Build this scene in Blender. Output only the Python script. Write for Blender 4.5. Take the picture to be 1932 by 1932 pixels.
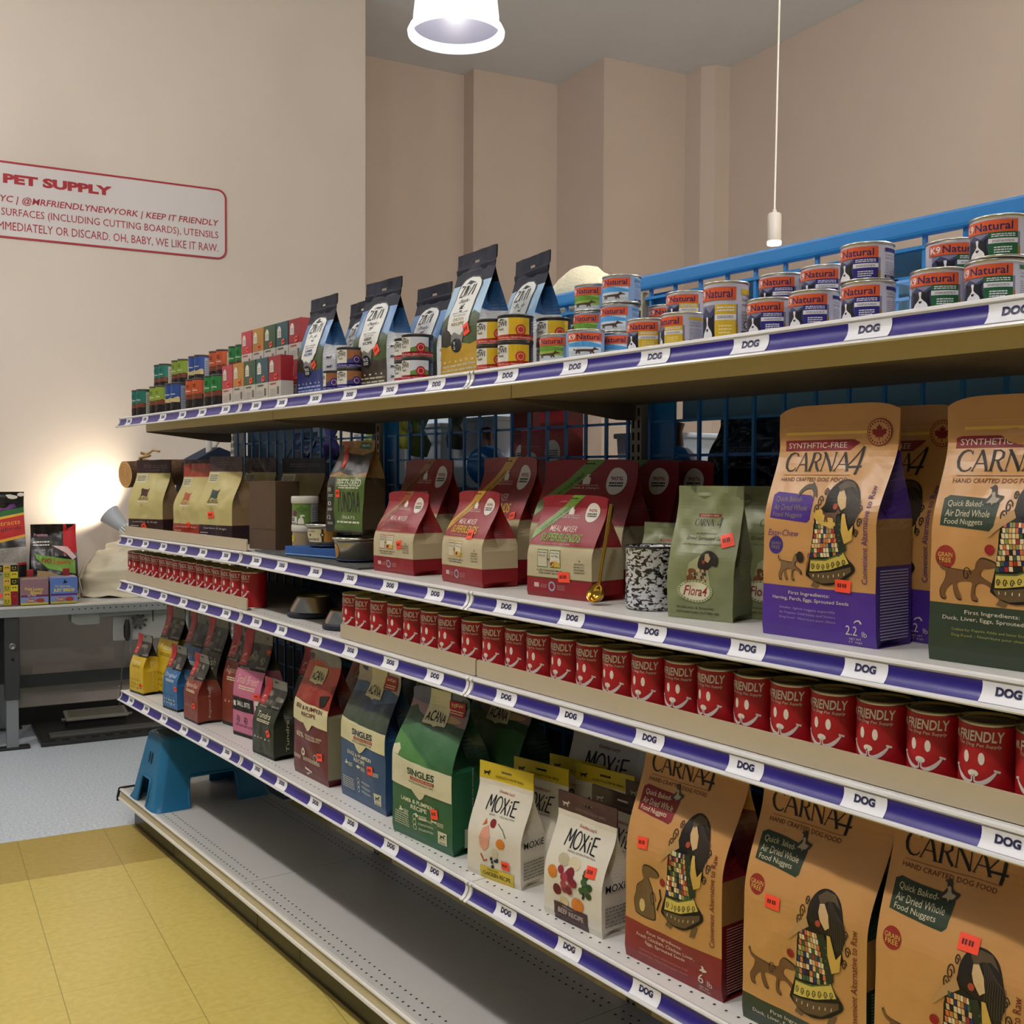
import bpy, bmesh, math, random
from math import sin, cos, pi, radians, sqrt
from mathutils import Vector, Matrix, noise
from mathutils.geometry import tessellate_polygon

# ------------------------------------------------------------------ scene, camera, light, exposure
for o in list(bpy.data.objects):
    bpy.data.objects.remove(o, do_unlink=True)
SC = bpy.context.scene
COL = SC.collection
cam_d = bpy.data.cameras.new('camera')
cam = bpy.data.objects.new('camera', cam_d)
COL.objects.link(cam)
SC.camera = cam
FPX = 2040.0
cam_d.sensor_fit = 'HORIZONTAL'
cam_d.sensor_width = 36.0
cam_d.lens = 36.0 * FPX / 1932.0
cam_d.clip_start = 0.02
YAW, PITCH, ROLL = 2.51396617, -0.03368861, 0.00477581
fw = Vector((cos(YAW) * cos(PITCH), sin(YAW) * cos(PITCH), sin(PITCH)))
rt = Vector((sin(YAW), -cos(YAW), 0))
up = rt.cross(fw)
r2 = rt * cos(ROLL) + up * sin(ROLL)
u2 = -rt * sin(ROLL) + up * cos(ROLL)
mw = Matrix((r2, u2, -fw)).transposed().to_4x4()
mw.translation = Vector((4.2766, -1.2291, 1.378))
cam.matrix_world = mw

W = bpy.data.worlds.new('world')
SC.world = W
W.use_nodes = True
WB = W.node_tree.nodes['Background']
WB.inputs[0].default_value = (0.80, 0.86, 1.0, 1)
WB.inputs[1].default_value = 0.20
SC.view_settings.view_transform = 'Standard'
SC.view_settings.look = 'None'
SC.view_settings.exposure = 0.0
SC.view_settings.gamma = 1.0
SC.view_settings.use_curve_mapping = False
AISLE_W = 72.0        # power of each ceiling pendant over the aisle
BACK_W = 125.0         # power of each pendant behind the shelving
CLIP_W = 1.6         # power of the clip lamp

# ------------------------------------------------------------------ frames
PHI = radians(83.15)                      # room frame: x' along the sign wall, y' away from the viewer
DV = Vector((cos(radians(173.15)), sin(radians(173.15)), 0))
EV = Vector((cos(PHI), sin(PHI), 0))
def room(t, s, z=0.0):
    return DV * s + EV * t + Vector((0, 0, z))
BAY = 1.22
ZJ = {1: [1.593, 1.5925, 1.5895, 1.593], 2: [1.140, 1.149, 1.1405, 1.140],
      3: [.966, .973, .963, .963], 4: [.536, .546, .538, .538], 0: [.150, .155, .155, .155]}
def sz(l, X):
    t = X / BAY
    i = min(max(int(math.floor(t)), 0), 2)
    f = t - i
    return ZJ[l][i] * (1 - f) + ZJ[l][i + 1] * f

# ------------------------------------------------------------------ materials
def lin(h):
    h = h.lstrip('#')
    c = [int(h[i:i + 2], 16) / 255 for i in (0, 2, 4)]
    return tuple((x / 12.92 if x <= .04045 else ((x + .055) / 1.055) ** 2.4) for x in c) + (1,)
MC = {}
def M(h, rough=.5, metal=0.0, spec=.5, noise_amt=0.0, nscale=30, alpha=1.0, emit=0.0, trans=0.0, bump=0.0, bscale=200, coat=0.0):
    key = (h, rough, metal, spec, noise_amt, nscale, alpha, emit, trans, bump, bscale, coat)
    if key in MC: return MC[key]
    m = bpy.data.materials.new('mat_' + h.lstrip('#'))
    m.use_nodes = True
    nt = m.node_tree
    b = nt.nodes['Principled BSDF']
    c = lin(h)
    b.inputs['Base Color'].default_value = c
    b.inputs['Roughness'].default_value = rough
    b.inputs['Metallic'].default_value = metal
    b.inputs['Specular IOR Level'].default_value = spec
    b.inputs['Alpha'].default_value = alpha
    b.inputs['Transmission Weight'].default_value = trans
    b.inputs['Coat Weight'].default_value = coat
    if emit:
        b.inputs['Emission Color'].default_value = c
        b.inputs['Emission Strength'].default_value = emit
    if noise_amt or bump:
        tc = nt.nodes.new('ShaderNodeTexCoord')
        n = nt.nodes.new('ShaderNodeTexNoise')
        n.inputs['Detail'].default_value = 4
        nt.links.new(tc.outputs['Object'], n.inputs['Vector'])
        n.inputs['Scale'].default_value = nscale if noise_amt else bscale
        if noise_amt:
            mx = nt.nodes.new('ShaderNodeMix'); mx.data_type = 'RGBA'
            lo = tuple(max(0, x * (1 - noise_amt)) for x in c[:3]) + (1,)
            hi = tuple(min(1, x * (1 + noise_amt)) for x in c[:3]) + (1,)
            mx.inputs[6].default_value = lo; mx.inputs[7].default_value = hi
            nt.links.new(n.outputs['Fac'], mx.inputs[0])
            nt.links.new(mx.outputs[2], b.inputs['Base Color'])
        if bump:
            n2 = n
            if noise_amt:
                n2 = nt.nodes.new('ShaderNodeTexNoise'); n2.inputs['Scale'].default_value = bscale
                nt.links.new(tc.outputs['Object'], n2.inputs['Vector'])
            bp = nt.nodes.new('ShaderNodeBump')
            bp.inputs['Strength'].default_value = bump
            bp.inputs['Distance'].default_value = .003
            nt.links.new(n2.outputs['Fac'], bp.inputs['Height'])
            nt.links.new(bp.outputs['Normal'], b.inputs['Normal'])
    MC[key] = m
    return m
def FOIL(h): return M(h, rough=.38, spec=.5)
def INK(h): return M(h, rough=.45, spec=.3)
WHITE = '#e9e6e0'

# ------------------------------------------------------------------ mesh builder
class MB:
    def __init__(s):
        s.v = []; s.f = []; s.mi = []; s.sm = []; s.mats = []
    def m(s, mat):
        if mat not in s.mats: s.mats.append(mat)
        return s.mats.index(mat)
    def add(s, verts, faces, mat, smooth=False):
        o = len(s.v); s.v += [tuple(p) for p in verts]; k = s.m(mat)
        for f in faces:
            s.f.append([i + o for i in f]); s.mi.append(k); s.sm.append(smooth)
    def box(s, x0, x1, y0, y1, z0, z1, mat, rot=None, org=(0, 0, 0), bev=0):
        if bev:
            bm = bmesh.new(); bmesh.ops.create_cube(bm, size=1)
            for q in bm.verts:
                q.co = Vector(((x0 + x1) / 2 + q.co.x * (x1 - x0), (y0 + y1) / 2 + q.co.y * (y1 - y0), (z0 + z1) / 2 + q.co.z * (z1 - z0)))
            bmesh.ops.bevel(bm, geom=list(bm.edges), offset=bev, segments=2, profile=.6, affect='EDGES')
            bm.verts.index_update()
            P = [q.co.copy() for q in bm.verts]; Fs = [[q.index for q in f.verts] for f in bm.faces]; bm.free()
        else:
            P = [Vector(p) for p in ((x0, y0, z0), (x1, y0, z0), (x1, y1, z0), (x0, y1, z0), (x0, y0, z1), (x1, y0, z1), (x1, y1, z1), (x0, y1, z1))]
            Fs = [(0, 3, 2, 1), (4, 5, 6, 7), (0, 1, 5, 4), (1, 2, 6, 5), (2, 3, 7, 6), (3, 0, 4, 7)]
        if rot is not None:
            O = Vector(org); P = [rot @ (p - O) + O for p in P]
        s.add(P, Fs, mat)
    def grid(s, rows, mat, cu=False, cv=False, smooth=True, skip=None):
        nv = len(rows); nu = len(rows[0]); V = [p for r in rows for p in r]; Fs = []
        for j in range(nv if cv else nv - 1):
            for i in range(nu if cu else nu - 1):
                if skip and skip(i, j): continue
                a = j * nu + i; b = j * nu + (i + 1) % nu; j2 = (j + 1) % nv
                Fs.append((a, b, j2 * nu + (i + 1) % nu, j2 * nu + i))
        s.add(V, Fs, mat, smooth)
    def lathe(s, prof, mat, n=32, c=(0, 0, 0), rot=None, smooth=True, cap0=True, cap1=True):
        C = Vector(c); rows = []
        for r, z in prof:
            row = []
            for i in range(n):
                p = Vector((r * cos(2 * pi * i / n), r * sin(2 * pi * i / n), z))
                if rot is not None: p = rot @ p
                row.append(p + C)
            rows.append(row)
        s.grid(rows, mat, cu=True, smooth=smooth)
        if cap0 and prof[0][0] > 1e-4: s.add(rows[0], [list(range(n))[::-1]], mat)
        if cap1 and prof[-1][0] > 1e-4: s.add(rows[-1], [list(range(n))], mat)
    def tube(s, pts, r, mat, n=8, closed=False, smooth=True):
        P = [Vector(p) for p in pts]; rows = []; N = len(P)
        rr = r if isinstance(r, (list, tuple)) else [r] * N
        t0 = (P[1] - P[0]).normalized()
        ref = Vector((0, 0, 1)) if abs(t0.z) < .9 else Vector((1, 0, 0))
        x = t0.cross(ref).normalized()
        for i in range(N):
            a = P[(i - 1) % N] if (closed or i > 0) else P[i]
            b = P[(i + 1) % N] if (closed or i < N - 1) else P[i]
            t = (b - a).normalized()
            x = (x - t * x.dot(t)).normalized(); y = t.cross(x)
            rows.append([P[i] + (x * cos(2 * pi * k / n) + y * sin(2 * pi * k / n)) * rr[i] for k in range(n)])
        s.grid(rows, mat, cu=True, cv=closed, smooth=smooth)
        if not closed:
            s.add(rows[0], [list(range(n))[::-1]], mat); s.add(rows[-1], [list(range(n))], mat)
    def prism(s, poly, z0, z1, mat, fn=None):
        """2D polygon (x,y) extruded z0..z1; fn maps (x,y,z)->3D"""
        fn = fn or (lambda a, b, c: (a, b, c)); n = len(poly)
        tri = tessellate_polygon([[Vector((a, b, 0)) for a, b in poly]])
        V = [fn(a, b, z0) for a, b in poly] + [fn(a, b, z1) for a, b in poly]
        Fs = [tuple(t)[::-1] for t in tri] + [tuple(i + n for i in t) for t in tri]
        Fs += [(i, (i + 1) % n, n + (i + 1) % n, n + i) for i in range(n)]
        s.add(V, Fs, mat)
    def obj(s, name, parent=None, loc=None, rz=0, rot=None, fix=False):
        me = bpy.data.meshes.new(name)
        me.from_pydata(s.v, [], s.f)
        for k in s.mats: me.materials.append(k)
        me.polygons.foreach_set('material_index', s.mi)
        me.polygons.foreach_set('use_smooth', s.sm)
        me.update()
        if fix:
            bm = bmesh.new(); bm.from_mesh(me); bmesh.ops.recalc_face_normals(bm, faces=bm.faces); bm.to_mesh(me); bm.free()
        o = bpy.data.objects.new(name, me)
        COL.objects.link(o)
        if parent: o.parent = parent
        if loc is not None: o.location = loc
        if rot is not None: o.rotation_euler = rot
        elif rz: o.rotation_euler = (0, 0, rz)
        return o
def empty(name, loc, rz=0):
    o = bpy.data.objects.new(name, None); COL.objects.link(o); o.location = loc; o.rotation_euler = (0, 0, rz)
    o.empty_display_size = .05
    return o
def tag(o, label, cat, group=None):
    o['label'] = label; o['category'] = cat
    if group: o['group'] = group
    return o
def struct(o):
    o['kind'] = 'structure'; return o
def dup(o, loc, rz=None, label=None):
    c = o.copy(); COL.objects.link(c); c.location = loc
    if rz is not None: c.rotation_euler = (0, 0, rz)
    if label: c['label'] = label
    for ch in list(o.children):
        d = ch.copy(); COL.objects.link(d); d.parent = c
        for g in list(ch.children):
            e = g.copy(); COL.objects.link(e); e.parent = d
    return c

# ------------------------------------------------------------------ flat print (lettering and shapes) laid on a surface
GL = {}
def glyph(text, bold=0.0):
    k = (text, bold)
    if k in GL: return GL[k]
    cu = bpy.data.curves.new('txt', 'FONT'); cu.body = text; cu.offset = bold; cu.resolution_u = 3 if len(text) < 14 else 2
    ob = bpy.data.objects.new('txt', cu)
    me = ob.to_mesh()
    V = [(v.co.x, v.co.y) for v in me.vertices]; Fs = [tuple(p.vertices) for p in me.polygons]
    ob.to_mesh_clear(); bpy.data.objects.remove(ob); bpy.data.curves.remove(cu)
    if V:
        x0 = min(a for a, b in V); x1 = max(a for a, b in V); y0 = min(b for a, b in V); y1 = max(b for a, b in V)
        V = [((a - x0) / (x1 - x0) - .5, (b - y0) / (y1 - y0) - .5) for a, b in V]
        asp = (x1 - x0) / (y1 - y0)
    else: asp = 1
    GL[k] = (V, Fs, asp)
    return GL[k]
class Print:
    """collects flat shapes in (u,v); laid onto a surface by fn(u,v,layer)->3D, cut along the facet lines"""
    def __init__(s, W, H):
        s.bm = bmesh.new(); s.W = W; s.H = H; s.mats = []
    def _add(s, V, Fs, mat, L):
        if mat not in s.mats: s.mats.append(mat)
        k = s.mats.index(mat)
        vs = [s.bm.verts.new((a, b, L)) for a, b in V]
        for f in Fs:
            try:
                q = s.bm.faces.new([vs[i] for i in f]); q.material_index = k
                q.normal_update()
                if q.normal.z < 0: q.normal_flip()
            except ValueError: pass
    def R(s, u0, u1, v0, v1, mat, L=1): s._add([(u0, v0), (u1, v0), (u1, v1), (u0, v1)], [(0, 1, 2, 3)], mat, L)
    def P(s, pts, mat, L=1):
        tri = tessellate_polygon([[Vector((a * s.W, b * s.H, 0)) for a, b in pts]])
        s._add(pts, [tuple(t) for t in tri], mat, L)
    def E(s, u, v, ru, rv, mat, L=1, n=20): s._add([(u + ru * cos(2 * pi * i / n), v + rv * sin(2 * pi * i / n)) for i in range(n)], [tuple(range(n))], mat, L)
    def O(s, u, v, r, mat, L=1, n=24): s.E(u, v, r / s.W, r / s.H, mat, L, n)          # true circle, r in metres
    def T(s, text, u, v, w, h, mat, L=2, sh=0, bold=0.0, rot=0, arch=0):
        """text centred on (u,v), fitted to w (in u) x h (in v); w or h may be None"""
        V, Fs, asp = glyph(text, bold)
        if not V: return
        Wm = w * s.W if w else h * s.H * asp
        Hm = h * s.H if h else Wm / asp
        c, d = cos(rot), sin(rot); out = []
        for a, b in V:
            x = a * Wm + sh * b * Hm; y = b * Hm
            if arch: y += arch * Hm * (1 - (2 * a) ** 2) * (b + .5)
            out.append((u + (x * c - y * d) / s.W, v + (x * d + y * c) / s.H))
        s._add(out, Fs, mat, L)
    def L(s, pts, wd, mat, L=2):
        """ribbon through (u,v) points, width(s) in metres"""
        P = [Vector((a * s.W, b * s.H)) for a, b in pts]; n = len(P)
        ww = wd if isinstance(wd, (list, tuple)) else [wd] * n
        A = []; B = []
        for i in range(n):
            t = (P[min(i + 1, n - 1)] - P[max(i - 1, 0)])
            if t.length < 1e-9: t = Vector((1, 0))
            t.normalize(); q = Vector((-t.y, t.x)) * ww[i] / 2
            A.append(P[i] + q); B.append(P[i] - q)
        V = [(p.x / s.W, p.y / s.H) for p in A + B]
        s._add(V, [(i, i + 1, n + i + 1, n + i) for i in range(n - 1)], mat, L)
    def lines(s, u0, u1, v0, v1, n, mat, L=2, fill=.5, seed=1):
        """rows of small print"""
        R = random.Random(seed); dv = (v1 - v0) / n
        for i in range(n):
            a = u0
            while a < u1 - .01:
                b = min(u1, a + (u1 - u0) * R.uniform(.08, .22))
                s.R(a, b, v0 + dv * i, v0 + dv * (i + fill), mat, L); a = b + (u1 - u0) * .03
    def lay(s, mb, fn, us=(), vs=()):
        for a in us: bmesh.ops.bisect_plane(s.bm, geom=s.bm.verts[:] + s.bm.edges[:] + s.bm.faces[:], plane_co=(a, 0, 0), plane_no=(1, 0, 0), dist=1e-6)
        for a in vs: bmesh.ops.bisect_plane(s.bm, geom=s.bm.verts[:] + s.bm.edges[:] + s.bm.faces[:], plane_co=(0, a, 0), plane_no=(0, 1, 0), dist=1e-6)
        s.bm.verts.index_update()
        o = len(mb.v); mb.v += [tuple(fn(q.co.x, q.co.y, q.co.z)) for q in s.bm.verts]
        km = [mb.m(k) for k in s.mats]
        for f in s.bm.faces:
            mb.f.append([q.index + o for q in f.verts]); mb.mi.append(km[f.material_index]); mb.sm.append(False)
        s.bm.free()
ORD = ['first', 'second', 'third', 'fourth', 'fifth', 'sixth', 'seventh', 'eighth', 'ninth', 'tenth', 'eleventh', 'twelfth',
       'thirteenth', 'fourteenth', 'fifteenth', 'sixteenth', 'seventeenth', 'eighteenth', 'nineteenth', 'twentieth']
# ------------------------------------------------------------------ the room
def node_floor():
    m = bpy.data.materials.new('vinyl_tile_floor'); m.use_nodes = True
    nt = m.node_tree; N = nt.nodes; Lk = nt.links; b = N['Principled BSDF']
    tc = N.new('ShaderNodeTexCoord'); sp = N.new('ShaderNodeSeparateXYZ'); Lk.new(tc.outputs['Object'], sp.inputs[0])
    def math_(op, a, bb=None, c=None):
        q = N.new('ShaderNodeMath'); q.operation = op
        for i, x in enumerate((a, bb, c)):
            if x is None: continue
            if isinstance(x, (int, float)): q.inputs[i].default_value = x
            else: Lk.new(x, q.inputs[i])
        return q.outputs[0]
    def noise_(sc, det=3):
        n = N.new('ShaderNodeTexNoise'); n.inputs['Scale'].default_value = sc; n.inputs['Detail'].default_value = det
        Lk.new(tc.outputs['Object'], n.inputs['Vector']); return n.outputs['Fac']
    def mix_(f, a, c):
        q = N.new('ShaderNodeMix'); q.data_type = 'RGBA'; Lk.new(f, q.inputs[0])
        for i, x in ((6, a), (7, c)):
            if isinstance(x, tuple): q.inputs[i].default_value = x
            else: Lk.new(x, q.inputs[i])
        return q.outputs[2]
    # tile joints: x' lines every .305 through -.07, y' lines every .305 through -.434
    def joint(o, off, wd):
        f = math_('FRACT', math_('DIVIDE', math_('ADD', o, off), .305))
        return math_('LESS_THAN', math_('ABSOLUTE', math_('SUBTRACT', f, .5)), wd)
    jx = joint(sp.outputs[0], .07 + 3.05 + .1525, .0045); jy = joint(sp.outputs[1], .434 + 9.15 + .1525, .0035)
    jj = math_('MAXIMUM', jx, math_('MULTIPLY', jy, .6))
    sm = N.new('ShaderNodeMapRange'); Lk.new(noise_(48, 5), sm.inputs[0]); sm.inputs[1].default_value = .3; sm.inputs[2].default_value = .7
    yel = mix_(sm.outputs[0], lin('#c6b15a'), lin('#d2bf6e'))
    strip = mix_(sm.outputs[0], lin('#aa934c'), lin('#b7a157'))
    isst = math_('GREATER_THAN', sp.outputs[1], -.434)
    yel = mix_(isst, yel, strip)
    yel = mix_(math_('MULTIPLY', jj, .55), yel, lin('#5c5220'))
    sp2 = N.new('ShaderNodeMapRange'); Lk.new(noise_(90, 6), sp2.inputs[0]); sp2.inputs[1].default_value = .35; sp2.inputs[2].default_value = .65
    gry = mix_(sp2.outputs[0], lin('#b9c3ca'), lin('#dbe3e8'))
    isg = math_('GREATER_THAN', sp.outputs[1], .01)
    Lk.new(mix_(isg, yel, gry), b.inputs['Base Color'])
    b.inputs['Roughness'].default_value = .33
    b.inputs['Specular IOR Level'].default_value = .35
    return m
def rbox(name, t0, t1, s0, s1, z0, z1, mat):
    mb = MB(); mb.box(t0, t1, s0, s1, z0, z1, mat); return mb.obj(name, rz=PHI)
mb = MB(); mb.add([(-4, -9, 0), (4.7, -9, 0), (4.7, 3.2, 0), (-4, 3.2, 0)], [(0, 1, 2, 3)], node_floor())
struct(mb.obj('floor', rz=PHI))
H = 4.4
wall_m = M('#cfc5b9', rough=.85, spec=.2, noise_amt=.03, nscale=3)
pink_m = M('#d6c5b6', rough=.85, spec=.2, noise_amt=.03, nscale=3)
ceil_m = M('#dcdfe6', rough=.9, spec=.1, noise_amt=.03, nscale=2)
struct(rbox('wall_left', -4, 1.812, 2.05, 3.2, 0, H, wall_m))
mb = MB()
pl = [(1.80, 3.03), (2.99, 3.03), (2.99, 2.87), (3.70, 2.84), (3.705, 2.20), (4.43, 2.18), (4.43, 2.0), (4.50, 1.92), (4.62, 1.90), (4.60, -9)]
po = [(4.8, -9), (4.8, 3.3), (1.80, 3.3)]
mb.prism(pl + po, 0, H, pink_m)
struct(mb.obj('wall_right', rz=PHI, fix=True))
struct(rbox('ceiling', -4, 4.8, -9, 3.3, H, H + .1, ceil_m))
struct(rbox('baseboard_left', -4, 1.812, 2.035, 2.05, 0, .095, M('#15130f', rough=.5)))

# wall sign: white panel with a thin red rounded border and red lettering
def sign():
    t0, t1, z0, z1 = -1.45, .94, 2.64, 3.05
    Wm, Hm = t1 - t0, z1 - z0
    root = empty('wall_sign', room((t0 + t1) / 2, 2.05, z0), PHI)
    tag(root, 'white rectangular sign with red border and red lettering high on the cream wall', 'sign')
    def rr(ins, rad, n=7):
        pts = []
        for cx, cy, a0 in ((Wm / 2 - ins - rad, Hm - ins - rad, 0), (-Wm / 2 + ins + rad, Hm - ins - rad, 90), (-Wm / 2 + ins + rad, ins + rad, 180), (Wm / 2 - ins - rad, ins + rad, 270)):
            for i in range(n + 1):
                a = radians(a0 + 90 * i / n); pts.append((cx + rad * cos(a), cy + rad * sin(a)))
        return pts
    mb = MB(); fn = lambda a, b, c: (a, -c, b)
    mb.prism(rr(.0, .055), 0.001, .005, M('#c9c5c4', rough=.5), fn)
    mb.obj('panel', root, fix=True)
    red = M('#9a1420', rough=.5)
    mb = MB(); A = rr(0, .055); B = rr(.011, .045); n = len(A)
    V = [fn(a, b, .0062) for a, b in A + B] + [fn(a, b, .001) for a, b in A]
    mb.add(V, [(i, (i + 1) % n, n + (i + 1) % n, n + i) for i in range(n)] + [(i, (i + 1) % n, 2 * n + (i + 1) % n, 2 * n + i) for i in range(n)], red)
    mb.obj('border', root)
    lay = lambda u, v, L: (u * Wm - Wm / 2, -.0062, v * Hm)
    def row(text, tr, zc, h, w, sh=0, bold=0, name='lettering'):
        pr = Print(Wm, Hm); Tm = w
        pr.T(text, (tr - t0 - Tm / 2) / Wm, (zc - z0) / Hm, Tm / Wm, h / Hm, red, 1, sh, bold)
        q = MB(); pr.lay(q, lay); q.obj(name, root)
    row('PET SUPPLY', .300, 2.958, .052, .555, 0, .055)
    row('NYC | @MRFRIENDLYNEWYORK | KEEP IT FRIENDLY', .890, 2.846, .048, 1.20, .18, .012)
    row('SURFACES (INCLUDING CUTTING BOARDS), UTENSILS', .890, 2.775, .052, 1.155, 0, .0)
    row('IMMEDIATELY OR DISCARD. OH, BABY, WE LIKE IT RAW.', .890, 2.702, .052, 1.185, 0, .0)
sign()

# pendants
def shade_mat(name, h, emit, tr):
    if name in MC: return MC[name]
    m = M(h, rough=.3, emit=emit).copy(); m.name = name; nt = m.node_tree
    t = nt.nodes.new('ShaderNodeBsdfTransparent'); x = nt.nodes.new('ShaderNodeMixShader'); x.inputs[0].default_value = tr
    nt.links.new(nt.nodes['Principled BSDF'].outputs[0], x.inputs[1]); nt.links.new(t.outputs[0], x.inputs[2]); nt.links.new(x.outputs[0], nt.nodes['Material Output'].inputs[0])
    MC[name] = m; return m
def dome_pendant(X, Y, Z, power, label, seen=False):
    root = empty('dome_pendant_lamp', (X, Y, Z))
    tag(root, label, 'lamp', 'dome pendant lamps')
    glow = M('#f6f4ff', rough=.3, emit=.95) if seen else shade_mat('acrylic_shade', '#f6f4ff', .8, .72); inn = (M('#6d6c78', rough=.3, emit=.55) if seen else shade_mat('acrylic_inner', '#c9c7da', .30, .72))
    mb = MB()
    mb.lathe([(.152, .028), (.150, .07), (.142, .14), (.128, .2), (.10, .26), (.06, .30), (.035, .315)], glow, 48, cap0=False)
    mb.obj('shade', root)
    mb = MB(); mb.lathe([(.149, .03), (.147, .07), (.139, .14), (.125, .198), (.097, .257), (.05, .295)], inn, 48, cap0=False, cap1=True); mb.obj('inner_reflector', root)
    mb = MB(); mb.lathe([(.150, .034), (.163, .028), (.171, .012), (.169, .0), (.160, -.003), (.153, .006), (.152, .03)], M('#fbfaff', rough=.2, emit=1.0), 48, cap0=False, cap1=False); mb.obj('rim', root)
    mb = MB(); mb.lathe([(.04, .31), (.04, .40), (.012, .42)], M('#c9c8c6', metal=1, rough=.3), 24); mb.obj('socket', root)
    mb = MB(); mb.tube([(0, 0, .41), (0, 0, H - Z - .02)], .004, M('#e8e6e2')); mb.obj('cord', root)
    mb = MB(); mb.lathe([(.06, H - Z), (.06, H - Z - .025), (.02, H - Z - .04)], M('#e8e6e2'), 24); mb.obj('ceiling_rose', root)
    ld = bpy.data.lights.new('pendant_bulb', 'POINT'); ld.energy = power; ld.shadow_soft_size = .05; ld.color = (1, .955, .88)
    lo = bpy.data.objects.new('bulb', ld); COL.objects.link(lo); lo.parent = root; lo.location = (0, 0, .17)
    return root
dome_pendant(1.04, .867, 2.92, 3.0, 'white glowing dome pendant lamp hanging high in front of the recess wall', True)
for i, X in enumerate((-.6, 1.0, 2.6, 4.2)):
    dome_pendant(X, -1.35, 3.0, AISLE_W, 'white dome pendant lamp over the aisle, ' + ORD[i] + ' from the sign wall, left of the frame')
for i, X in enumerate((2.8, 4.6)):
    dome_pendant(X, 1.6, 3.0, BACK_W, 'white dome pendant lamp behind the shelving, ' + ('nearer the recess' if i == 0 else 'farther right out of frame'))
def spot_pendant():
    P = Vector((1.10, 2.48, 2.40))
    root = empty('spotlight_pendant', P)
    tag(root, 'small white cylinder spotlight hanging on a long thin cord by the tan wall', 'lamp')
    wm = M('#d8d0c6', rough=.5)
    mb = MB(); mb.lathe([(.027, .0), (.030, .004), (.030, .118), (.026, .124)], wm, 28); mb.obj('housing', root)
    mb = MB(); mb.lathe([(.0299, -.012), (.0305, -.006), (.0305, .003), (.028, .006)], M('#fffdf6', emit=3.0), 28); mb.obj('lens', root)
    mb = MB(); mb.lathe([(.010, .124), (.010, .136), (.004, .145)], wm, 16); mb.obj('cord_grip', root)
    mb = MB(); mb.tube([(0, 0, .14), (.004, .004, .7), (.010, .008, 1.3), (.012, .01, H - P.z)], .0042, M('#efe8dd')); mb.obj('cord', root)
    ld = bpy.data.lights.new('spot_pendant_bulb', 'POINT'); ld.energy = 1.0; ld.shadow_soft_size = .02; ld.color = (1, .93, .8)
    lo = bpy.data.objects.new('bulb', ld); COL.objects.link(lo); lo.parent = root; lo.location = (0, 0, -.05)
spot_pendant()
# ------------------------------------------------------------------ gondola shelving (X along the aisle, Y into the shelf)
ENAM = M('#d9d7d2', rough=.32, spec=.5)
BEIGE = M('#c2b48c', rough=.5)
DKBROWN = M('#6b5f50', rough=.6)
RAILW = M('#dcdad8', rough=.28, spec=.5)
PURP = M('#241672', rough=.35)
CARD = M('#e3e2e6', rough=.4)
NAVY = M('#1d1a46', rough=.5)
BLUE = M('#2277b4', rough=.35)
HOLE = M('#12110f', rough=.9)
RAIL_P = [(.006, .0), (.001, .0012), (-.0025, -.001), (-.0032, -.0042), (-.0012, -.0068), (-.0002, -.010), (-.0006, -.016), (-.0026, -.022), (-.0062, -.0275),
          (-.0108, -.0318), (-.0148, -.0335), (-.0158, -.0362), (-.0135, -.0385), (-.008, -.0375), (.0, -.032), (.0045, -.024), (.006, -.012)]
FACE = [(-.0014, -.0072), (-.0006, -.0105), (-.0009, -.016), (-.0028, -.022), (-.0065, -.0272), (-.0110, -.0314)]
LAB = {0: (.109, .263, .424, .59, .746, .908), 1: (.10, .240, .411, .57, .734, .894), 2: (.109, .274, .440, .608, .779, .946)}
WHERE = ['far bay by the sign wall', 'middle bay', 'near bay at the right']
CONT = {1: ['tube canisters and boxed food', 'slim dark-topped pouches', 'stacked small cans'],
        2: ['cream dog-food bags behind a beige lip', 'red pouches and steel tubs', 'tan paper-look bags'],
        3: ['a row of red smiling cans', 'steel bowls and red cans', 'a long row of red smiling cans'],
        4: ['narrow bags with red ribbons', 'tall red, blue and green bags', 'white pouches and tan bags']}
LVL = {1: 'top', 2: 'second', 3: 'third', 4: 'fourth'}
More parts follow.
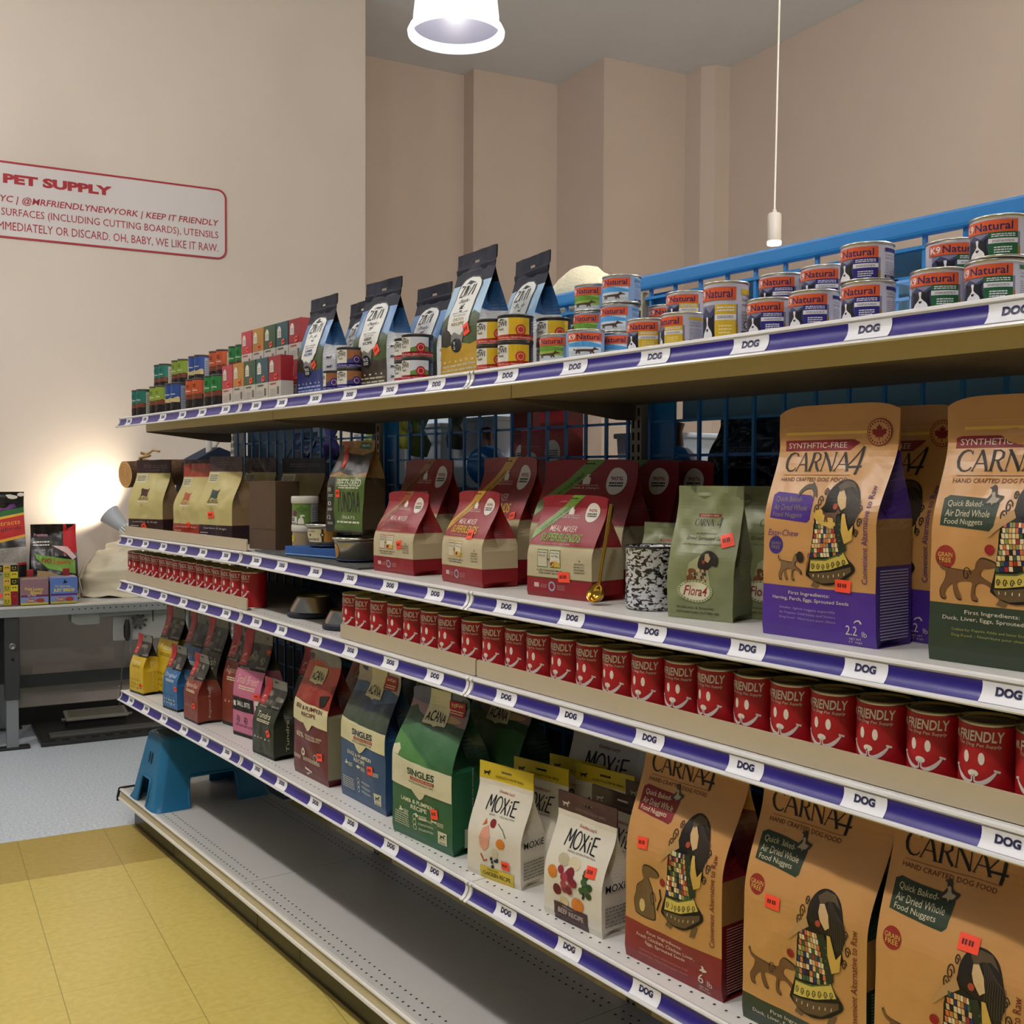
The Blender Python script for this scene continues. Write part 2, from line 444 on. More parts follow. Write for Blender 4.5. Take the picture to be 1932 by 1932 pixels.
def shelf(l, b):
    X0, X1 = b * BAY + .001, (b + 1) * BAY - .001
    zf = lambda X: sz(l, X)
    root = empty('shelf_unit', (0, 0, 0))
    tag(root, LVL[l] + ' shelf, ' + WHERE[b] + ', carrying ' + CONT[l][b], 'shelf', 'gondola shelves with purple price rails')
    mb = MB()
    def sb(x0, x1, y0, y1, a, c, mat):
        P = [(x, y, zf(x) + z) for z in (a, c) for x, y in ((x0, y0), (x1, y0), (x1, y1), (x0, y1))]
        mb.add(P, [(0, 3, 2, 1), (4, 5, 6, 7), (0, 1, 5, 4), (1, 2, 6, 5), (2, 3, 7, 6), (3, 0, 4, 7)], mat)
    sb(X0, X1, .004, .448, -.010, -.0005, ENAM)
    n = int((X1 - X0) / .0254)
    rowsY = (.030,) if l != 2 else ()
    for y in rowsY + (.40, .42):
        for i in range(n):
            x = X0 + .02 + i * .0254; r = .0027
            mb.add([(x + r * cos(a * pi / 3), y + r * sin(a * pi / 3), zf(x) + .0001) for a in range(6)], [tuple(range(6))], HOLE)
    mb.obj('deck', root)
    mb = MB()
    mb.add([(x, y, zf(x) + z) for x in (X0, X1) for y, z in ((.004, -.0105), (.10, -.0115), (.10, -.050), (.445, -.050))], [(0, 4, 5, 1), (1, 5, 6, 2)], BEIGE)
    mb.add([(x, y, zf(x) + z) for x in (X0, X1) for y, z in ((.1002, -.050), (.445, -.050), (.445, -.0115), (.1002, -.0115))], [(0, 4, 5, 1), (3, 2, 1, 0), (4, 7, 6, 5), (1, 5, 6, 2)], DKBROWN)
    mb.obj('pan', root)
    for x in (X0 + .004, X1 - .004):
        mb = MB(); mb.prism([(.102, -.02), (.445, -.02), (.445, -.085), (.40, -.085), (.102, -.053)], x - .0015, x + .0015, DKBROWN, lambda a, b_, c: (c, a, zf(c) + b_)); mb.obj('bracket', root)
    mb = MB()
    mb.grid([[(x, y, zf(x) + z) for y, z in RAIL_P] for x in (X0, X1)], RAILW, cu=True, smooth=False)
    for x in (X0, X1):
        mb.prism(RAIL_P, x - .0008, x + .0008, RAILW, lambda a, b_, c: (c, a, zf(c) + b_))
    # small white end clips
    for x in (X0 + .006, X1 - .006):
        rows = [[(x + d, y - .0022, zf(x) + z) for y, z in RAIL_P[1:12]] for d in (-.005, .005)]
        mb.grid(rows, RAILW, smooth=True)
    rail = mb.obj('price_rail', root)
    mb = MB(); mb.grid([[(x, y, zf(x) + z) for y, z in FACE] for x in (X0 + .012, X1 - .012)], PURP, smooth=True); mb.obj('purple_strip', rail)
    for k in LAB[b]:
        xc = b * BAY + k * BAY + .004 * sin(l * 7 + k * 31); hw = .034
        mb = MB(); g = [[(x, y - .0009, zf(x) + z) for y, z in FACE] for x in (xc - hw, xc + hw)]
        mb.grid(g, CARD, smooth=True)
        pr = Print(2 * hw, .024); pr.T('DOG', .50, .55, .48, .38, NAVY, 1, 0, .05)
        def lay(u, v, L):
            t = (1 - v) * (len(FACE) - 1); i = min(int(t), len(FACE) - 2); f = t - i
            y = FACE[i][0] * (1 - f) + FACE[i + 1][0] * f; z = FACE[i][1] * (1 - f) + FACE[i + 1][1] * f
            x = xc - hw + u * 2 * hw
            return (x, y - .0016, zf(x) + z)
        pr.lay(mb, lay, (), (.2, .4, .6, .8))
        mb.obj('label_card', rail)
    return root
for l in (1, 2, 3, 4):
    for b in range(3): shelf(l, b)

def base_unit(b):
    X0, X1 = b * BAY + .001, (b + 1) * BAY - .001
    zf = lambda X: sz(0, X)
    root = empty('base_deck', (0, 0, 0))
    tag(root, 'grey bottom deck on black kick plate, ' + WHERE[b], 'shelf', 'bottom decks of the shelving')
    grey = M('#c0bfba', rough=.36, spec=.5)
    mb = MB()
    P = [(x, y, zf(x) + z) for z in (-.012, -.0005) for x, y in ((X0, -.006), (X1, -.006), (X1, .448), (X0, .448))]
    mb.add(P, [(0, 3, 2, 1), (4, 5, 6, 7), (0, 1, 5, 4), (1, 2, 6, 5), (2, 3, 7, 6), (3, 0, 4, 7)], grey)
    n = int((X1 - X0) / .0254)
    for y in (.022, .055, .385, .41):
        for i in range(n):
            x = X0 + .02 + i * .0254 + (.006 if y == .055 else 0); r = .0034
            mb.add([(x + r * cos(a * pi / 3), y + r * sin(a * pi / 3), zf(x) + .0002) for a in range(6)], [tuple(range(6))], HOLE)
    mb.obj('deck', root)
    lipP = [(.004, .0005), (-.006, .002), (-.011, -.001), (-.0115, -.005), (-.0075, -.009), (-.006, -.014), (-.007, -.022), (-.011, -.029), (-.016, -.032), (-.0175, -.038), (-.0145, -.042), (-.004, -.04), (.004, -.03)]
    mb = MB(); mb.grid([[(x, y, zf(x) + z) for y, z in lipP] for x in (X0, X1)], M('#dedad2', rough=.32), cu=True, smooth=False)
    for x in (X0, X1): mb.prism(lipP, x - .0008, x + .0008, M('#dedad2', rough=.32), lambda a, b_, c: (c, a, zf(c) + b_))
    lip = mb.obj('front_lip', root)
    inlay = [(-.0082, -.0092), (-.0066, -.0142), (-.0076, -.0218), (-.0116, -.0288)]
    mb = MB(); mb.grid([[(x, y - .0007, zf(x) + z) for y, z in inlay] for x in (X0 + .004, X1 - .004)], M('#b9ab86', rough=.5), smooth=True); mb.obj('beige_insert', lip)
    if b == 0:
        mb = MB(); x = X0
        mb.prism([(-.021, -.046), (-.021, -.03), (-.013, .004), (-.004, .006), (.46, .004), (.46, -.004), (.0, -.004), (-.008, -.012), (-.012, -.03), (-.012, -.046)], x - .008, x - .001, M('#16150f', rough=.7), lambda a, b_, c: (c, a, zf(x) + b_))
        mb.obj('rubber_end_trim', root)
    mb = MB(); kk = M('#17140d', rough=.22, spec=.5)
    xs = [X0, X0 + .46, X1] if b == 0 else [X0, X0 + .30, X0 + .86, X1]
    for i in range(len(xs) - 1):
        mb.box(xs[i] + .001, xs[i + 1] - .001, .046, .054, .001, .118, kk)
    mb.box(X0, X1, .052, .44, .10, .112, kk)
    if b == 0: mb.box(X0, X0 + .008, .054, .44, .001, .112, kk)
    mb.obj('kick_plate', root)
for b in range(3): base_unit(b)

# uprights and blue wire-grid backs
UPR = M('#a99b80', rough=.5)
def upright(X, i):
    mb = MB()
    mb.box(X - .018, X + .018,   .452, .50, .002, 1.794, UPR if i else M('#d6d3cc', rough=.4))
    for k in range(60):
        z = .14 + k * .0275
        for dx in (-.009, .009): mb.box(X + dx - .003, X + dx + .003, .4512, .4522, z, z + .018, HOLE)
    o = mb.obj('shelf_upright')
    tag(o, ['slotted white upright post at the far end of the shelving', 'slotted beige upright post between the far and middle bays', 'slotted beige upright post between the middle and near bays', 'slotted beige upright post at the right edge of the near bay'][i], 'shelf post', 'slotted uprights')
for i in range(4): upright(i * BAY, i)
def grid_back(b):
    X0, X1 = b * BAY + .022, (b + 1) * BAY - .022
    root = empty('wire_grid_panel', (0, 0, 0))
    tag(root, 'blue wire grid back panel with thick top rail, ' + WHERE[b], 'grid panel', 'blue wire grid backs')
    mb = MB(); n = 15
    for i in range(n + 1):
        x = X0 + .015 + (X1 - X0 - .03) * i / n
        mb.box(x - .0035, x + .0035, .458, .465, .16, 1.80, BLUE)
    z = .20
    while z < 1.78:
        mb.box(X0, X1, .465, .471, z - .003, z + .003, BLUE); z += .0765
    mb.obj('wires', root)
    mb = MB(); mb.box(X0 - .02, X1 + .02, .446, .474, 1.798, 1.830, BLUE, bev=.006); mb.obj('top_rail', root)
    mb = MB(); mb.box(X0, X1, .455, .472, 1.775, 1.781, BLUE); mb.obj('second_bar', root)
    if b: 
        mb = MB(); mb.box(X0 - .004, X0 + .075, .474, .480, .16, 1.79, BLUE); mb.obj('side_plate', root)
for b in range(3): grid_back(b)
# beige product-stop lips
def fence(l, xa, xb, label):
    mb = MB(); zf = lambda X: sz(l, X)
    def f(a, b_, c): return (a, c, zf(a) + b_)
    pts = [(xa + .003, .001), (xb - .003, .001), (xb, .004), (xb, .033), (xb - .004, .036), (xa + .004, .036), (xa, .033), (xa, .004)]
    mb.prism(pts, .014, .0185, M('#b7a98d', rough=.45), f)
    mb.add([(x, y, zf(x) + z) for x in (xa, xb) for y, z in ((.0185, .0008), (.030, .0008), (.030, .002), (.0185, .002))], [(0, 1, 5, 4), (1, 2, 6, 5), (2, 3, 7, 6)], M('#b7a98d', rough=.45))
    o = mb.obj('shelf_lip', fix=True); tag(o, label, 'shelf lip', 'beige product stops')
fence(2, .01, 1.222, 'beige product stop strip in front of the cream bags on the second shelf')
fence(3, .01, 1.222, 'beige product stop strip in front of the far row of red cans')
fence(3, 1.83, 2.436, 'short beige product stop strip in front of the seven middle red cans')
fence(3, 2.442, 3.658, 'long beige product stop strip in front of the near row of red cans')
# ------------------------------------------------------------------ pouches and bags
STK = M('#f2492a', rough=.5)
STK_T = M('#5a1008', rough=.6)
def sm01(x): x = min(max(x, 0), 1); return x * x * (3 - 2 * x)
class Bag:
    def __init__(s, w, h, d, taper=(.45, .88), bulge=.006, wr=.0012, seed=0, flare=0.0, topw=1.0, notch=None, round_top=0, pinch=.02):
        s.w, s.h, s.d, s.tp, s.b, s.wr, s.seed, s.flare, s.topw, s.pinch = w, h, d, taper, bulge, wr, seed, flare, topw, pinch
        s.hole = notch; s.rt = round_top
        s.nu, s.nv = 20, 40
        s.us = [i / s.nu for i in range(s.nu + 1)]; s.vs = [j / s.nv for j in range(s.nv + 1)]
        if notch: # (u0,u1,v0,v1) hang slot
            s.us = sorted(set([a for a in s.us if min(abs(a - notch[0]), abs(a - notch[1])) > .015 and not notch[0] < a < notch[1]] + list(notch[:2])))
            s.vs = sorted(set([a for a in s.vs if min(abs(a - notch[2]), abs(a - notch[3])) > .008 and not notch[2] < a < notch[3]] + list(notch[2:])))
    def D(s, v):
        a, b = s.tp
        base = s.d / 2 * (1 - sm01((v - a) / (b - a)))
        if v < .05: base *= .93 + .07 * v / .05
        return max(base, .0012)
    def Wd(s, v):
        a, b = s.tp
        k = 1 - s.pinch * sin(pi * min(v / b, 1)) + (s.topw - 1) * sm01((v - .5) / .45)
        return s.w * k
    def S(s, u, v, L=0):
        D = s.D(v); W = s.Wd(v)
        e = sin(pi * u) ** .7 if 0 < u < 1 else 0
        vb = sin(pi * min(max((v - .02) / (s.tp[1] - .02), 0), 1))
        y = -D - s.b * e * vb
        y -= s.wr * (noise.noise(Vector((u * 3.1 + s.seed * 7.3, v * 5.3, s.seed))) + .5 * noise.noise(Vector((u * 7 + s.seed, v * 9, 3.1)))) * (0.35 + e) * 1.6 * min(1, v / .1)
        z = v * s.h
        if s.rt and v > .97: z -= s.rt * (2 * abs(u - .5)) ** 6 * (v - .97) / .03
        x = (u - .5) * W
        y += s.flare * sm01((v - .7) / .3)
        if L: y -= .00026 * L + .0002
        return (x, y, z)
    def shell(s, mb, bands, sidebands=None, back=None):
        """bands: [(v_end, material)] bottom to top"""
        vs = sorted(set(s.vs + [b[0] for b in bands if b[0] < 1] + ([b[0] for b in sidebands if b[0] < 1] if sidebands else [])))
        vs = [v for i, v in enumerate(vs) if i == 0 or v - vs[i - 1] > 1e-4]
        def pick(bl, v):
            for e, m in bl:
                if v < e: return m
            return bl[-1][1]
        sb = sidebands or bands; bk = back or bands
        for j in range(len(vs) - 1):
            v0, v1 = vs[j], vs[j + 1]; vm = (v0 + v1) / 2
            fr = [[s.S(u, v) for u in s.us] for v in (v0, v1)]
            hv = s.hole and s.hole[2] - 1e-6 < vm < s.hole[3]
            sk = (lambda i, jj: hv and s.hole[0] - 1e-6 <= (s.us[i] + s.us[i + 1]) / 2 <= s.hole[1]) if hv else None
            mb.grid(fr, pick(bands, vm), skip=sk)
            def bp(u, v):
                x, y, z = s.S(u, v); return (x, -y if v < s.tp[1] else max(-y, s.D(v)) if not s.flare else s.flare * sm01((v - .7) / .3) + .0012, z)
            mb.grid([[bp(u, v) for u in s.us[::-1]] for v in (v0, v1)], pick(bk, vm), skip=(lambda i, jj: hv and s.hole[0] <= (s.us[::-1][i] + s.us[::-1][i + 1]) / 2 <= s.hole[1]) if hv else None)
            for sg in (1, -1):
                u = 1 if sg > 0 else 0; rows = []
                for v in (v0, v1):
                    a = Vector(s.S(u, v)); c = Vector(bp(u, v)); D = s.D(v)
                    g = sqrt(max((s.d / 2) ** 2 - D * D, 0)) * .9 + .0005
                    q = [a]
                    for k in (.25, .5, .75):
                        p = a.lerp(c, k); p.x -= sg * g * (1 - abs(2 * k - 1)) ; q.append(p)
                    q.append(c); rows.append(q if sg > 0 else q[::-1])
                mb.grid(rows, pick(sb, vm), smooth=False)
        mb.add([s.S(0, 0), s.S(1, 0), bp(1, 0), bp(0, 0)], [(3, 2, 1, 0)], pick(bands, 0))
    def build(s, name, loc, yaw, bands, print_fn=None, sidebands=None, sticker=None, side_print=None, lean=0, back=None, roll=0):
        mb = MB(); s.shell(mb, bands, sidebands, back)
        if print_fn:
            pr = Print(s.w, s.h); print_fn(pr, s); pr.lay(mb, s.S, s.us[1:-1], s.vs[1:-1])
        if side_print:
            for k in range(side_print[0]):
                v = side_print[1] + (side_print[2] - side_print[1]) * k / side_print[0]; D = s.D(v) * .8; W = s.Wd(v) / 2
                x = W + .0008
                if s.d / 2 - s.D(v) > .004: continue
                for sg in (1,):
                    mb.add([(x, -D, v * s.h), (x, D, v * s.h), (x, D, v * s.h + .0022), (x, -D, v * s.h + .0022)], [(0, 1, 2, 3)], side_print[3])
        o = mb.obj(name, loc=loc, rot=(-lean, roll, yaw))
        for st in ([sticker] if isinstance(sticker, tuple) else (sticker or [])):
            u, v, wu, hv, ang = st
            q = MB(); pr = Print(s.w, s.h); c, d = cos(ang), sin(ang)
            cs = []
            for a, b in ((-1, -1), (1, -1), (1, 1), (-1, 1)):
                x = a * wu / 2 ; y = b * hv / 2
                cs.append((u + (x * c - y * d) / s.w, v + (x * d + y * c) / s.h))
            pr.P(cs, STK, 6); [pr.P([(u + (x * c - y * d) / s.w, v + (x * d + y * c) / s.h) for x, y in ((q * wu, -.12 * hv), ((q + .10) * wu, -.12 * hv), ((q + .10) * wu, .2 * hv), (q * wu, .2 * hv))], STK_T, 7) for q in (-.34, -.2, -.02, .12)]
            pr.lay(q, s.S, s.us[1:-1], s.vs[1:-1]); q.obj('price_sticker', o)
        return o
def put(w, h, d, xyz, yaw, **k): return Bag(w, h, d, **k), xyz, radians(yaw)

# --- small reusable drawings (unit coordinates mapped by f)
def blob(pr, pts, f, mat, L=2):
    n = len(pts)
    if n >= 9 and n != 25:            # round off organic outlines
        out = []
        for i in range(n):
            p0, p1, p2, p3 = pts[i - 1], pts[i], pts[(i + 1) % n], pts[(i + 2) % n]
            for t in (0, .34, .67):
                out.append(tuple(.5 * (2 * p1[k] + (p2[k] - p0[k]) * t + (2 * p0[k] - 5 * p1[k] + 4 * p2[k] - p3[k]) * t * t + (3 * p1[k] - p0[k] - 3 * p2[k] + p3[k]) * t ** 3) for k in (0, 1)))
        pts = out
    pr.P([f(a, b) for a, b in pts], mat, L)
def spiral(pr, f, cx, cy, r, turns, wd, mat, L=3, n=18, ph=0):
    pr.L([f(cx + r * (1 - i / n * .8) * cos(ph + 2 * pi * turns * i / n), cy + r * (1 - i / n * .8) * sin(ph + 2 * pi * turns * i / n)) for i in range(n + 1)], wd, mat, L)
DOG_STAND = [(.02, .80), (.08, .66), (.16, .60), (.14, .42), (.06, .22), (.08, .03), (.16, .0), (.17, .05), (.14, .10), (.17, .22), (.28, .36), (.30, .22), (.36, .04), (.44, .02), (.42, .10), (.38, .24), (.37, .40), (.60, .42),
             (.60, .24), (.60, .05), (.70, .01), (.70, .08), (.66, .14), (.68, .36), (.80, .40), (.92, .30), (.98, .22), (1.0, .28), (.94, .40), (.80, .50), (.74, .58), (.80, .72), (.90, .74), (1.02, .80), (1.0, .86), (.88, .92), (.76, .94), (.68, .84), (.62, .66), (.30, .68), (.16, .70), (.07, .76), (.05, .86)]
DOG_SIT = [(.15, .0), (.75, .0), (.85, .12), (.80, .45), (.70, .62), (.58, .74), (.62, .80), (.85, .82), (.95, .86), (.90, .94), (.66, 1.0), (.42, .98), (.34, .84), (.38, .70), (.16, .56), (.10, .40), (.02, .25), (.05, .08)]
DOG_WALK = [(.0, .62), (.06, .52), (.12, .5), (.1, .2), (.16, .2), (.2, .34), (.24, .2), (.3, .2), (.28, .4), (.62, .4), (.64, .2), (.7, .2), (.7, .36), (.76, .22), (.82, .22), (.78, .46), (.86, .6), (1.0, .6), (1.0, .68), (.88, .8), (.84, .9), (.78, .8), (.7, .66), (.2, .64), (.1, .6), (.03, .72)]
BIRD = [(.0, .15), (.35, .18), (.5, .0), (.56, .16), (.8, .22), (1.0, .5), (.8, .55), (.62, .62), (.55, .9), (.42, 1.0), (.30, .92), (.18, .86), (.30, .8), (.33, .62), (.22, .45)]
FISH = [(.0, .35), (.1, .6), (.35, .85), (.6, .9), (.62, 1.0), (.72, .88), (.9, .6), (1.0, .2), (.86, .3), (.78, .1), (.76, .4), (.6, .62), (.35, .6), (.12, .35), (.06, .22)]
LEAF = [(.5, 1.0), (.58, .82), (.68, .88), (.66, .62), (.82, .74), (.86, .66), (1.0, .66), (.92, .5), (.98, .44), (.72, .28), (.76, .18), (.53, .22), (.52, .0), (.48, .0), (.47, .22), (.24, .18), (.28, .28), (.02, .44), (.08, .5), (.0, .66), (.14, .66), (.18, .74), (.34, .62), (.32, .88), (.42, .82)]
BONE = [(.0, .55), (.02, .75), (.12, .8), (.2, .65), (.8, .65), (.88, .8), (.98, .75), (1, .55), (.98, .45), (1, .3), (.9, .2), (.8, .35), (.2, .35), (.1, .2), (.0, .3), (.02, .45)]
DOGFACE = [(.1, .0), (.3, .12), (.5, .1), (.8, .0), (.95, .15), (.9, .45), (1.0, .95), (.8, .78), (.6, .85), (.35, .85), (.15, .95), (.05, .8), (.12, .45)]
def serif(pr, text, u0, v0, hv, mat, L=3, kern=1.0):
    """light roman capitals drawn with thick and thin strokes"""
    G = {'C': (.78, [([(.72, .82), (.6, .97), (.42, 1.0), (.2, .9), (.06, .68), (.03, .45), (.1, .2), (.28, .03), (.48, 0), (.64, .06), (.74, .2)], (.05, .06, .07, .10, .14, .15, .13, .10, .07, .06, .04)), ([(.72, .98), (.72, .78)], .035)]),
         'A': (.82, [([(.0, .0), (.38, 1.0)], .05), ([(.36, 1.0), (.76, .0)], .13), ([(.13, .36), (.60, .36)], .045), ([(-.06, .01), (.1, .01)], .03), ([(.64, .01), (.86, .01)], .03)]),
         'R': (.74, [([(.12, 0), (.12, 1)], .13), ([(.1, .97), (.4, .98), (.56, .86), (.57, .66), (.42, .52), (.14, .5)], (.05, .06, .11, .11, .06, .05)), ([(.34, .5), (.52, .2), (.72, .0)], .12), ([(.0, .01), (.24, .01)], .03)]),
         'N': (.86, [([(.1, 0), (.1, 1)], .05), ([(.06, 1), (.74, 0)], .13), ([(.72, 0), (.72, 1)], .05), ([(.0, .01), (.2, .01)], .03), ([(.62, .99), (.82, .99)], .03), ([(-.02, .99), (.14, .99)], .03)]),
         '4': (.95, [([(.72, -.18), (.86, 1.3)], .15), ([(.86, 1.3), (.0, .22)], .06), ([(.0, .22), (1.0, .24)], .10)])}
    x = u0
    for ch in text:
        adv, st = G[ch]
        k = hv * pr.H / pr.W
        for pts, wd in st:
            W_ = [q * hv * pr.H for q in wd] if isinstance(wd, tuple) else wd * hv * pr.H
            pr.L([(x + a * k * kern, v0 + b * hv) for a, b in pts], W_, mat, L)
        x += adv * k * kern * 1.04
    return x

# ---- tan paper-look bag
def carna(kind, w, h, d, xyz, yaw, label, sticker=None, top=True, lean=0, seed=1, lay=None, **kw):
    C = {'purple': ('#4a2a86', '#43247c', '#8a7d5c'), 'green': ('#2c3a26', '#2a3824', '#c8bfa0'), 'red': ('#7e1c20', '#781a1e', '#d9cfae')}[kind]
    band, box, boxt = FOIL(C[0]), INK(C[1]), INK(C[2])
    tan = M('#bb8a4e', rough=.33, spec=.55, noise_amt=.05, nscale=14, bump=.55, bscale=26); tan2 = M('#c79a58', rough=.35)
    blk = INK('#17160f'); brn = INK('#5d2415'); lt = INK('#cfc8b4'); acc = INK('#7c1e1c')
    vl, vx, wb, wh, vb, dg, gv = lay or (.715, .625, .24, .44, .222, .235, .395)
    B = Bag(w, h, d, taper=(.48, .86) if top else (.52, .97), bulge=.007, wr=.0026, seed=seed, topw=1.05, round_top=.012, **kw)
    def pf(pr, s):
        if top:
            pr.R(.06, .94, .905, .909, tan2, 1); pr.R(.06, .94, .872, .884, M('#d8b24a', rough=.3), 1)
            pr.P([(.06, vl + .088), (.62, vl + .088), (.72, vl + .134), (.06, vl + .134)], acc, 1)
            pr.T('SYNTHETIC-FREE', .34, vl + .111, .50, .024, lt, 2)
        xe = serif(pr, 'CARNA', .09, vl, .080, blk, 3, .95); serif(pr, '4', xe - .03, vl, .080, blk, 3, .9)
        pr.T('HAND CRAFTED DOG FOOD', .38, vl - .036, .58, .017, brn, 2)
        pr.R(.10, .68, vl - .018, vl - .0165, brn, 2)
        pr.P([(.06, vx - .113), (.42, vx - .128), (.445, vx - .113), (.455, vx - .028), (.42, vx - .013), (.10, vx), (.06, vx - .013)], box, 1)
        for i, tx in enumerate(('Quick Baked-', 'Air Dried Whole', 'Food Nuggets')):
            pr.T(tx, (.225, .25, .23)[i], vx - .032 - i * .034, (.26, .32, .28)[i], .026, boxt, 2, .05)
        if kind == 'purple':
            blob(pr, FISH, lambda a, b: (.30 + a * .18, vx - .04 + b * .085), INK('#4b4434'), 3)
            pr.T('Easy-Chew', .20, .445, .30, .036, INK('#6d3a78'), 2, .25, -.004)
            pr.O(.13, gv, .0135, INK('#3a2a70')); pr.T('GRAIN', .13, gv + .008, .095, .014, boxt, 3); pr.T('FREE', .13, gv - .010, .08, .014, boxt, 3)
            blob(pr, DOG_STAND, lambda a, b: (.15 + a * .24, .245 + b * .125), INK('#2e2419'), 3); blob(pr, DOG_STAND, lambda a, b: (.158 + a * .222, .25 + b * .114), INK('#7a5e40'), 4); pr.E(.375, .35, .035, .024, INK('#2e2419'), 5)
            blob(pr, DOG_SIT, lambda a, b: (.42 + a * .07, .27 + b * .10), INK('#8a5a34'), 3)
        else:
            if kind == 'green':
                pr.O(.115, gv, .0150, INK('#8c2a1c')); pr.T('GRAIN', .115, gv + .008, .11, .017, INK('#d0b25a'), 3); pr.T('FREE', .115, gv - .012, .09, .017, INK('#d0b25a'), 3)
                blob(pr, DOG_STAND, lambda a, b: (.05 + a * .42, dg + b * .175), blk, 2); blob(pr, DOG_STAND, lambda a, b: (.056 + a * .408, dg + .004 + b * .166), INK('#6e4c2c'), 3)
                spiral(pr, lambda a, b: (a, b), .27, dg + .10, .03, 1.2, .0012, blk, 4)
            else:
                blob(pr, DOG_SIT, lambda a, b: (.10 + a * .30, dg + b * .25), blk, 2); blob(pr, DOG_SIT, lambda a, b: (.108 + a * .284, dg + .004 + b * .24), INK('#6b5434'), 3)
                spiral(pr, lambda a, b: (a, b), .33, dg + .10, .04, 1.3, .0016, blk, 4)
                pr.E(.20, dg + .05, .03, .03, INK('#c8ad6c'), 4); pr.L([(.38, dg + .06), (.42, dg + .12), (.40, dg + .16)], .003, blk, 3)
            blob(pr, BIRD, lambda a, b: (.345 + a * .13, vx - .045 + b * .085), INK('#3a352b'), 3); blob(pr, BIRD, lambda a, b: (.37 + a * .08, vx - .035 + b * .05), INK('#a59b86'), 4)
            pr.O(.425, dg + .195, .0065, INK('#8c1d1d'), 4)
        # woman in a patchwork dress
        F = lambda a, b: (.44 + a * .40, wb + b * wh)
        R = random.Random(5 + seed)
        hair = [(.24, .62), (.20, .70), (.30, .76), (.32, .86), (.40, .95), (.54, 1.0), (.72, .99), (.88, .93), (.98, .82), (1.04, .70), (.98, .60), (1.0, .52), (.88, .46), (.80, .52), (.66, .60), (.5, .58), (.36, .54)]
        blob(pr, hair, F, INK('#231d15'), 2)
        for cx, cy, r in ((.20, .79, .06), (.14, .71, .055), (.16, .62, .05), (1.02, .50, .045), (1.08, .60, .05), (1.04, .72, .045), (.28, .88, .04)): spiral(pr, F, cx, cy, r, 1.35, .0016, INK('#231d15'), 3, 14)
        for k in range(9): pr.L([F(.62 + k * .04, .97 - k * .02), F(.74 + k * .035, .80), F(.72 + k * .04, .56 + k * .006)], .0008, INK('#4f4231'), 3)
        blob(pr, [(.46, .94), (.58, .99), (.76, .975), (.9, .89), (.76, .93), (.64, .92), (.54, .88)], F, INK('#55462f'), 4)
        blob(pr, [(.52, .89), (.60, .90), (.70, .83), (.74, .74), (.66, .71), (.56, .775), (.52, .83)], F, INK('#c8a878'), 4)
        pr.E(*F(.53, .745), .020, .013, INK('#a5482c'), 5)
        blob(pr, [(.16, .66), (.54, .68), (.78, .32), (.98, .20), (.96, .13), (.62, .02), (.3, .0), (.0, .07), (-.02, .12), (.08, .30)], F, blk, 5)
        blob(pr, [(.02, .105), (.1, .035), (.3, .012), (.6, .035), (.92, .145), (.92, .19), (.5, .13), (.2, .11)], F, INK('#5e4a2e'), 6)
        blob(pr, [(.05, .12), (.2, .125), (.5, .15), (.88, .22), (.78, .32), (.44, .25), (.08, .23)], F, INK('#c9b355'), 6)
        for k in range(7): spiral(pr, F, .12 + k * .11, .165 + max(0, k - 2) * .014, .036, 1.25, .0012, blk, 7, 10)
        for k in range(7): pr.L([F(.12 + k * .11, .07 + max(0, k - 3) * .012), F(.125 + k * .11, .095 + max(0, k - 3) * .012)], .0012, INK('#d8cfb0'), 7)
        pr.L([F(.08, .235), F(.4, .24), (F(.76, .31))], .0022, INK('#4c5a2a'), 7)
        cols = ['#d8c9a0', '#c96a3c', '#20201c', '#8d8a4a', '#e2d3a8', '#9c2f28', '#d0a860', '#3d5a3a', '#c9a878', '#2c2c60', '#b8763c', '#d8c090']
        for j in range(9):
            q = j / 8; y0 = .255 + j * .046; a0 = .085 + q * .10; a1 = .72 - q * .20; n = 9 if j < 5 else 7
            for i in range(n):
                x0 = a0 + (a1 - a0) * i / n; x1 = a0 + (a1 - a0) * (i + .86) / n; dy = .03 * i / n * (1 - q); sk = -.01 * (1 - i / n)
                blob(pr, [(x0, y0 + dy), (x1, y0 + dy), (x1 + sk, y0 + dy + .039), (x0 + sk, y0 + dy + .039)], F, INK(cols[R.randrange(12)]), 6)
        blob(pr, [(.70, .30), (.84, .34), (.80, .50), (.64, .68), (.50, .66), (.62, .50)], F, INK('#27301f'), 7)
        for k in range(5): pr.E(*F(.68 + .02 * (k % 2), .38 + k * .05), .008, .004, INK('#4c5a34'), 8, 6)
        blob(pr, [(.70, .68), (.76, .68), (.88, .52), (.98, .58), (.95, .44), (.80, .40), (.72, .52)], F, INK('#c7a24c'), 8)
        if kind == 'purple':
            blob(pr, [(.12, .64), (.22, .58), (.50, .54), (.60, .57), (.56, .62), (.36, .66), (.26, .72), (.14, .70)], F, INK('#c7a24c'), 8)
            blob(pr, DOG_WALK, lambda a, b: F(.30 + a * .38, .56 + b * .20), INK('#2b1f14'), 9); blob(pr, DOG_WALK, lambda a, b: F(.315 + a * .35, .57 + b * .18), INK('#644832'), 10)
        else:
            blob(pr, [(.14, .62), (-.06, .53), (-.07, .56), (.10, .68), (.30, .77), (.36, .70)], F, INK('#b08a58'), 6)
        blob(pr, [(.06, -.02), (.20, -.035), (.26, -.005), (.12, .03)], F, INK('#6b5434'), 3); blob(pr, [(.68, -.03), (.80, -.02), (.88, .08), (.74, .05)], F, INK('#6b5434'), 3)
        pr.T('Convenient Alternative to Raw', .915, vb + .235, .40 * s.h / s.w, .046 * s.w / s.h, INK('#5b2f6c' if kind == 'purple' else '#6e1f1a'), 3, 0, 0, pi / 2)
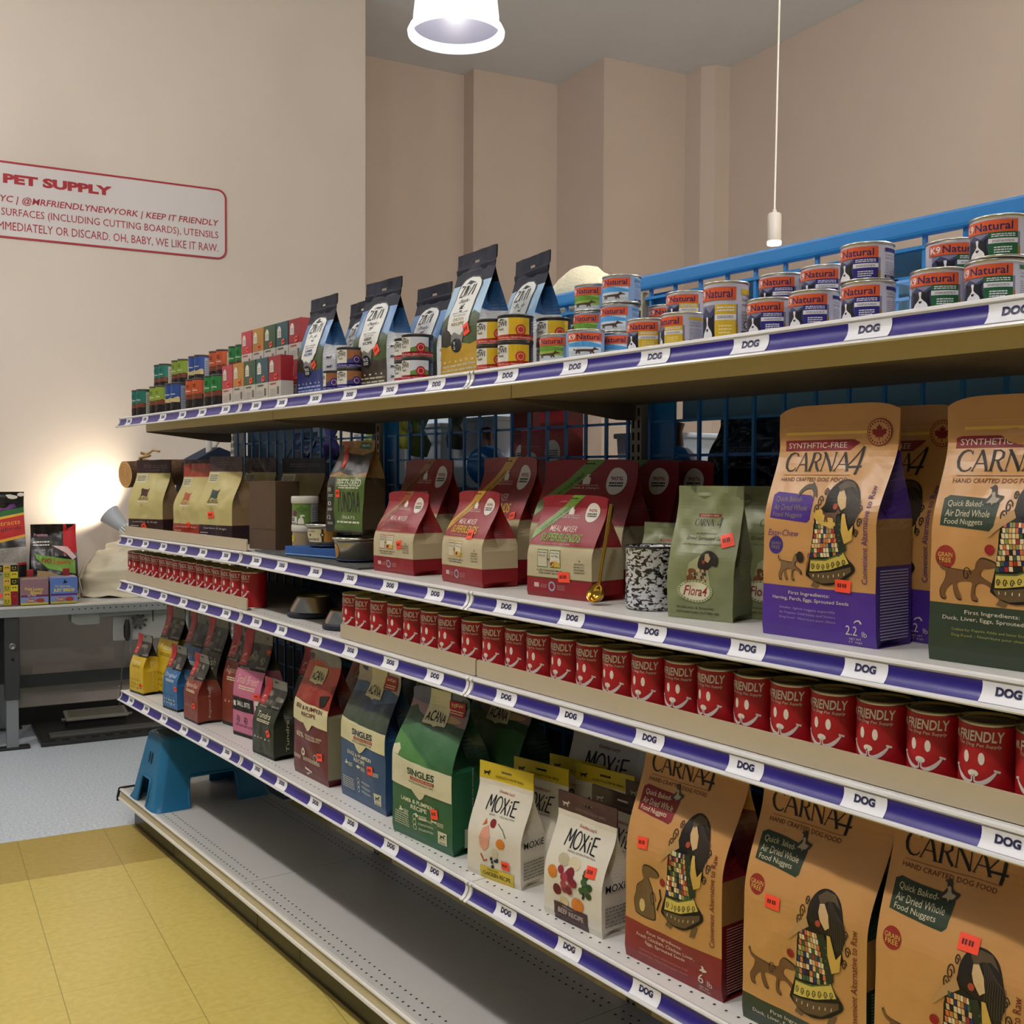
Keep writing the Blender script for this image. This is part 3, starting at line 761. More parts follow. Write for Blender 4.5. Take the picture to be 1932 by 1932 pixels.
        t1 = ('First Ingredients:', 'Herring, Perch, Eggs, Sprouted Seeds') if kind == 'purple' else ('First Ingredients:', 'Duck, Liver, Eggs, Sprouted Seeds') if kind == 'green' else ('First Ingredients:', 'Fresh Chicken, Chicken Liver,', 'Eggs, Sprouted Seeds')
        for i, tx in enumerate(t1): pr.T(tx, .44, vb - .030 - i * .025, min(.68, len(tx) * .0205), .019, lt, 2, 0, .006)
        y0 = vb - .045 - len(t1) * .025
        if y0 > .05:
            for i, tx in enumerate(('Smaller, lighter nuggets especially', 'for Puppies, Small Adults and Seniors', 'Dog Food - Nourriture pour chiens') if kind == 'purple' else ('Crafted for Puppies, Adults and Senior Dogs', 'Dog Food - Nourriture pour chiens')):
                pr.T(tx, .42, y0 - i * .021, .50, .0125, INK('#a99ab8' if kind == 'purple' else '#a3a05a' if kind == 'green' else '#c08070'), 2)
        if kind == 'purple':
            pr.T('2.2', .80, .062, .10, .038, lt, 2); pr.T('lb', .91, .052, .04, .022, lt, 2); blob(pr, FISH, lambda a, b: (.82 + a * .07, .088 + b * .022), lt, 2)
        elif vb > .15:
            pr.T('6', .80, .065, .055, .040, lt, 2); pr.T('lb', .89, .056, .05, .026, lt, 2); blob(pr, BIRD, lambda a, b: (.78 + a * .08, .092 + b * .03), lt, 2)
        pr.T('NET WT', .83, .028, .10, .009, lt, 2); pr.T('(2.72 kg)' if kind != 'purple' else '(1 kg)', .83, .015, .11, .009, lt, 2)
        if top:
            pr.O(.85, .875, .0195, acc, 5, 32); pr.O(.85, .875, .0182, tan, 6, 32); blob(pr, LEAF, lambda a, b: (.85 + (a - .5) * .024 / s.w, .875 + (b - .5) * .024 / s.h), acc, 7)
            for k in range(22): pr.O(.85 + .0155 / s.w * cos(k * 2 * pi / 22), .875 + .0155 / s.h * sin(k * 2 * pi / 22), .0014, acc, 7, 6)
    side = FOIL({'purple': '#3a1f70', 'green': '#22301e', 'red': '#661418'}[kind])
    sbr = M('#8a6536', rough=.5, noise_amt=.25, nscale=200)
    o = B.build('dog_food_bag', xyz, radians(yaw), [(vb, band), (1, tan)], pf, [(.33, side), (.52, sbr), (.80, side), (1, tan)], sticker, (24, .03, .32, INK('#8f86a8' if kind == 'purple' else '#6f8068' if kind == 'green' else '#a06a60')), lean)
    tag(o, label, 'dog food bag', 'tan dog food bags with a woman and dogs')
    return o
stk = (.75, .20, .024, .018, .02)
carna('purple', .195, .345, .09, (3.268, .093, sz(2, 3.27)), 3, 'tan bag with purple lower band, facing front on the second shelf', (.74, .242, .026, .018, -.02))
carna('purple', .195, .345, .09, (3.300, .205, sz(2, 3.27)), -3, 'tan bag with purple band directly behind the front purple-band bag', seed=2)
carna('purple', .195, .345, .09, (3.320, .318, sz(2, 3.27)), 2, 'tan purple-band bag at the back, third in the purple-band row', seed=3)
carna('green', .195, .345, .10, (3.548, .100, sz(2, 3.55)), 4, 'tan bag with dark green band at right end of the second shelf', seed=4)
carna('red', .222, .372, .11, (2.989, .092, sz(4, 2.99)), 2, 'large tan bag with deep red band on the fourth shelf beside white pouches', (.20, .57, .026, .019, .12), top=False, lay=(.872, .81, .25, .51, .19, .23, .58), seed=5)
carna('green', .222, .372, .11, (3.258, .094, sz(4, 3.26)), 2, 'large tan bag with green band, between the red-band bag and the cropped one', (.27, .54, .028, .019, .02), top=False, lay=(.868, .79, .15, .51, .115, .17, .585), seed=6)
carna('green', .222, .372, .11, (3.495, .094, sz(4, 3.49)), 2, 'large tan bag with green box, cropped by the right edge of the photo', (.60, .66, .028, .02, .02), top=False, lay=(.868, .79, .15, .51, .115, .17, .585), seed=7)

# ---- narrow bags with a red ribbon
def orijen(kind, w, h, d, xyz, yaw, label, seed, sticker=None, small=True, extra=None):
    body = {'yellow': '#c9a824', 'blue': '#2f6699', 'red': '#7c3626', 'pink': '#c06a88', 'green': '#2a3022', 'dark': '#3a2a22'}[kind]
    title = {'yellow': 'Puppy', 'blue': 'Original', 'red': 'Regional Red', 'pink': 'Small Breed', 'green': 'Tundra', 'dark': 'Six Fish'}[kind]
    bm_ = FOIL(body); dk = M('#2b2926', rough=.4, noise_amt=.5, nscale=60); grey = M('#6f6c62', rough=.45, noise_amt=.35, nscale=50)
    red = FOIL('#a3161f'); wt = INK('#e0ddd4'); blk = INK('#15140f'); gold = INK('#c9a86a')
    B = Bag(w, h, d, taper=(.40, .93), bulge=.004, wr=.0014, seed=seed, topw=1.02, pinch=.03)
    def pf(pr, s):
        # photograph of a pack in grey tones
        pr.P([(0, .76), (.2, .79), (.45, .74), (.7, .80), (1, .74), (1, .64), (0, .64)], dk, 1)
        for k in range(10):
            R = random.Random(seed * 10 + k); pr.E(.25 + R.random() * .7, .68 + R.random() * .16, .07 + .06 * R.random(), .02 + .02 * R.random(), INK(('#4a463e', '#6b665b', '#37342e', '#827d70')[k % 4]), 2, 9)
        pr.R(0, 1, .635, .655, blk, 2); pr.T('DOG FOOD', .28, .645, .35, .012, wt, 3)
        pr.P([(.0, .665), (.30, .665), (.37, 1.0), (.07, 1.0)], red, 3)
        pr.E(.165, .745, .085, .030, INK('#c96a5c'), 4); pr.E(.165, .745, .07, .024, red, 5); pr.L([(.10, .735), (.14, .765), (.19, .755), (.22, .775)], .0022, wt, 6); pr.T('ORIJEN', .165, .70, .16, .014, wt, 5)
        pr.T('DOG', .80, .668, .28, .018, INK('#b8b4a8'), 3, 0, .01)
        pr.T(title, .50, .545, .74 if len(title) > 6 else .6, .075, INK('#e4c9b8' if kind in ('red', 'pink') else '#dfe4ea' if kind == 'blue' else '#e9e2c0'), 3, .25, -.004)
        pr.lines(.22, .82, .455, .495, 2, INK('#e2d7b8' if kind != 'yellow' else '#8a7420'), 2, .55, seed)
        if kind == 'pink':
            pr.R(.0, .78, .245, .375, blk, 2); pr.T('SMALL BITES', .42, .315, .50, .045, wt, 3, 0, .01); blob(pr, DOGFACE, lambda a, b: (.03 + a * .1, .28 + b * .06), wt, 3)
            pr.R(.82, 1.0, .245, .375, INK('#d8cfc4'), 2); blob(pr, DOGFACE, lambda a, b: (.86 + a * .1, .29 + b * .05), blk, 3)
            for q in (.2, .5, .8): pr.O(q, .165, .011, blk, 2); pr.O(q, .165, .009, bm_, 3); blob(pr, DOG_SIT, lambda a, b: (q + (a - .5) * .06, .15 + b * .035), blk, 4)
            pr.lines(.12, .9, .10, .125, 2, INK('#7a3850'), 2)
        else:
            n = 5
            ic = INK('#6f5a10' if kind == 'yellow' else '#16324f' if kind == 'blue' else '#e6e1d2' if kind == 'green' else '#c9a08c')
            for k in range(n): blob(pr, (DOG_SIT, LEAF, FISH, BIRD, DOG_WALK)[k], lambda a, b: (.12 + k * .16 + a * .08, .23 + b * .03), ic, 2)
            if kind in ('yellow', 'blue'):
                for r in range(2):
                    for k in range(5): blob(pr, (LEAF, BIRD, FISH, DOG_SIT, BONE)[(k + r) % 5], lambda a, b: (.10 + k * .16 + a * .09, .09 + r * .06 + b * .035), ic if kind == 'yellow' else wt, 2)
        pr.R(0, 1, .0, .035, blk, 2)
        if small: pr.P([(.46, .955), (.6, .95), (.62, .968), (.46, .975)], blk, 4)
        if extra: extra(pr, s)
    o = B.build('dog_food_bag', xyz, radians(yaw), [(.035, blk), (.64, bm_), (.88, dk), (1, grey)], pf, [(.035, blk), (.64, bm_), (1, dk)], sticker)
    if seed % 2 or small:
        q = MB(); pr = Print(d, h); pr.T(title, .5, .30, .42 * h / d, .045, INK('#c9b8a0'), 1, .2, 0, pi / 2)
        pr.lay(q, lambda u, v, L: (w * (1 - .03 * sin(pi * min(v / .93, 1))) / 2 + .0012, (u - .5) * d, v * h)); q.obj('side_lettering', o)
    tag(o, label, 'dog food bag', 'dog food bags with red ribbons')
    return o
z4 = lambda x: sz(4, x)
orijen('yellow', .118, .224, .075, (.10, .062, z4(.1)), 8, 'small yellow bag with red ribbon at the far end of fourth shelf', 1, (.84, .16, .022, .016, .2))
orijen('yellow', .160, .335, .09, (.205, .146, z4(.2)), 6, 'tall yellow bag with red ribbon behind the small yellow bag', 2, small=False)
orijen('blue', .120, .226, .075, (.472, .068, z4(.47)), 6, 'small blue bag with red ribbon, front row of fourth shelf', 3, (.92, .36, .02, .016, .2))
orijen('blue', .160, .335, .09, (.425, .160, z4(.4)), 4, 'tall blue bag with red ribbon behind the small blue bag', 4, small=False)
orijen('red', .125, .226, .085, (.708, .066, z4(.7)), 2, 'small rust-brown bag with red ribbon, front row beside the blue bag', 5, (.8, .27, .02, .018, .2))
orijen('red', .160, .34, .09, (.868, .156, z4(.87)), 8, 'tall rust-brown bag with red ribbon, left of the pink bag', 6, (.82, .43, .022, .03, .3), small=False)
orijen('dark', .160, .34, .09, (.600, .165, z4(.6)), 4, 'tall dark bag with red ribbon at the back, behind rust-brown bags', 8, small=False)
orijen('pink', .165, .338, .09, (1.035, .130, z4(1)), 9, 'tall pink bag with red ribbon behind the small dark green bag', 7, (.9, .42, .03, .016, .1), small=False,
       extra=lambda pr, s: (pr.O(.93, .82, .012, INK('#a33c1c'), 5), pr.T('NEW', .93, .822, .10, .018, INK('#d8b070'), 6)))
orijen('green', .136, .224, .09, (1.282, .082, z4(1.28)), 4, 'small dark green bag with red ribbon, front row centre-left', 9, (.78, .335, .022, .02, .4))
orijen('green', .165, .335, .09, (1.29, .215, z4(1.3)), 4, 'tall dark green bag with red ribbon behind the small dark green bag', 10, small=False)

# ---- tall landscape-picture bags
def acana(kind, w, h, d, xyz, yaw, label, seed, sticker=None):
    body = {'red': '#5f1c20', 'blue': '#28496f', 'green': '#1c5a3a'}[kind]
    bm_ = FOIL(body); crm = FOIL('#cfc89c' if kind != 'green' else '#cdc8a8'); blk = INK('#14130f'); wt = INK('#d8d4b8'); acc = INK('#9c2622')
    ttl = {'red': '#5c1614', 'blue': '#1c2c4a', 'green': '#17402a'}[kind]
    B = Bag(w, h, d, taper=(.52, .95), bulge=.008, wr=.0022, seed=seed, topw=.92, pinch=.01, round_top=.01)
    sky = {'red': ('#8c8a88', '#b8492c', '#8e2e1e'), 'blue': ('#a89c8c', '#3c5c80', '#1f3450'), 'green': ('#5a5f74', '#8c6e74', '#2f5a34')}[kind]
    def pf(pr, s):
        if kind == 'red':
            pr.P([(0, .90), (.3, .92), (.55, .89), (1, .91), (1, .72), (0, .70)], M(sky[1], rough=.4, noise_amt=.3, nscale=30), 1); pr.P([(0, .76), (.4, .79), (.7, .74), (1, .78), (1, .62), (0, .62)], M(sky[2], rough=.4, noise_amt=.4, nscale=40), 2)
            for k in range(5): pr.L([(.05 + k * .1, .93), (.2 + k * .14, .86)], .004, INK('#c8683c'), 2)
        elif kind == 'blue':
            pr.P([(0, .86), (.25, .87), (.5, .83), (.8, .86), (1, .83), (1, .62), (0, .62)], M(sky[1], rough=.4, noise_amt=.2, nscale=25), 1); pr.P([(0, .78), (.3, .80), (.6, .74), (1, .79), (1, .62), (0, .62)], M(sky[2], rough=.4, noise_amt=.4, nscale=30), 2)
            pr.P([(0, .72), (.2, .73), (.5, .68), (.8, .71), (1, .70), (1, .58), (0, .58)], M('#3c4838', rough=.45, noise_amt=.5, nscale=60), 3)
        else:
            pr.P([(0, .90), (.5, .88), (1, .87), (1, .80), (0, .80)], M('#8a7078', rough=.4), 1); pr.E(.72, .83, .2, .02, INK('#b8966c'), 2)
            pr.P([(0, .84), (.12, .87), (.2, .83), (.5, .80), (.8, .81), (1, .79), (1, .6), (0, .6)], M('#26472c', rough=.45, noise_amt=.5, nscale=70), 3)
            pr.P([(0, .72), (.3, .77), (.55, .74), (.8, .76), (1, .74), (1, .52), (0, .52)], M('#35643a', rough=.45, noise_amt=.2, nscale=25), 4)
            pr.P([(0, .70), (.25, .66), (.6, .56), (.8, .50), (0, .50)], M('#4a7c40', rough=.45), 5); pr.L([(.2, .70), (.4, .64), (.75, .54)], .004, INK('#35643a'), 6)
        vt = {'red': .60, 'blue': .585, 'green': .53}[kind]; vl = {'red': .435, 'blue': .43, 'green': .34}[kind]
        pr.P([(0, vt + .015), (.5, vt), (1, vt - .01), (1, vl), (.62, vl + .01), (.56, vl - .03), (.50, vl - .05), (.44, vl - .03), (.38, vl + .005), (0, vl + .01)], crm, 7)
        if kind == 'green': pr.P([(0, vt + .015), (.12, vt + .015), (.16, vt + .06), (.10, vt + .09), (.0, vt + .07)], crm, 7)
        # logo patch
        c0, c1, l0, l1 = (.26, .66, .745, .88) if kind == 'red' else (.34, .70, .765, 1.0)
        pr.P([(c0, l1 + .0), (c1, l1), (c1, l0 + .015), (.5 * (c0 + c1) + .05, l0 + .012), (.5 * (c0 + c1), l0), (.5 * (c0 + c1) - .05, l0 + .012), (c0, l0 + .015)], crm, 8)
        pr.T('ACANA', (c0 + c1) / 2, l0 + .055, (c1 - c0) * .86, .045, blk, 9, 0, .02, 0, .55)
        if kind == 'red':
            pr.T('SINGLES', .46, .70, .24, .022, acc, 9, 0, .01); pr.P([(.72, .68), (.96, .70), (.90, .62), (.78, .60)], INK('#1d1a16'), 9); pr.lines(.74, .95, .72, .76, 3, INK('#d8583c'), 9)
            pr.T('BEEF & PUMPKIN', .5, .565, .76, .034, INK(ttl), 9, 0, .02); pr.T('RECIPE', .52, .515, .38, .032, INK(ttl), 9, 0, .02)
            pr.T('65%', .22, .335, .24, .045, wt, 3, 0, .02); pr.T('GRASS-FED BEEF', .62, .347, .46, .016, wt, 3, 0, .01); pr.T('INGREDIENTS', .60, .325, .38, .016, wt, 3, 0, .01)
            blob(pr, DOG_WALK, lambda a, b: (.44 + a * .10, .375 + b * .045), wt, 3)
            pr.O(.32, .20, .011, wt, 3); pr.O(.32, .20, .005, bm_, 4); pr.O(.68, .185, .011, wt, 3); pr.O(.68, .185, .009, bm_, 4)
            for q in (.12, .42, .66): pr.lines(q - .1, q + .14, .135, .165, 3, wt, 3, .5, int(q * 100))
            pr.L([(.36, .075), (.56, .06), (.40, .03)], .006, wt, 3)
        else:
            pr.R(.68, .94, .86, .95, acc, 8); pr.T('NEW', .81, .922, .18, .028, INK('#e0c8a8'), 9, 0, .01); pr.lines(.71, .91, .87, .90, 2, INK('#e0c8a8'), 9)
            pr.T('SINGLES', .54, vt - .062, .44, .045, INK(ttl), 9, 0, .03)
            pr.R(.36, .76, vt - .115, vt - .093, acc, 8); pr.T('+ WHOLESOME GRAINS', .56, vt - .104, .36, .012, wt, 9); pr.T('LIMITED INGREDIENT DIET', .54, vt - .130, .42, .014, INK(ttl), 9)
            t2 = ('DUCK & PUMPKIN', 'RECIPE') if kind == 'blue' else ('LAMB & PUMPKIN', 'RECIPE')
            pr.T(t2[0], .46, vl - .075, .56, .028, wt, 3, 0, .02); pr.T(t2[1], .48, vl - .112, .26, .028, wt, 3, 0, .02)
            for k in range(3):
                x = .12 + k * .28; blob(pr, (BIRD, LEAF, BONE)[k], lambda a, b: (x + a * .09, vl - .175 + b * .035), wt, 3); pr.lines(x + .1, x + .2, vl - .175, vl - .145, 3, wt, 3, .5, k)
            pr.lines(.06, .32, .08, .17, 6, wt, 3, .35, 4); 
            for k in range(3): pr.O(.42, .17 - k * .035, .0065, wt, 3); pr.O(.42, .17 - k * .035, .005, bm_, 4); pr.lines(.48, .70, .162 - k * .035, .178 - k * .035, 2, wt, 3, .4, k)
            pr.R(.78, .92, .055, .135, crm, 3); blob(pr, DOG_STAND, lambda a, b: (.80 + a * .10, .08 + b * .045), INK(ttl), 4); pr.lines(.80, .90, .06, .072, 2, INK(ttl), 4)
    bands = [(.55, bm_), (.80, FOIL(sky[2])), (1, FOIL(sky[0]))]
    sd = [(.05, bm_), (.55, FOIL('#8a8468')) if kind == 'red' else (.55, bm_), (1, FOIL({'red': '#5a1a18', 'blue': '#223c5c', 'green': '#143c26'}[kind]))]
    o = B.build('dog_food_bag', xyz, radians(yaw), bands, pf, sd, sticker)
    if kind != 'red':
        q = MB(); pr = Print(d, h); pr.T('MADE IN OUR USA KITCHENS', .5, .37, .36 * h / d, .012 * d / h * 2.4, wt, 1, 0, 0, pi / 2); pr.R(.3, .72, .04, .16, INK('#9aa08a'), 1); pr.T('USA', .51, .10, .10 * h / d, .05 * .5, bm_, 2, 0, .02, pi / 2)
        pr.lay(q, lambda u, v, L: (w / 2 + .0010 + L * .0003, (u - .5) * d, v * h)); q.obj('side_panel_print', o)
    tag(o, label, 'dog food bag', 'tall landscape-picture dog food bags')
    return o
acana('red', .206, .345, .09, (1.574, .098, z4(1.57)), 1, 'deep red bag with cream recipe band, fourth shelf between dark green and blue bags', 21, (.80, .21, .028, .020, .15))
acana('red', .206, .345, .09, (1.600, .225, z4(1.6)), 1, 'deep red bag in the shade behind the front deep red bag', 22)
acana('blue', .236, .348, .10, (1.858, .112, z4(1.86)), 0, 'navy blue bag with cream band and mountain picture on the fourth shelf', 23, (.72, .285, .028, .022, .1))
acana('blue', .236, .348, .10, (1.875, .245, z4(1.87)), 0, 'navy blue bag in the shade behind the front navy bag', 24)
acana('green', .236, .345, .11, (2.182, .092, z4(2.18)), 4, 'bright green bag with hill picture, front row of fourth shelf', 25, (.74, .235, .028, .022, .15))
acana('green', .236, .345, .11, (2.235, .230, z4(2.2)), 4, 'bright green bag in the shade behind the front green bag', 26)

# ---- white pouches with coloured header
def moxie(kind, w, h, d, xyz, yaw, label, seed, sticker=None, big=False):
    hd = FOIL('#c9b02a' if kind == 'yellow' else '#3c2024'); wh = M('#d9d2c2', rough=.42, spec=.4); blk = INK('#15151c'); red = INK('#a8402c')
    B = Bag(w, h, d, taper=(.35, .85), bulge=.005, wr=.0014, seed=seed, topw=1.0, notch=(.42, .60, .925, .945) if not big else None, pinch=.02)
    hv = .845
    def pf(pr, s):
        if not big:
            blob(pr, DOG_WALK, lambda a, b: (.08 + a * .13, .865 + b * .075), blk if kind == 'yellow' else INK('#b8a8a4'), 2)
            pr.T('GOOD DOGS STAY BY SIMPLE', .56, .885, .52, .022, blk if kind == 'yellow' else INK('#8a7470'), 2)
        q = -.05 if big else 0
        pr.T("Grandma Lucy's", .55, .765 + q, .30, .032, red, 2, .2, .01)
        M4 = {'M': [([(.0, .0), (.08, 1.0)], .10), ([(.08, 1.0), (.24, .3)], .12), ([(.24, .3), (.40, 1.05)], .09), ([(.40, 1.05), (.44, -.05)], .12)], 'O': [([(.20 + .2 * cos(t * pi / 8), .5 + .5 * sin(t * pi / 8)) for t in range(17)], .10)],
              'X': [([(.0, 1.0), (.34, .0)], .12), ([(.32, 1.0), (.02, .0)], .09)], 'i': [([(.08, .0), (.08, .66)], .10), ([(.06, .82), (.13, .92)], .09)], 'E': [([(.05, .0), (.05, 1.0)], .11), ([(.05, .97), (.34, 1.0)], .09), ([(.05, .52), (.30, .54)], .09), ([(.05, .03), (.34, .0)], .09)]}
        x = .26; k = .125 * s.h / s.w
        for ch, adv in zip('MOXiE', (.52, .46, .40, .22, .4)):
            for pts, wd in M4[ch]: pr.L([(x + a * k * 1.5, .60 + q + b * .125) for a, b in pts], wd * .125 * s.h, blk, 3)
            x += adv * k * 1.5
        pr.T('SINGLE SOURCE PROTEIN', .58, .575 + q, .46, .014, INK('#5a5a58'), 2)
        if kind == 'yellow':
            pr.P([(.26, .28), (.34, .25), (.44, .30), (.46, .40), (.40, .49), (.30, .45), (.25, .36)], INK('#d89a84'), 3)
            pr.O(.47, .51, .0085, INK('#7c1e22'), 4); pr.E(.66, .36, .08, .045, INK('#cc7a28'), 3); pr.P([(.28, .47), (.36, .50), (.33, .54)], INK('#c9622c'), 3)
            pr.L([(.56, .52), (.68, .48), (.74, .42)], .002, INK('#55604a'), 3); pr.L([(.28, .22), (.34, .16), (.4, .18)], .004, INK('#b0442c'), 3)
            for k_ in range(9):
                R = random.Random(k_); pr.O(.46 + R.random() * .14, .12 + R.random() * .09, .0034, INK('#23283c'), 3, 8)
            pr.E(.56, .27, .06, .04, INK('#c9bfa0'), 2)
            pr.R(.26, .88, -.0, .115, hd, 4); pr.T('CHICKEN RECIPE', .57, .055, .50, .038, blk, 5, 0, .01); pr.T('FREEZE-DRIED', .5, .093, .2, .012, blk, 5)
        else:
            R = random.Random(3)
            for k_ in range(16): pr.E(.44 + R.uniform(-.13, .13), .36 + R.uniform(-.09, .09), .055, .034, INK(('#8c2a38', '#a33c48', '#74202c')[k_ % 3]), 3 + k_ % 3, 10)
            for k_ in range(10): pr.E(.75 + R.uniform(-.07, .07), .38 + R.uniform(-.10, .10), .05, .03, INK(('#2c4a28', '#3c5c34')[k_ % 2]), 3 + k_ % 2, 10)
            pr.E(.17, .38, .085, .05, INK('#c97a28'), 3); pr.E(.26, .25, .07, .045, INK('#6b1c22'), 3); pr.E(.38, .17, .08, .035, INK('#d0b88c'), 3); pr.E(.62, .19, .10, .055, INK('#cc7830'), 3); pr.E(.52, .50, .1, .05, INK('#d2c6a4'), 2)
            for k_ in range(6): pr.O(.66 + R.random() * .08, .26 + R.random() * .05, .003, INK('#1c2030'), 4, 8)
            pr.E(.33, .50, .10, .05, INK('#b8ae90'), 2)
            pr.R(.20, .78, -.0, .145, hd, 4); pr.T('BEEF RECIPE', .49, .085, .44, .040, INK('#c9b8b0'), 5, 0, .01); pr.T('FREEZE-DRIED', .44, .125, .2, .010, INK('#c9b8b0'), 5)
    bands = [(1, wh)] if big else [(hv, wh), (1, hd)]
    o = B.build('dog_food_pouch', xyz, radians(yaw), bands, pf, None, sticker)
    q = MB(); pr = Print(d, h); pr.T('MOXiE', .5, .38, .8, .06, blk, 1, 0, .01); pr.lines(.1, .9, .08, .25, 6, INK('#77736a'), 1, .4)
    pr.lay(q, lambda u, v, L: (w / 2 + .0012, (u - .5) * d, v * h)); q.obj('side_lettering', o)
    tag(o, label, 'dog food pouch', 'white pouches with coloured headers')
    return o
moxie('yellow', .157, .232, .075, (2.457, .080, z4(2.45)), 10, 'white pouch with yellow header, frontmost of the yellow-header row', 31, (.74, .175, .024, .018, .02))
moxie('yellow', .157, .232, .075, (2.474, .158, z4(2.5)), 10, 'white pouch with yellow header, second behind the frontmost one', 32)
moxie('yellow', .157, .232, .075, (2.500, .236, z4(2.5)), 10, 'white pouch with yellow header, left one of the shaded pair behind', 33)
moxie('yellow', .157, .232, .075, (2.590, .236, z4(2.5)), 10, 'white pouch with yellow header, right one of the shaded pair behind', 34)
moxie('brown', .162, .232, .075, (2.727, .074, z4(2.72)), 3, 'white pouch with dark brown header, frontmost of the brown-header row', 35, (.80, .485, .024, .02, .02))
moxie('brown', .162, .232, .075, (2.738, .150, z4(2.72)), 3, 'white pouch with dark brown header, second behind the frontmost one', 36)
moxie('brown', .162, .232, .075, (2.752, .226, z4(2.72)), 3, 'white pouch with dark brown header, third back beside the tan bag', 37)
moxie('brown', .21, .345, .08, (2.500, .325, z4(2.5)), 6, 'tall white pouch at the back behind the yellow and brown headers', 38, (.28, .80, .028, .018, .1), big=True)
moxie('brown', .21, .345, .08, (2.715, .325, z4(2.7)), 4, 'tall white pouch at the back, right of the other tall white one', 39, big=True)

# ---- red pouches with a diagonal stripe
def stella(w, h, d, xyz, yaw, label, seed, stripe, word, sticker=None):
    red = M('#861a1f', rough=.42, spec=.4); crm = FOIL('#b9ab88'); st = FOIL({'g': '#62842a', 'y': '#b88a26', 'o': '#8a4a1c'}[stripe]); wt = INK('#d9d3c4'); blk = INK('#15140f'); ac = INK({'g': '#6a9a3a', 'y': '#c9a43a', 'o': '#7e2a1c'}[stripe])
    B = Bag(w, h, d, taper=(.38, .93), bulge=.004, wr=.0012, seed=seed, topw=.98, round_top=.006)
    def pf(pr, s):
        pr.R(0, 1, .19, .505, crm, 1); pr.R(0, 1, .497, .503, st, 2); pr.R(0, 1, .19, .195, st, 2)
        k = s.h / s.w
        pr.P([(0, .66), (.50, 1.0), (.68, 1.0), (0, .54 + .01)], st, 2)
        pr.T('KICKSTART YOUR KIBBLE!', .27, .77, .42, .026, blk, 3, 0, .01, math.atan2(.40 * s.h, .58 * s.w))
        blob(pr, BONE, lambda a, b: (.46 + a * .1, .955 + b * .025), blk, 4)
        pr.R(.44, .52, .81, .86, wt, 2); blob(pr, DOG_SIT, lambda a, b: (.45 + a * .07, .845 + b * .04), wt, 3); pr.R(.36, .62, .80, .803, wt, 2); pr.T("Stella & Chewy's", .49, .78, .28, .022, wt, 2)
        pr.O(.80, .835, .105 * s.w, wt, 2); pr.T('90%', .80, .855, .13, .03, INK('#8e1c20'), 3, 0, .01); pr.lines(.73, .87, .795, .835, 2, blk, 3, .6)
        pr.T('MEAL MIXER', .46, .672, .42, .056, INK('#dcbcb0'), 3, 0, .008); pr.T('SUPERBLENDS', .47, .588, .62, .078, ac, 3, .1, .02)
        pr.T(word, .42, .525, .46, .014, INK('#c09088'), 2)
        for x, c in ((.26, '#c8bfa8'), (.46, '#d6cdb8')):
            pr.R(x - .085, x + .085, .29, .465, INK({'g': '#55803a', 'y': '#b8963a', 'o': '#9a6a48'}[stripe]), 2); pr.R(x - .075, x + .075, .30, .455, INK(c), 3)
            pr.T('FREEZE-DRIED', x, .435, .13, .014, blk, 4); pr.T('RAW' if x < .3 else 'PATTIES', x, .405, .11, .022, INK('#3c5a2c'), 4)
        pr.P([(.40, .30), (.52, .30), (.54, .34), (.44, .36)], INK('#c8a43c'), 5); pr.E(.42, .325, .03, .025, INK('#8e241c'), 5)
        pr.T('+', .36, .37, .03, .03, blk, 4); pr.T('A LIFE-CHANGING MIX-IN', .37, .262, .40, .018, blk, 3, 0, .006); pr.T('FOR EVERY BOWL', .37, .235, .32, .018, blk, 3, 0, .006)
        for i, tx in enumerate(('ADDED', 'PROBIOTICS', 'FOR OPTIMAL', 'DIGESTION')): pr.T(tx, .83, .345 - i * .027, .15, .017, blk, 3)
        pr.T('+', .83, .375, .03, .025, blk, 3)
        pr.O(.40, .11, .055 * s.w, INK('#9aa0b0'), 2); pr.O(.40, .11, .035 * s.w, red, 3); pr.R(.12, .2, .09, .135, INK('#c9a8a0'), 2); pr.lines(.22, .32, .09, .13, 3, INK('#b0786c'), 2); pr.lines(.48, .60, .08, .135, 3, INK('#b0786c'), 2)
    o = B.build('dog_food_pouch', xyz, radians(yaw), [(1, red)], pf, [(.19, red), (.5, crm), (1, red)], sticker)
    tag(o, label, 'dog food pouch', 'red pouches with diagonal stripes')
    return o
z2 = lambda x: sz(2, x)
stella(.176, .195, .09, (2.019, .101, z2(2.0)), 3, 'small red pouch with brown diagonal stripe, leftmost of the small red pouches', 41, 'o', 'BEEF & VENISON RECIPE', (.68, .355, .020, .020, .2))
stella(.265, .275, .10, (1.885, .240, z2(1.9)), -4, 'large red pouch with brown stripe behind the leftmost small red pouch', 42, 'o', 'BEEF & VENISON RECIPE')
stella(.174, .203, .09, (2.322, .101, z2(2.3)), -3, 'small red pouch with yellow diagonal stripe, middle of the small ones', 43, 'y', 'CAGE-FREE RECIPE', (.66, .54, .024, .020, .1))
stella(.265, .278, .10, (2.262, .226, z2(2.2)), -8, 'large red pouch with yellow stripe behind the small yellow-striped pouch', 44, 'y', 'CAGE-FREE RECIPE', (.86, .53, .024, .016, .2))
stella(.178, .200, .09, (2.631, .118, z2(2.6)), 7, 'small red pouch with bright green stripe beside the gold scoop', 45, 'g', 'GRASS-FED RECIPE', (.60, .21, .032, .020, .05))
stella(.265, .272, .10, (2.535, .237, z2(2.5)), 8, 'large red pouch with green stripe behind the small green-striped pouch', 46, 'g', 'GRASS-FED RECIPE')
stella(.265, .272, .07, (2.555, .338, z2(2.6)), 5, 'large shaded red pouch directly behind the large green-striped one', 47, 'g', 'GRASS-FED RECIPE')
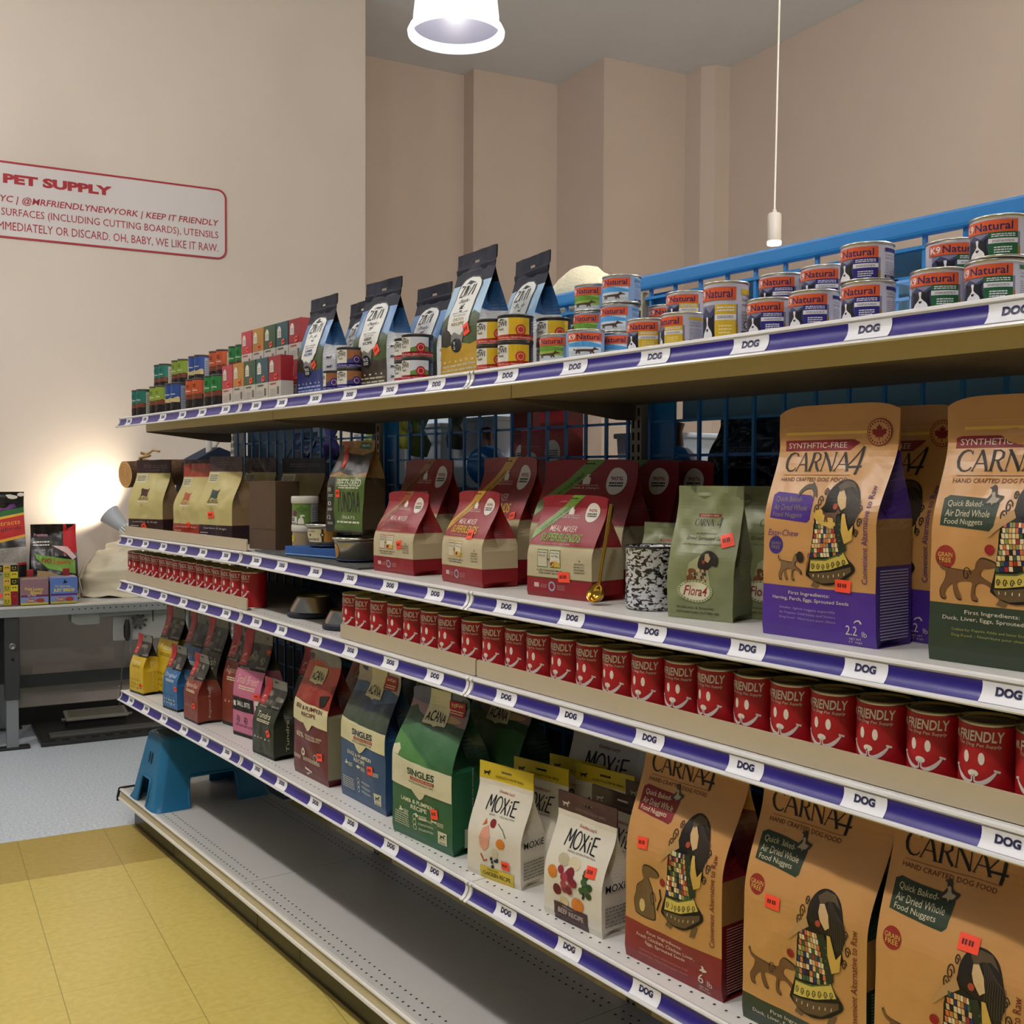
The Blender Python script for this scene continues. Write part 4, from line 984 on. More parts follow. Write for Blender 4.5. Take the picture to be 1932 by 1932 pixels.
stella(.265, .272, .05, (2.590, .408, z2(2.6)), 2, 'large dark red pouch rearmost against the wire grid behind the green-striped ones', 48, 'o', 'GRASS-FED RECIPE')

# ---- slim pouches with black top and white arch
def ziwi(kind, w, h, d, xyz, yaw, label, seed, sticker=None):
    bot = {'blue': '#22306a', 'brown': '#3a3024', 'yellow': '#b08a1e'}[kind]
    top = M('#171a28', rough=.62, spec=.25); sky = FOIL('#3b6ea2' if kind != 'yellow' else '#8fb0c8'); sv = M('#b9babb', rough=.38); wt = INK('#d9d8d2'); blk = INK('#14141a'); grass = M('#3c4c24', rough=.5, noise_amt=.5, nscale=60)
    B = Bag(w, h, d, taper=(.35, .90), bulge=.005, wr=.0018, seed=seed, topw=.98, notch=(.43, .57, .905, .928), pinch=.05, flare=.004)
    def pf(pr, s):
        pr.R(.1, .9, .845, .850, INK('#2c3040'), 1)
        pr.P([(0, .46), (.2, .52), (.35, .42), (.65, .40), (.85, .5), (1, .46), (1, .20), (0, .20)], grass, 1)
        pr.P([(0, .36), (.25, .44), (.4, .38), (.4, .25), (0, .25)], INK('#2c2a22'), 2)
        pr.P([(0, 0), (1, 0), (1, .26), (.8, .24), (.5, .27), (.2, .24), (0, .26)], FOIL(bot), 3)
        arch = [(.22, .38), (.30, .36), (.36, .33), (.42, .35), (.55, .32), (.70, .36), (.78, .42), (.80, .70), (.77, .74), (.68, .775), (.50, .79), (.34, .775), (.25, .74), (.22, .70)]
        pr.P([(a if abs(a - .5) < .1 else a + (.02 if a > .5 else -.02), b + (.012 if b > .6 else -.006)) for a, b in arch], blk, 4)
        pr.P(arch, wt, 5)
        pr.P([(.36, .33), (.42, .35), (.55, .32), (.66, .36), (.62, .24), (.52, .20), (.40, .22), (.34, .28)], M('#75716a', rough=.5), 6)
        pr.P([(.36, .735), (.42, .75), (.47, .765), (.54, .755), (.64, .735), (.56, .738), (.5, .728), (.44, .74)], blk, 6)
        Zs = {'Z': [[(.0, 1), (.36, .98), (.0, .0), (.4, .04)]], 'I': [[(.08, 1), (.05, 0)]], 'W': [[(.0, 1), (.12, 0), (.26, .8), (.36, 0), (.56, 1)]]}
        x = .295; k = .088 * s.h / s.w
        for ch, adv in zip('ZIWI', (.5, .2, .68, .2)):
            for pts in Zs[ch]: pr.L([(x + a * k * 1.75, .635 + b * .088) for a, b in pts], .0075 * (.088 * s.h / .026) ** .5 * .8, blk, 7)
            x += adv * k * 1.75
        pr.T('-Peak-', .51, .595, .32, .034, blk, 7, .2); blob(pr, DOG_STAND, lambda a, b: (.46 + a * .12, .53 + b * .04), blk, 7)
        pr.T('GENTLY AIR-DRIED', .51, .50, .40, .012, blk, 7); pr.T('NEW ZEALAND', .51, .478, .30, .012, blk, 7)
        tx, c = {'blue': ('LAMB', '#2a4a80'), 'brown': ('BEEF', '#2b2823'), 'yellow': ('CHICKEN', '#8c7a3a')}[kind]
        pr.T(tx, .50, .448, .26, .026, INK(c), 7, 0, .02); pr.T('RECIPE', .50, .412, .30, .026, INK(c), 7, 0, .02)
        pr.E(.48, .245, .13, .055, blk, 8); pr.T('96%', .48, .262, .15, .03, wt, 9); pr.lines(.41, .55, .215, .245, 2, wt, 9)
        for r in range(2): pr.lines(.06, .94, .05 + r * .035, .065 + r * .035, 1, INK('#9aa4c8' if kind == 'blue' else '#b0a890'), 4, 1, seed + r)
        for k in range(6): blob(pr, (LEAF, FISH, BIRD)[k % 3], lambda a, b: (.08 + k * .15 + a * .06, .115 + b * .022), INK('#c8c4b0'), 4)
    o = B.build('dog_food_pouch', xyz, radians(yaw), [(.66, FOIL('#3f6f9c') if kind != 'yellow' else sky), (.74, sky), (1, top)], pf, [(.02, FOIL(bot)), (.5, sv), (.72, FOIL('#27507c')), (1, top)], sticker)
    q = MB(); pr = Print(d, h)
    for k in range(4): blob(pr, DOG_STAND, lambda a, b: (.1 + a * .25, .08 + k * .09 + b * .035), blk, 1)
    pr.lines(.45, .92, .06, .40, 18, INK('#8a8a8c'), 1, .4)
    pr.lay(q, lambda u, v, L: (w * (1 - .05 * sin(pi * min(v / .9, 1))) / 2 + .0012, (u - .5) * d * .96, v * h)); q.obj('side_print', o)
    tag(o, label, 'dog food pouch', 'slim black-topped pouches')
    return o
z1 = lambda x: sz(1, x)
ziwi('blue', .165, .275, .08, (1.552, .103, z1(1.55)), 0, 'black-topped pouch with blue base, leftmost front pouch on the top shelf', 51, (.72, .30, .024, .018, .5))
ziwi('blue', .165, .275, .08, (1.545, .225, z1(1.55)), -4, 'black-topped pouch with blue base, behind the leftmost front one', 52)
ziwi('brown', .168, .272, .08, (1.892, .100, z1(1.9)), 3, 'black-topped pouch with dark brown base on the top shelf', 53, (.76, .34, .024, .022, .5))
ziwi('brown', .168, .272, .08, (1.905, .240, z1(1.9)), 0, 'black-topped pouch behind the dark brown based one', 54)
ziwi('yellow', .170, .275, .08, (2.321, .090, z1(2.3)), -4, 'black-topped pouch with mustard yellow base on the top shelf', 55, (.72, .36, .026, .024, .3))
ziwi('yellow', .170, .275, .08, (2.345, .222, z1(2.3)), -10, 'black-topped pouch behind the mustard yellow based one', 56)

# ---- cream bags with dark bands
def burns(kind, w, h, d, xyz, yaw, label, seed, sticker=None):
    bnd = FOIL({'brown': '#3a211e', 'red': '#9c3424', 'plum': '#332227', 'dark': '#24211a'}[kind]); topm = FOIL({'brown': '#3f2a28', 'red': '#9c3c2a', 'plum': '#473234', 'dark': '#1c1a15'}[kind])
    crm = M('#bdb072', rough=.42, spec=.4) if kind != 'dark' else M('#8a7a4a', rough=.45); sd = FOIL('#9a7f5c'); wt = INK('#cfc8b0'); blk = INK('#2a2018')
    B = Bag(w, h, d, taper=(.40, .86), bulge=.006, wr=.003, seed=seed, topw=.98)
    def pf(pr, s):
        pr.R(.03, .34, .70, .815, INK('#c8c2a4'), 1); pr.lines(.06, .30, .72, .80, 4, blk, 2, .4)
        blob(pr, DOGFACE, lambda a, b: (.30 + a * .26, .51 + b * .12), INK({'red': '#a8583c', 'plum': '#3a4a44'}.get(kind, '#4a3428')), 2)
        pr.T('-BURNS-', .44, .485, .34, .045, INK({'red': '#a8583c'}.get(kind, '#4a3028')), 2, 0, .01); pr.R(.28, .60, .44, .46, INK('#cfc8b0'), 2)
        spiral(pr, lambda a, b: (a, b), .40, .38, .05, .6, .0016, INK('#8a7c44'), 2)
        pr.T('nutrition & dogs', .5, .175, .70, .028, wt, 2); 
        for k in range(4): pr.R(.06, .06 + (.24, .2, .26, .22)[k], .12 - k * .026, .128 - k * .026, wt, 2)
        pr.lines(.2, .9, .90, .95, 2, INK('#7a6a60'), 2, .3)
    o = B.build('dog_food_bag', xyz, radians(yaw), [(.215, bnd), (.825, crm), (1, topm)], pf, [(.215, bnd), (.80, sd), (1, topm)], sticker)
    tag(o, label, 'dog food bag', 'cream dog food bags with dark bands')
    return o
burns('brown', .185, .292, .09, (.035, .120, z2(.03)), 26, 'cream bag with brown bands at the far end of the second shelf', 61, (.46, .12, .026, .022, .4))
burns('brown', .185, .292, .09, (.255, .225, z2(.2)), 16, 'cream bag with crumpled brown side behind the far-end bag', 62)
burns('red', .185, .272, .09, (.500, .128, z2(.5)), 12, 'cream bag with brick red bands, second shelf far bay', 63, (.58, .20, .022, .02, .2))
burns('plum', .185, .292, .09, (.770, .128, z2(.77)), 15, 'cream bag with plum bands, right of the brick red banded one', 64, (.40, .33, .03, .022, .1))
burns('brown', .185, .292, .09, (.655, .300, z2(.65)), 13, 'cream bag with brown bands in the shade behind the plum one', 65)
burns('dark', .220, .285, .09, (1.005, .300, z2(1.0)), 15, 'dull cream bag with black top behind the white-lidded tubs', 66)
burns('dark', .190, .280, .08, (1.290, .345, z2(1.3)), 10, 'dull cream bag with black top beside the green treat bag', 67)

# ---- soft green bags
def flora(w, h, d, xyz, yaw, label, seed, sticker=None):
    g = M('#7b8058', rough=.38, spec=.5, noise_amt=.06, nscale=20); wt = INK('#c9c8a8'); dk = INK('#3a3a26'); rd = INK('#8c2a26')
    B = Bag(w, h, d, taper=(.30, .93), bulge=.010, wr=.0035, seed=seed, topw=1.0, pinch=-.03)
    def pf(pr, s):
        pr.R(.36, .70, .765, .79, rd, 1); pr.T('SYNTHETIC-FREE', .53, .777, .28, .012, wt, 2)
        serif(pr, 'CARNA', .33, .70, .05, dk, 2, .75); serif(pr, '4', .66, .70, .05, dk, 2, .7)
        pr.T('with Fish & Fermented', .53, .645, .30, .014, dk, 2); pr.T('Dried Sprouted Seeds', .56, .605, .62, .036, dk, 2, .15, .004); pr.T('with Plant Supplement and Probiotic Mix', .54, .562, .66, .016, dk, 2)
        F = lambda a, b: (.28 + a * .52, .20 + b * .32)
        pr.P([F(.0, -.1), F(.8, -.1), F(.7, .6), F(.5, .9), F(.2, .7)], INK('#a8a67c'), 1)
        blob(pr, [(.44, .64), (.5, .9), (.66, 1.0), (.84, .96), (.98, .82), (.94, .64), (.80, .66), (.70, .56), (.54, .56)], F, INK('#2e271e'), 3); blob(pr, [(.62, .92), (.70, .94), (.76, .82), (.70, .72), (.62, .78)], F, INK('#b89a74'), 4); pr.E(*F(.60, .74), .02, .014, INK('#a0442c'), 5)
        R = random.Random(4)
        for j in range(5):
            for i in range(6): blob(pr, [(.34 + i * .055, .18 + j * .08), (.385 + i * .055, .18 + j * .08), (.385 + i * .055, .245 + j * .08), (.34 + i * .055, .245 + j * .08)], F, INK(('#8a5a34', '#2a2a24', '#c8b890', '#6a3a2c')[R.randrange(4)]), 3)
        blob(pr, DOG_SIT, lambda a, b: F(.06 + a * .36, .12 + b * .46), INK('#7a4a2c'), 4)
        pr.E(.46, .215, .27, .085, INK('#b9b888'), 5); pr.E(.46, .215, .225, .068, INK('#d0ccae'), 6); pr.T('Flora4', .47, .217, .36, .075, rd, 7, .2, .01)
        for k in range(30): pr.E(.46 + .248 * cos(k * 2 * pi / 30), .215 + .076 * sin(k * 2 * pi / 30), .012, .005, INK('#4c5634'), 6, 6)
        pr.T('Probiotics & Enzymes', .45, .085, .55, .026, dk, 2, 0, .004); pr.lines(.15, .8, .045, .065, 2, dk, 2, .4)
    o = B.build('dog_food_pouch', xyz, radians(yaw), [(1, g)], pf, [(1, FOIL('#5f6544'))], sticker)
    tag(o, label, 'dog food pouch', 'sage green pouches')
    return o
flora(.122, .222, .07, (3.003, .108, z2(3.0)), 14, 'sage green pouch with white oval, front one beside the speckled canister', 71, (.86, .60, .020, .022, .3))
flora(.130, .222, .07, (3.072, .195, z2(3.05)), 16, 'sage green pouch in shade behind the front sage pouch', 72, (.80, .60, .020, .022, .3))
flora(.120, .15, .06, (2.800, .215, z2(2.8)), 14, 'small pale green pouch behind the speckled canister', 73)

# ---- green treat bag sagging on a steel tub
def treat(xyz, yaw):
    w, h, d = .165, .245, .07
    dk = M('#2a2721', rough=.4, noise_amt=.3, nscale=40); gr = FOIL('#50662a'); wt = INK('#d8d8c4'); gold = M('#8a6a34', rough=.45, noise_amt=.4, nscale=70); teal = INK('#1f5a4c'); red = FOIL('#a81a1c')
    B = Bag(w, h, d, taper=(.50, .98), bulge=.006, wr=.003, seed=81, topw=.92, pinch=.0)
    def pf(pr, s):
        pr.R(.24, 1.0, .02, .62, gr, 1); pr.P([(.0, .62), (.3, .66), (.6, .61), (1, .65), (1, .60), (0, .60)], gold, 2)
        pr.P([(.1, .88), (.4, .86), (.7, .84), (1.0, .88), (1, 1), (.1, 1)], gold, 2); pr.P([(.55, .92), (.9, .90), (.92, .97), (.6, .985)], teal, 3); pr.T('TREATS', .74, .945, .24, .025, wt, 4)
        pr.T('FREEZE-DRIED', .62, .535, .60, .075, wt, 3, 0, .006); pr.lines(.36, .88, .475, .487, 1, wt, 3, 1)
        pr.T('TUNDRA', .62, .33, .62, .22, dk, 3, 0, .004); pr.T('TREATS', .62, .165, .34, .034, wt, 3); pr.lines(.3, .92, .105, .125, 1, wt, 3, 1)
        for k in range(3): pr.T(('10', '0', '12')[k], .10, .46 - k * .15, .10, .045, wt, 3); pr.lines(.06, .2, .385 - k * .15, .415 - k * .15, 2, wt, 3, .4, k)
        pr.P([(.08, .99), (.16, 1.0), (.40, .80), (.40, .70), (.24, .70), (.24, .80)], red, 4); pr.O(.32, .75, .008, INK('#d8583c'), 5)
    o = B.build('dog_treat_bag', xyz, radians(yaw), [(1, dk)], pf, [(.6, FOIL('#3a3020')), (1, gold)], (.34, .42, .018, .020, .0), lean=.06)
    tag(o, 'dark treat bag with a green label standing on a steel tub', 'dog treat bag')
treat((1.712, .115, z2(1.7) + .078), 8)
# ------------------------------------------------------------------ cans, canisters, boxes, tubs
STEEL = M('#b9b6ae', metal=1, rough=.28)
STEELD = M('#8f8a7e', metal=1, rough=.34)
def can_body(name, r, h, bands, pf, n=36, lid_r=None, paper=True):
    """one can at the origin: label cylinder + lid part"""
    mb = MB(); zs = [.0] + [b[0] * h for b in bands]
    a0 = -pi / 2 - pi
    for i, (e, m) in enumerate(bands):
        z0, z1 = zs[i], zs[i + 1]
        mb.grid([[(r * cos(a0 + 2 * pi * k / n), r * sin(a0 + 2 * pi * k / n), z) for k in range(n)] for z in (z0, z1)], m, cu=True)
    W_ = 2 * pi * r
    pr = Print(W_, h); pf(pr)
    def lay(u, v, L):
        rr = r + .00025 + .0002 * L; t = u * n; i = math.floor(t); f = t - i
        A = a0 + 2 * pi * i / n; B = a0 + 2 * pi * (i + 1) / n
        return (rr * (cos(A) * (1 - f) + cos(B) * f), rr * (sin(A) * (1 - f) + sin(B) * f), v * h)
    pr.lay(mb, lay, [k / n for k in range(1, n)])
    mb.add([(r * cos(2 * pi * k / n), r * sin(2 * pi * k / n), 0) for k in range(n)], [list(range(n))[::-1]], STEELD)
    return mb
def can_lid(r, h, mat, rim=True):
    mb = MB()
    mb.lathe([(r, h - .001), (r + .0012, h + .0005), (r + .0014, h + .0022), (r + .0004, h + .0036), (r - .0012, h + .0034), (r - .002, h + .0008), (r - .004, h - .0004), (r * .72, h + .0003), (r * .68, h - .0006), (.0001, h - .0006)], mat, 36, cap0=False, cap1=False)
    return mb
def bottom_rim(r, mat):
    mb = MB(); mb.lathe([(r - .001, -.0), (r + .0012, .0004), (r + .0013, .0024), (r, .0036)], mat, 36, cap0=False, cap1=False); return mb

# red smiling cans
RED = M('#a01219', rough=.42, spec=.4)
def red_can(yaw):
    wt = INK('#d8cfc2')
    r, h = .038, .1075
    def pf(pr):
        c = .5
        pr.T('MR.', c - .125, .862, .05, .09, wt, 1, .15, .02, .05); pr.T('FRIENDLY', c + .03, .872, .245, .125, wt, 1, .12, .022, .03)
        pr.T('The Dog Pet Supply', c + .02, .765, .24, .05, wt, 1, .25, .004, .0)
        for d in (-.042, .042): pr.E(c + d, .615, .0165, .072, wt, 1)
        pr.E(c, .435, .029, .040, wt, 1); pr.L([(c - .007, .42), (c - .007, .345)], .0018, wt, 1); pr.L([(c + .007, .42), (c + .007, .345)], .0018, wt, 1)
        for sg in (-1, 1):
            pr.L([(c + sg * (.006 + .112 * t), .318 + .165 * t ** 2.2 + .03 * (1 - t) ** 6) for t in [i / 14 for i in range(15)]], [.0022 + .0034 * sin(pi * i / 14) for i in range(15)], wt, 1)
            pr.L([(c + sg * .104, .495), (c + sg * .136, .475)], .0028, wt, 1)
    mb = can_body('red_can', r, h, [(1, RED)], pf)
    o = mb.obj('food_can', rz=yaw)
    can_lid(r, h, M('#a8a294', metal=1, rough=.25)).obj('lid', o); bottom_rim(r, STEEL).obj('bottom_rim', o)
    return o
rc = red_can(0)
far = [.002, .075, .136, .224, .303, .384, .459, .535, .611, .687, .766, .842, .919, .996, 1.072, 1.148]
far = [-.0, .0765, .153] + [.2295 + .0766 * i for i in range(13)]
far = [x + .042 for x in far]
mid = [1.829 + .0765 * i for i in range(7)]
near = [2.382 + .0767 * i for i in range(17)]
first = True
def place_red(X, lab, k):
    global first
    R = random.Random(k); Y = .062 + R.uniform(-.003, .004); loc = (X, Y, sz(3, X)); rz = R.uniform(-.10, .10)
    if first: rc.location = loc; rc.rotation_euler = (0, 0, rz); o = rc; first = False
    else: o = dup(rc, loc, rz)
    tag(o, lab, 'food can', 'red smiling-face cans on the third shelf')
for i, X in enumerate(far): place_red(X - .035, 'red smiling-face can, ' + (ORD[i] + ' from the left end of the far row' if i < 15 else 'rightmost of the far row beside the bowls'), i)
for i, X in enumerate(mid): place_red(X, 'red smiling-face can, ' + ORD[i] + ' right of the steel bowls, middle row', 30 + i)
for i, X in enumerate(near): place_red(X, 'red smiling-face can, ' + ORD[i] + ' from the left in the near row', 60 + i)

# small steel-rimmed cans on the top shelf
def natural(kind, tall=False):
    r = .0352; h = .087 if tall else .0485
    wl = M('#b9b8c6' if kind not in ('lblue', 'lgreen') else '#7c9cc4', rough=.4); org = INK('#c9562a'); nav = INK('#221c50'); wt = INK('#dad8dc'); blk = INK('#17161a')
    acc = INK({'purple': '#2a2470', 'green': '#1f5a34', 'yellow': '#c9a82c', 'lblue': '#3a7ab0', 'lgreen': '#6c8c34'}[kind])
    s = .5 if tall else 1
    def pf(pr):
        c = .5
        if kind in ('lblue', 'lgreen'):
            pr.P([(c - .2, .02), (c + .10, .02), (c + .10, .62), (c - .2, .62)], INK('#c3cfd8' if kind == 'lblue' else '#8fa84a'), 1)
            pr.P([(c - .2, .55), (c - .05, .62), (c + .1, .50), (c + .1, .40), (c - .2, .42)], INK('#4d94cc' if kind == 'lblue' else '#5f8c2c'), 2); pr.P([(c - .2, .28), (c + .1, .20), (c + .1, .02), (c - .2, .02)], INK('#b4bcc0'), 2)
            blob(pr, DOG_WALK, lambda a, b: (c - .15 + a * .22, .08 + b * .36), INK('#4a3426'), 3)
        else:
            pr.P([(c - .19, .02), (c + .13, .02), (c + .13, .62), (c - .19, .62)], INK('#77788c'), 1)
            pr.P([(c - .19, .05), (c - .19, .42), (c - .13, .60), (c - .08, .48), (c - .02, .62), (c - .02, .05)], INK('#3b3c5e'), 2)
            x0, x1 = c - .035, c + .115
            pr.R(x0, x1, .02, .62, acc, 3); pr.R(x0, x1, .34, .46 if not tall else .44, wt, 4); pr.lines(x0 + .015, x1 - .015, .50, .60, 2, wt, 4, .5); pr.lines(x0 + .02, x1 - .02, .37, .43, 2, INK('#77757a'), 5, .5); pr.lines(x0 + .03, x1 - .03, .10, .28, 3, wt if kind != 'yellow' else INK('#e3d28a'), 4, .5)
            # collie face
            k = .5 if tall else .52; F = lambda a, b: (c - .165 + a * .13, .04 + b * (.40 if tall else .46))
            blob(pr, [(.05, .0), (.95, .0), (.95, .35), (.9, .75), (1.0, 1.0), (.78, .88), (.6, .9), (.4, .9), (.22, .88), (.0, 1.0), (.1, .7), (.05, .35)], F, blk, 4)
            blob(pr, [(.42, .9), (.56, .9), (.54, .6), (.66, .42), (.82, .22), (.8, .0), (.15, .0), (.2, .22), (.38, .42), (.46, .6)], F, wt, 5); blob(pr, [(.42, .40), (.6, .40), (.56, .30), (.5, .26), (.44, .3)], F, blk, 6)
            pr.R(c + .115, c + .13, .05, .26, INK('#8a6a24'), 4)
        o0 = .62 if not tall else .70; o1 = .93
        pr.R(c - .215, c + .115, o0, o1, org, 4)
        pr.T('K9', c - .165, (o0 + o1) / 2, .07, (o1 - o0) * .62, wt, 5, 0, .02); pr.T('Natural', c - .015, (o0 + o1) / 2, .205, (o1 - o0) * .66, nav, 5, 0, .012)
        # back text
        b0 = c + .16
        pr.R(b0, b0 + .20, .80, .90, acc if kind not in ('lblue', 'lgreen') else INK('#55779c'), 2); pr.T('Come over dog with', b0 + .10, .70, .19, .07, blk, 2); pr.T('naturally fully nutrition', b0 + .10, .615, .19, .07, blk, 2)
        pr.lines(b0 + .005, b0 + .2, .20, .54, 6, INK('#8a8896'), 2, .35, 3); pr.R(b0, b0 + .20, .05, .15, nav, 2); pr.T('NO', b0 + .03, .10, .035, .07, wt, 3)
        if tall: pr.O(b0 + .05, .26, .006, nav, 3); pr.O(b0 + .05, .26, .0045, wt, 4); pr.L([(b0 + .03, .22), (b0 + .07, .30)], .001, nav, 5)
    o = can_body('c', r, h, [(1, wl)], pf).obj('food_can')
    can_lid(r, h, STEEL).obj('lid', o); bottom_rim(r, STEEL).obj('bottom_rim', o)
    o.location = (0, 0, -50); return o, h
def ziwican(kind):
    r, h = .0352, .0485
    body = M('#171b2e', rough=.4); wt = INK('#d3cfc2'); blk = INK('#16161c')
    c1 = {'red': ('#c0c4c8', '#9a1424', '#5a7a34'), 'orange': ('#c9a41c', '#b03420', '#c9a41c'), 'purple': ('#8a5a34', '#2a2470', '#3a3a6a')}[kind]
    def pf(pr):
        c = .5
        pr.R(c - .24, c - .08, .02, .93, wt, 1); pr.R(c - .08, c + .12, .24, .93, INK(c1[0]), 1)
        pr.P([(c - .08, .24), (c + .12, .24), (c + .12, .48), (c + .02, .55), (c - .08, .42)], INK(c1[2]), 2)
        pr.R(c - .24, c + .20, .02, .25, INK(c1[1]), 3); pr.P([(c - .09, .24), (c + .04, .28), (c + .2, .25), (c + .2, .2), (c - .09, .2)], INK(c1[1]), 3)
        pr.T('ZIWI', c - .16, .70, .12, .22, blk, 4, .05, .012); pr.T('Peak', c - .165, .49, .08, .12, blk, 4, .2); pr.P([(c - .2, .84), (c - .16, .90), (c - .11, .84)], blk, 4)
        pr.O(c + .03, .44, .0105, INK(c1[1]), 4); pr.O(c + .03, .44, .007, INK('#d8a080'), 5); pr.O(c + .03, .44, .0055, INK(c1[1]), 6)
        pr.T('Wet Recipe - Steam Cooked for Dogs', c, .13, .40, .09, wt, 4, .2)
        pr.lines(c + .15, c + .22, .3, .85, 6, INK('#7a86b0'), 2, .4, 2); pr.lines(c + .25, c + .34, .15, .85, 9, INK('#5a6488'), 2, .35, 4)
    o = can_body('c', r, h, [(1, body)], pf).obj('food_can')
    can_lid(r, h, M('#4a4742', metal=1, rough=.35)).obj('lid', o); bottom_rim(r, M('#6b675f', metal=1, rough=.35)).obj('bottom_rim', o)
    o.location = (0, 0, -50); return o, h
PROTO = {}
def topcan(kind, X, Y, lvl, lab, yaw=0, tall=False, grp='small cans on the top shelf'):
    k = (kind, tall)
    if k not in PROTO:
        PROTO[k] = list((ziwican(kind[1:]) if kind[0] == 'z' else natural(kind, tall))) + [False]
    o, h, used = PROTO[k]
    z = sz(1, X) + lvl * .0523 + .0002; yaw += (.95 if yaw < .3 else .4) if kind[0] == 'z' else .42
    if not used: o.location = (X, Y, z); o.rotation_euler = (0, 0, yaw); PROTO[k][2] = True; q = o
    else: q = dup(o, (X, Y, z), yaw)
    tag(q, lab, 'food can', grp)
Z = 'black-lidded'
topcan('zpurple', 1.751, .045, 0, 'black-lidded can with purple band, left in front of the silver pouch sides', .3)
topcan('zpurple', 1.828, .045, 0, 'black-lidded purple-band can with white label side, lower of two', .9)
topcan('zpurple', 1.828, .045, 1, 'black-lidded purple-band can with white label side, upper of two', .9)
topcan('zred', 2.152, .045, 0, 'black-lidded can with crimson band, front stack, lower', .1)
topcan('zred', 2.152, .045, 1, 'black-lidded can with crimson band, front stack, upper', .1)
topcan('zred', 2.078, .068, 0, 'black-lidded crimson-band can, left stack half hidden, lower', .1)
topcan('zred', 2.078, .068, 1, 'black-lidded crimson-band can, left stack half hidden, upper', .1)
topcan('zorange', 2.529, .045, 0, 'black-lidded can with yellow and orange label, front stack, lower', .1)
topcan('zorange', 2.529, .045, 1, 'black-lidded can with yellow and orange label, front stack, upper', .1)
topcan('zorange', 2.455, .045, 0, 'black-lidded yellow and orange can beside the mustard pouch, lower', .1)
topcan('zorange', 2.455, .045, 1, 'black-lidded yellow and orange can beside the mustard pouch, upper', .1)
topcan('zorange', 2.545, .130, 0, 'black-lidded yellow and orange can, back stack of the group, lower', .1)
topcan('zorange', 2.545, .130, 1, 'black-lidded yellow and orange can, back stack of the group, upper', .1)
topcan('zorange', 2.557, .210, 0, 'black-lidded yellow and orange can, rearmost stack, lower', .1)
topcan('zorange', 2.557, .210, 1, 'black-lidded yellow and orange can, rearmost stack, upper', .1)
topcan('lgreen', 2.668, .045, 0, 'pale blue can with green picture, front beside the orange cans', .1)
topcan('lblue', 2.746, .045, 0, 'pale blue can turned with its label to the viewer, front row', .75)
topcan('lgreen', 2.654, .140, 0, 'pale blue can with green picture, bottom of the rear three-high stack', .1)
topcan('lgreen', 2.652, .140, 1, 'pale blue can with green picture, middle of the rear three-high stack', .1)
topcan('lgreen', 2.655, .140, 2, 'pale blue can with green picture, top of the three-high stack', .15)
topcan('lblue', 2.752, .122, 0, 'pale blue can with sky picture, bottom of the taller stack', .2)
topcan('lblue', 2.754, .122, 1, 'pale blue can with sky picture, middle of its three-high stack', .1)
topcan('lblue', 2.758, .122, 2, 'pale blue can with sky picture, top of its three-high stack', .15)
topcan('lblue', 2.655, .335, 0, 'pale blue can at the back under another, by the wire grid', .5)
topcan('lblue', 2.655, .335, 1, 'pale blue can at the back near the grid, upper', .5)
topcan('yellow', 2.798, .200, 0, 'white can with yellow panel at the back, lower', .5)
topcan('yellow', 2.798, .200, 1, 'white can with yellow panel at the back, upper left', .5)
topcan('yellow', 2.925, .125, 0, 'white can with yellow panel, middle row bottom', .2)
topcan('yellow', 2.925, .125, 1, 'white can with yellow panel, upper middle beside the tall can', .2)
topcan('yellow', 2.913, .045, 0, 'white can with yellow panel and collie, front left of the yellow group', .15)
topcan('yellow', 2.995, .045, 0, 'white can with yellow panel turned showing small print, front row', -.35)
topcan('yellow', 3.081, .055, 0, 'tall white can with yellow panel', .05, True)
topcan('purple', 3.128, .130, 0, 'white can with violet panel, rear left stack, lower', .1)
topcan('purple', 3.130, .130, 1, 'white can with violet panel, rear left stack, upper', .1)
topcan('purple', 3.210, .130, 0, 'white can with violet panel, rear middle stack, lower', .1)
topcan('purple', 3.212, .130, 1, 'white can with violet panel, rear middle stack, upper', .1)
topcan('purple', 3.177, .050, 0, 'white can with violet panel, front row first of the violet group', .1)
topcan('purple', 3.259, .047, 0, 'white can with violet panel, front row middle of the violet group', .05)
topcan('purple', 3.349, .050, 0, 'white can with violet panel, front right stack, lower', -.1)
topcan('purple', 3.346, .050, 1, 'white can with violet panel, front right stack, upper', -.1)
topcan('green', 3.429, .125, 0, 'white can with dark green panel, rear stack, lower', .3)
topcan('green', 3.429, .125, 1, 'white can with dark green panel, rear stack, upper', .5)
topcan('green', 3.459, .047, 0, 'white can with dark green panel, front row left', .1)
topcan('green', 3.534, .050, 0, 'white can with dark green panel, right edge stack, lower', -.05)
topcan('green', 3.539, .050, 1, 'white can with dark green panel, right edge stack, upper', -.05)

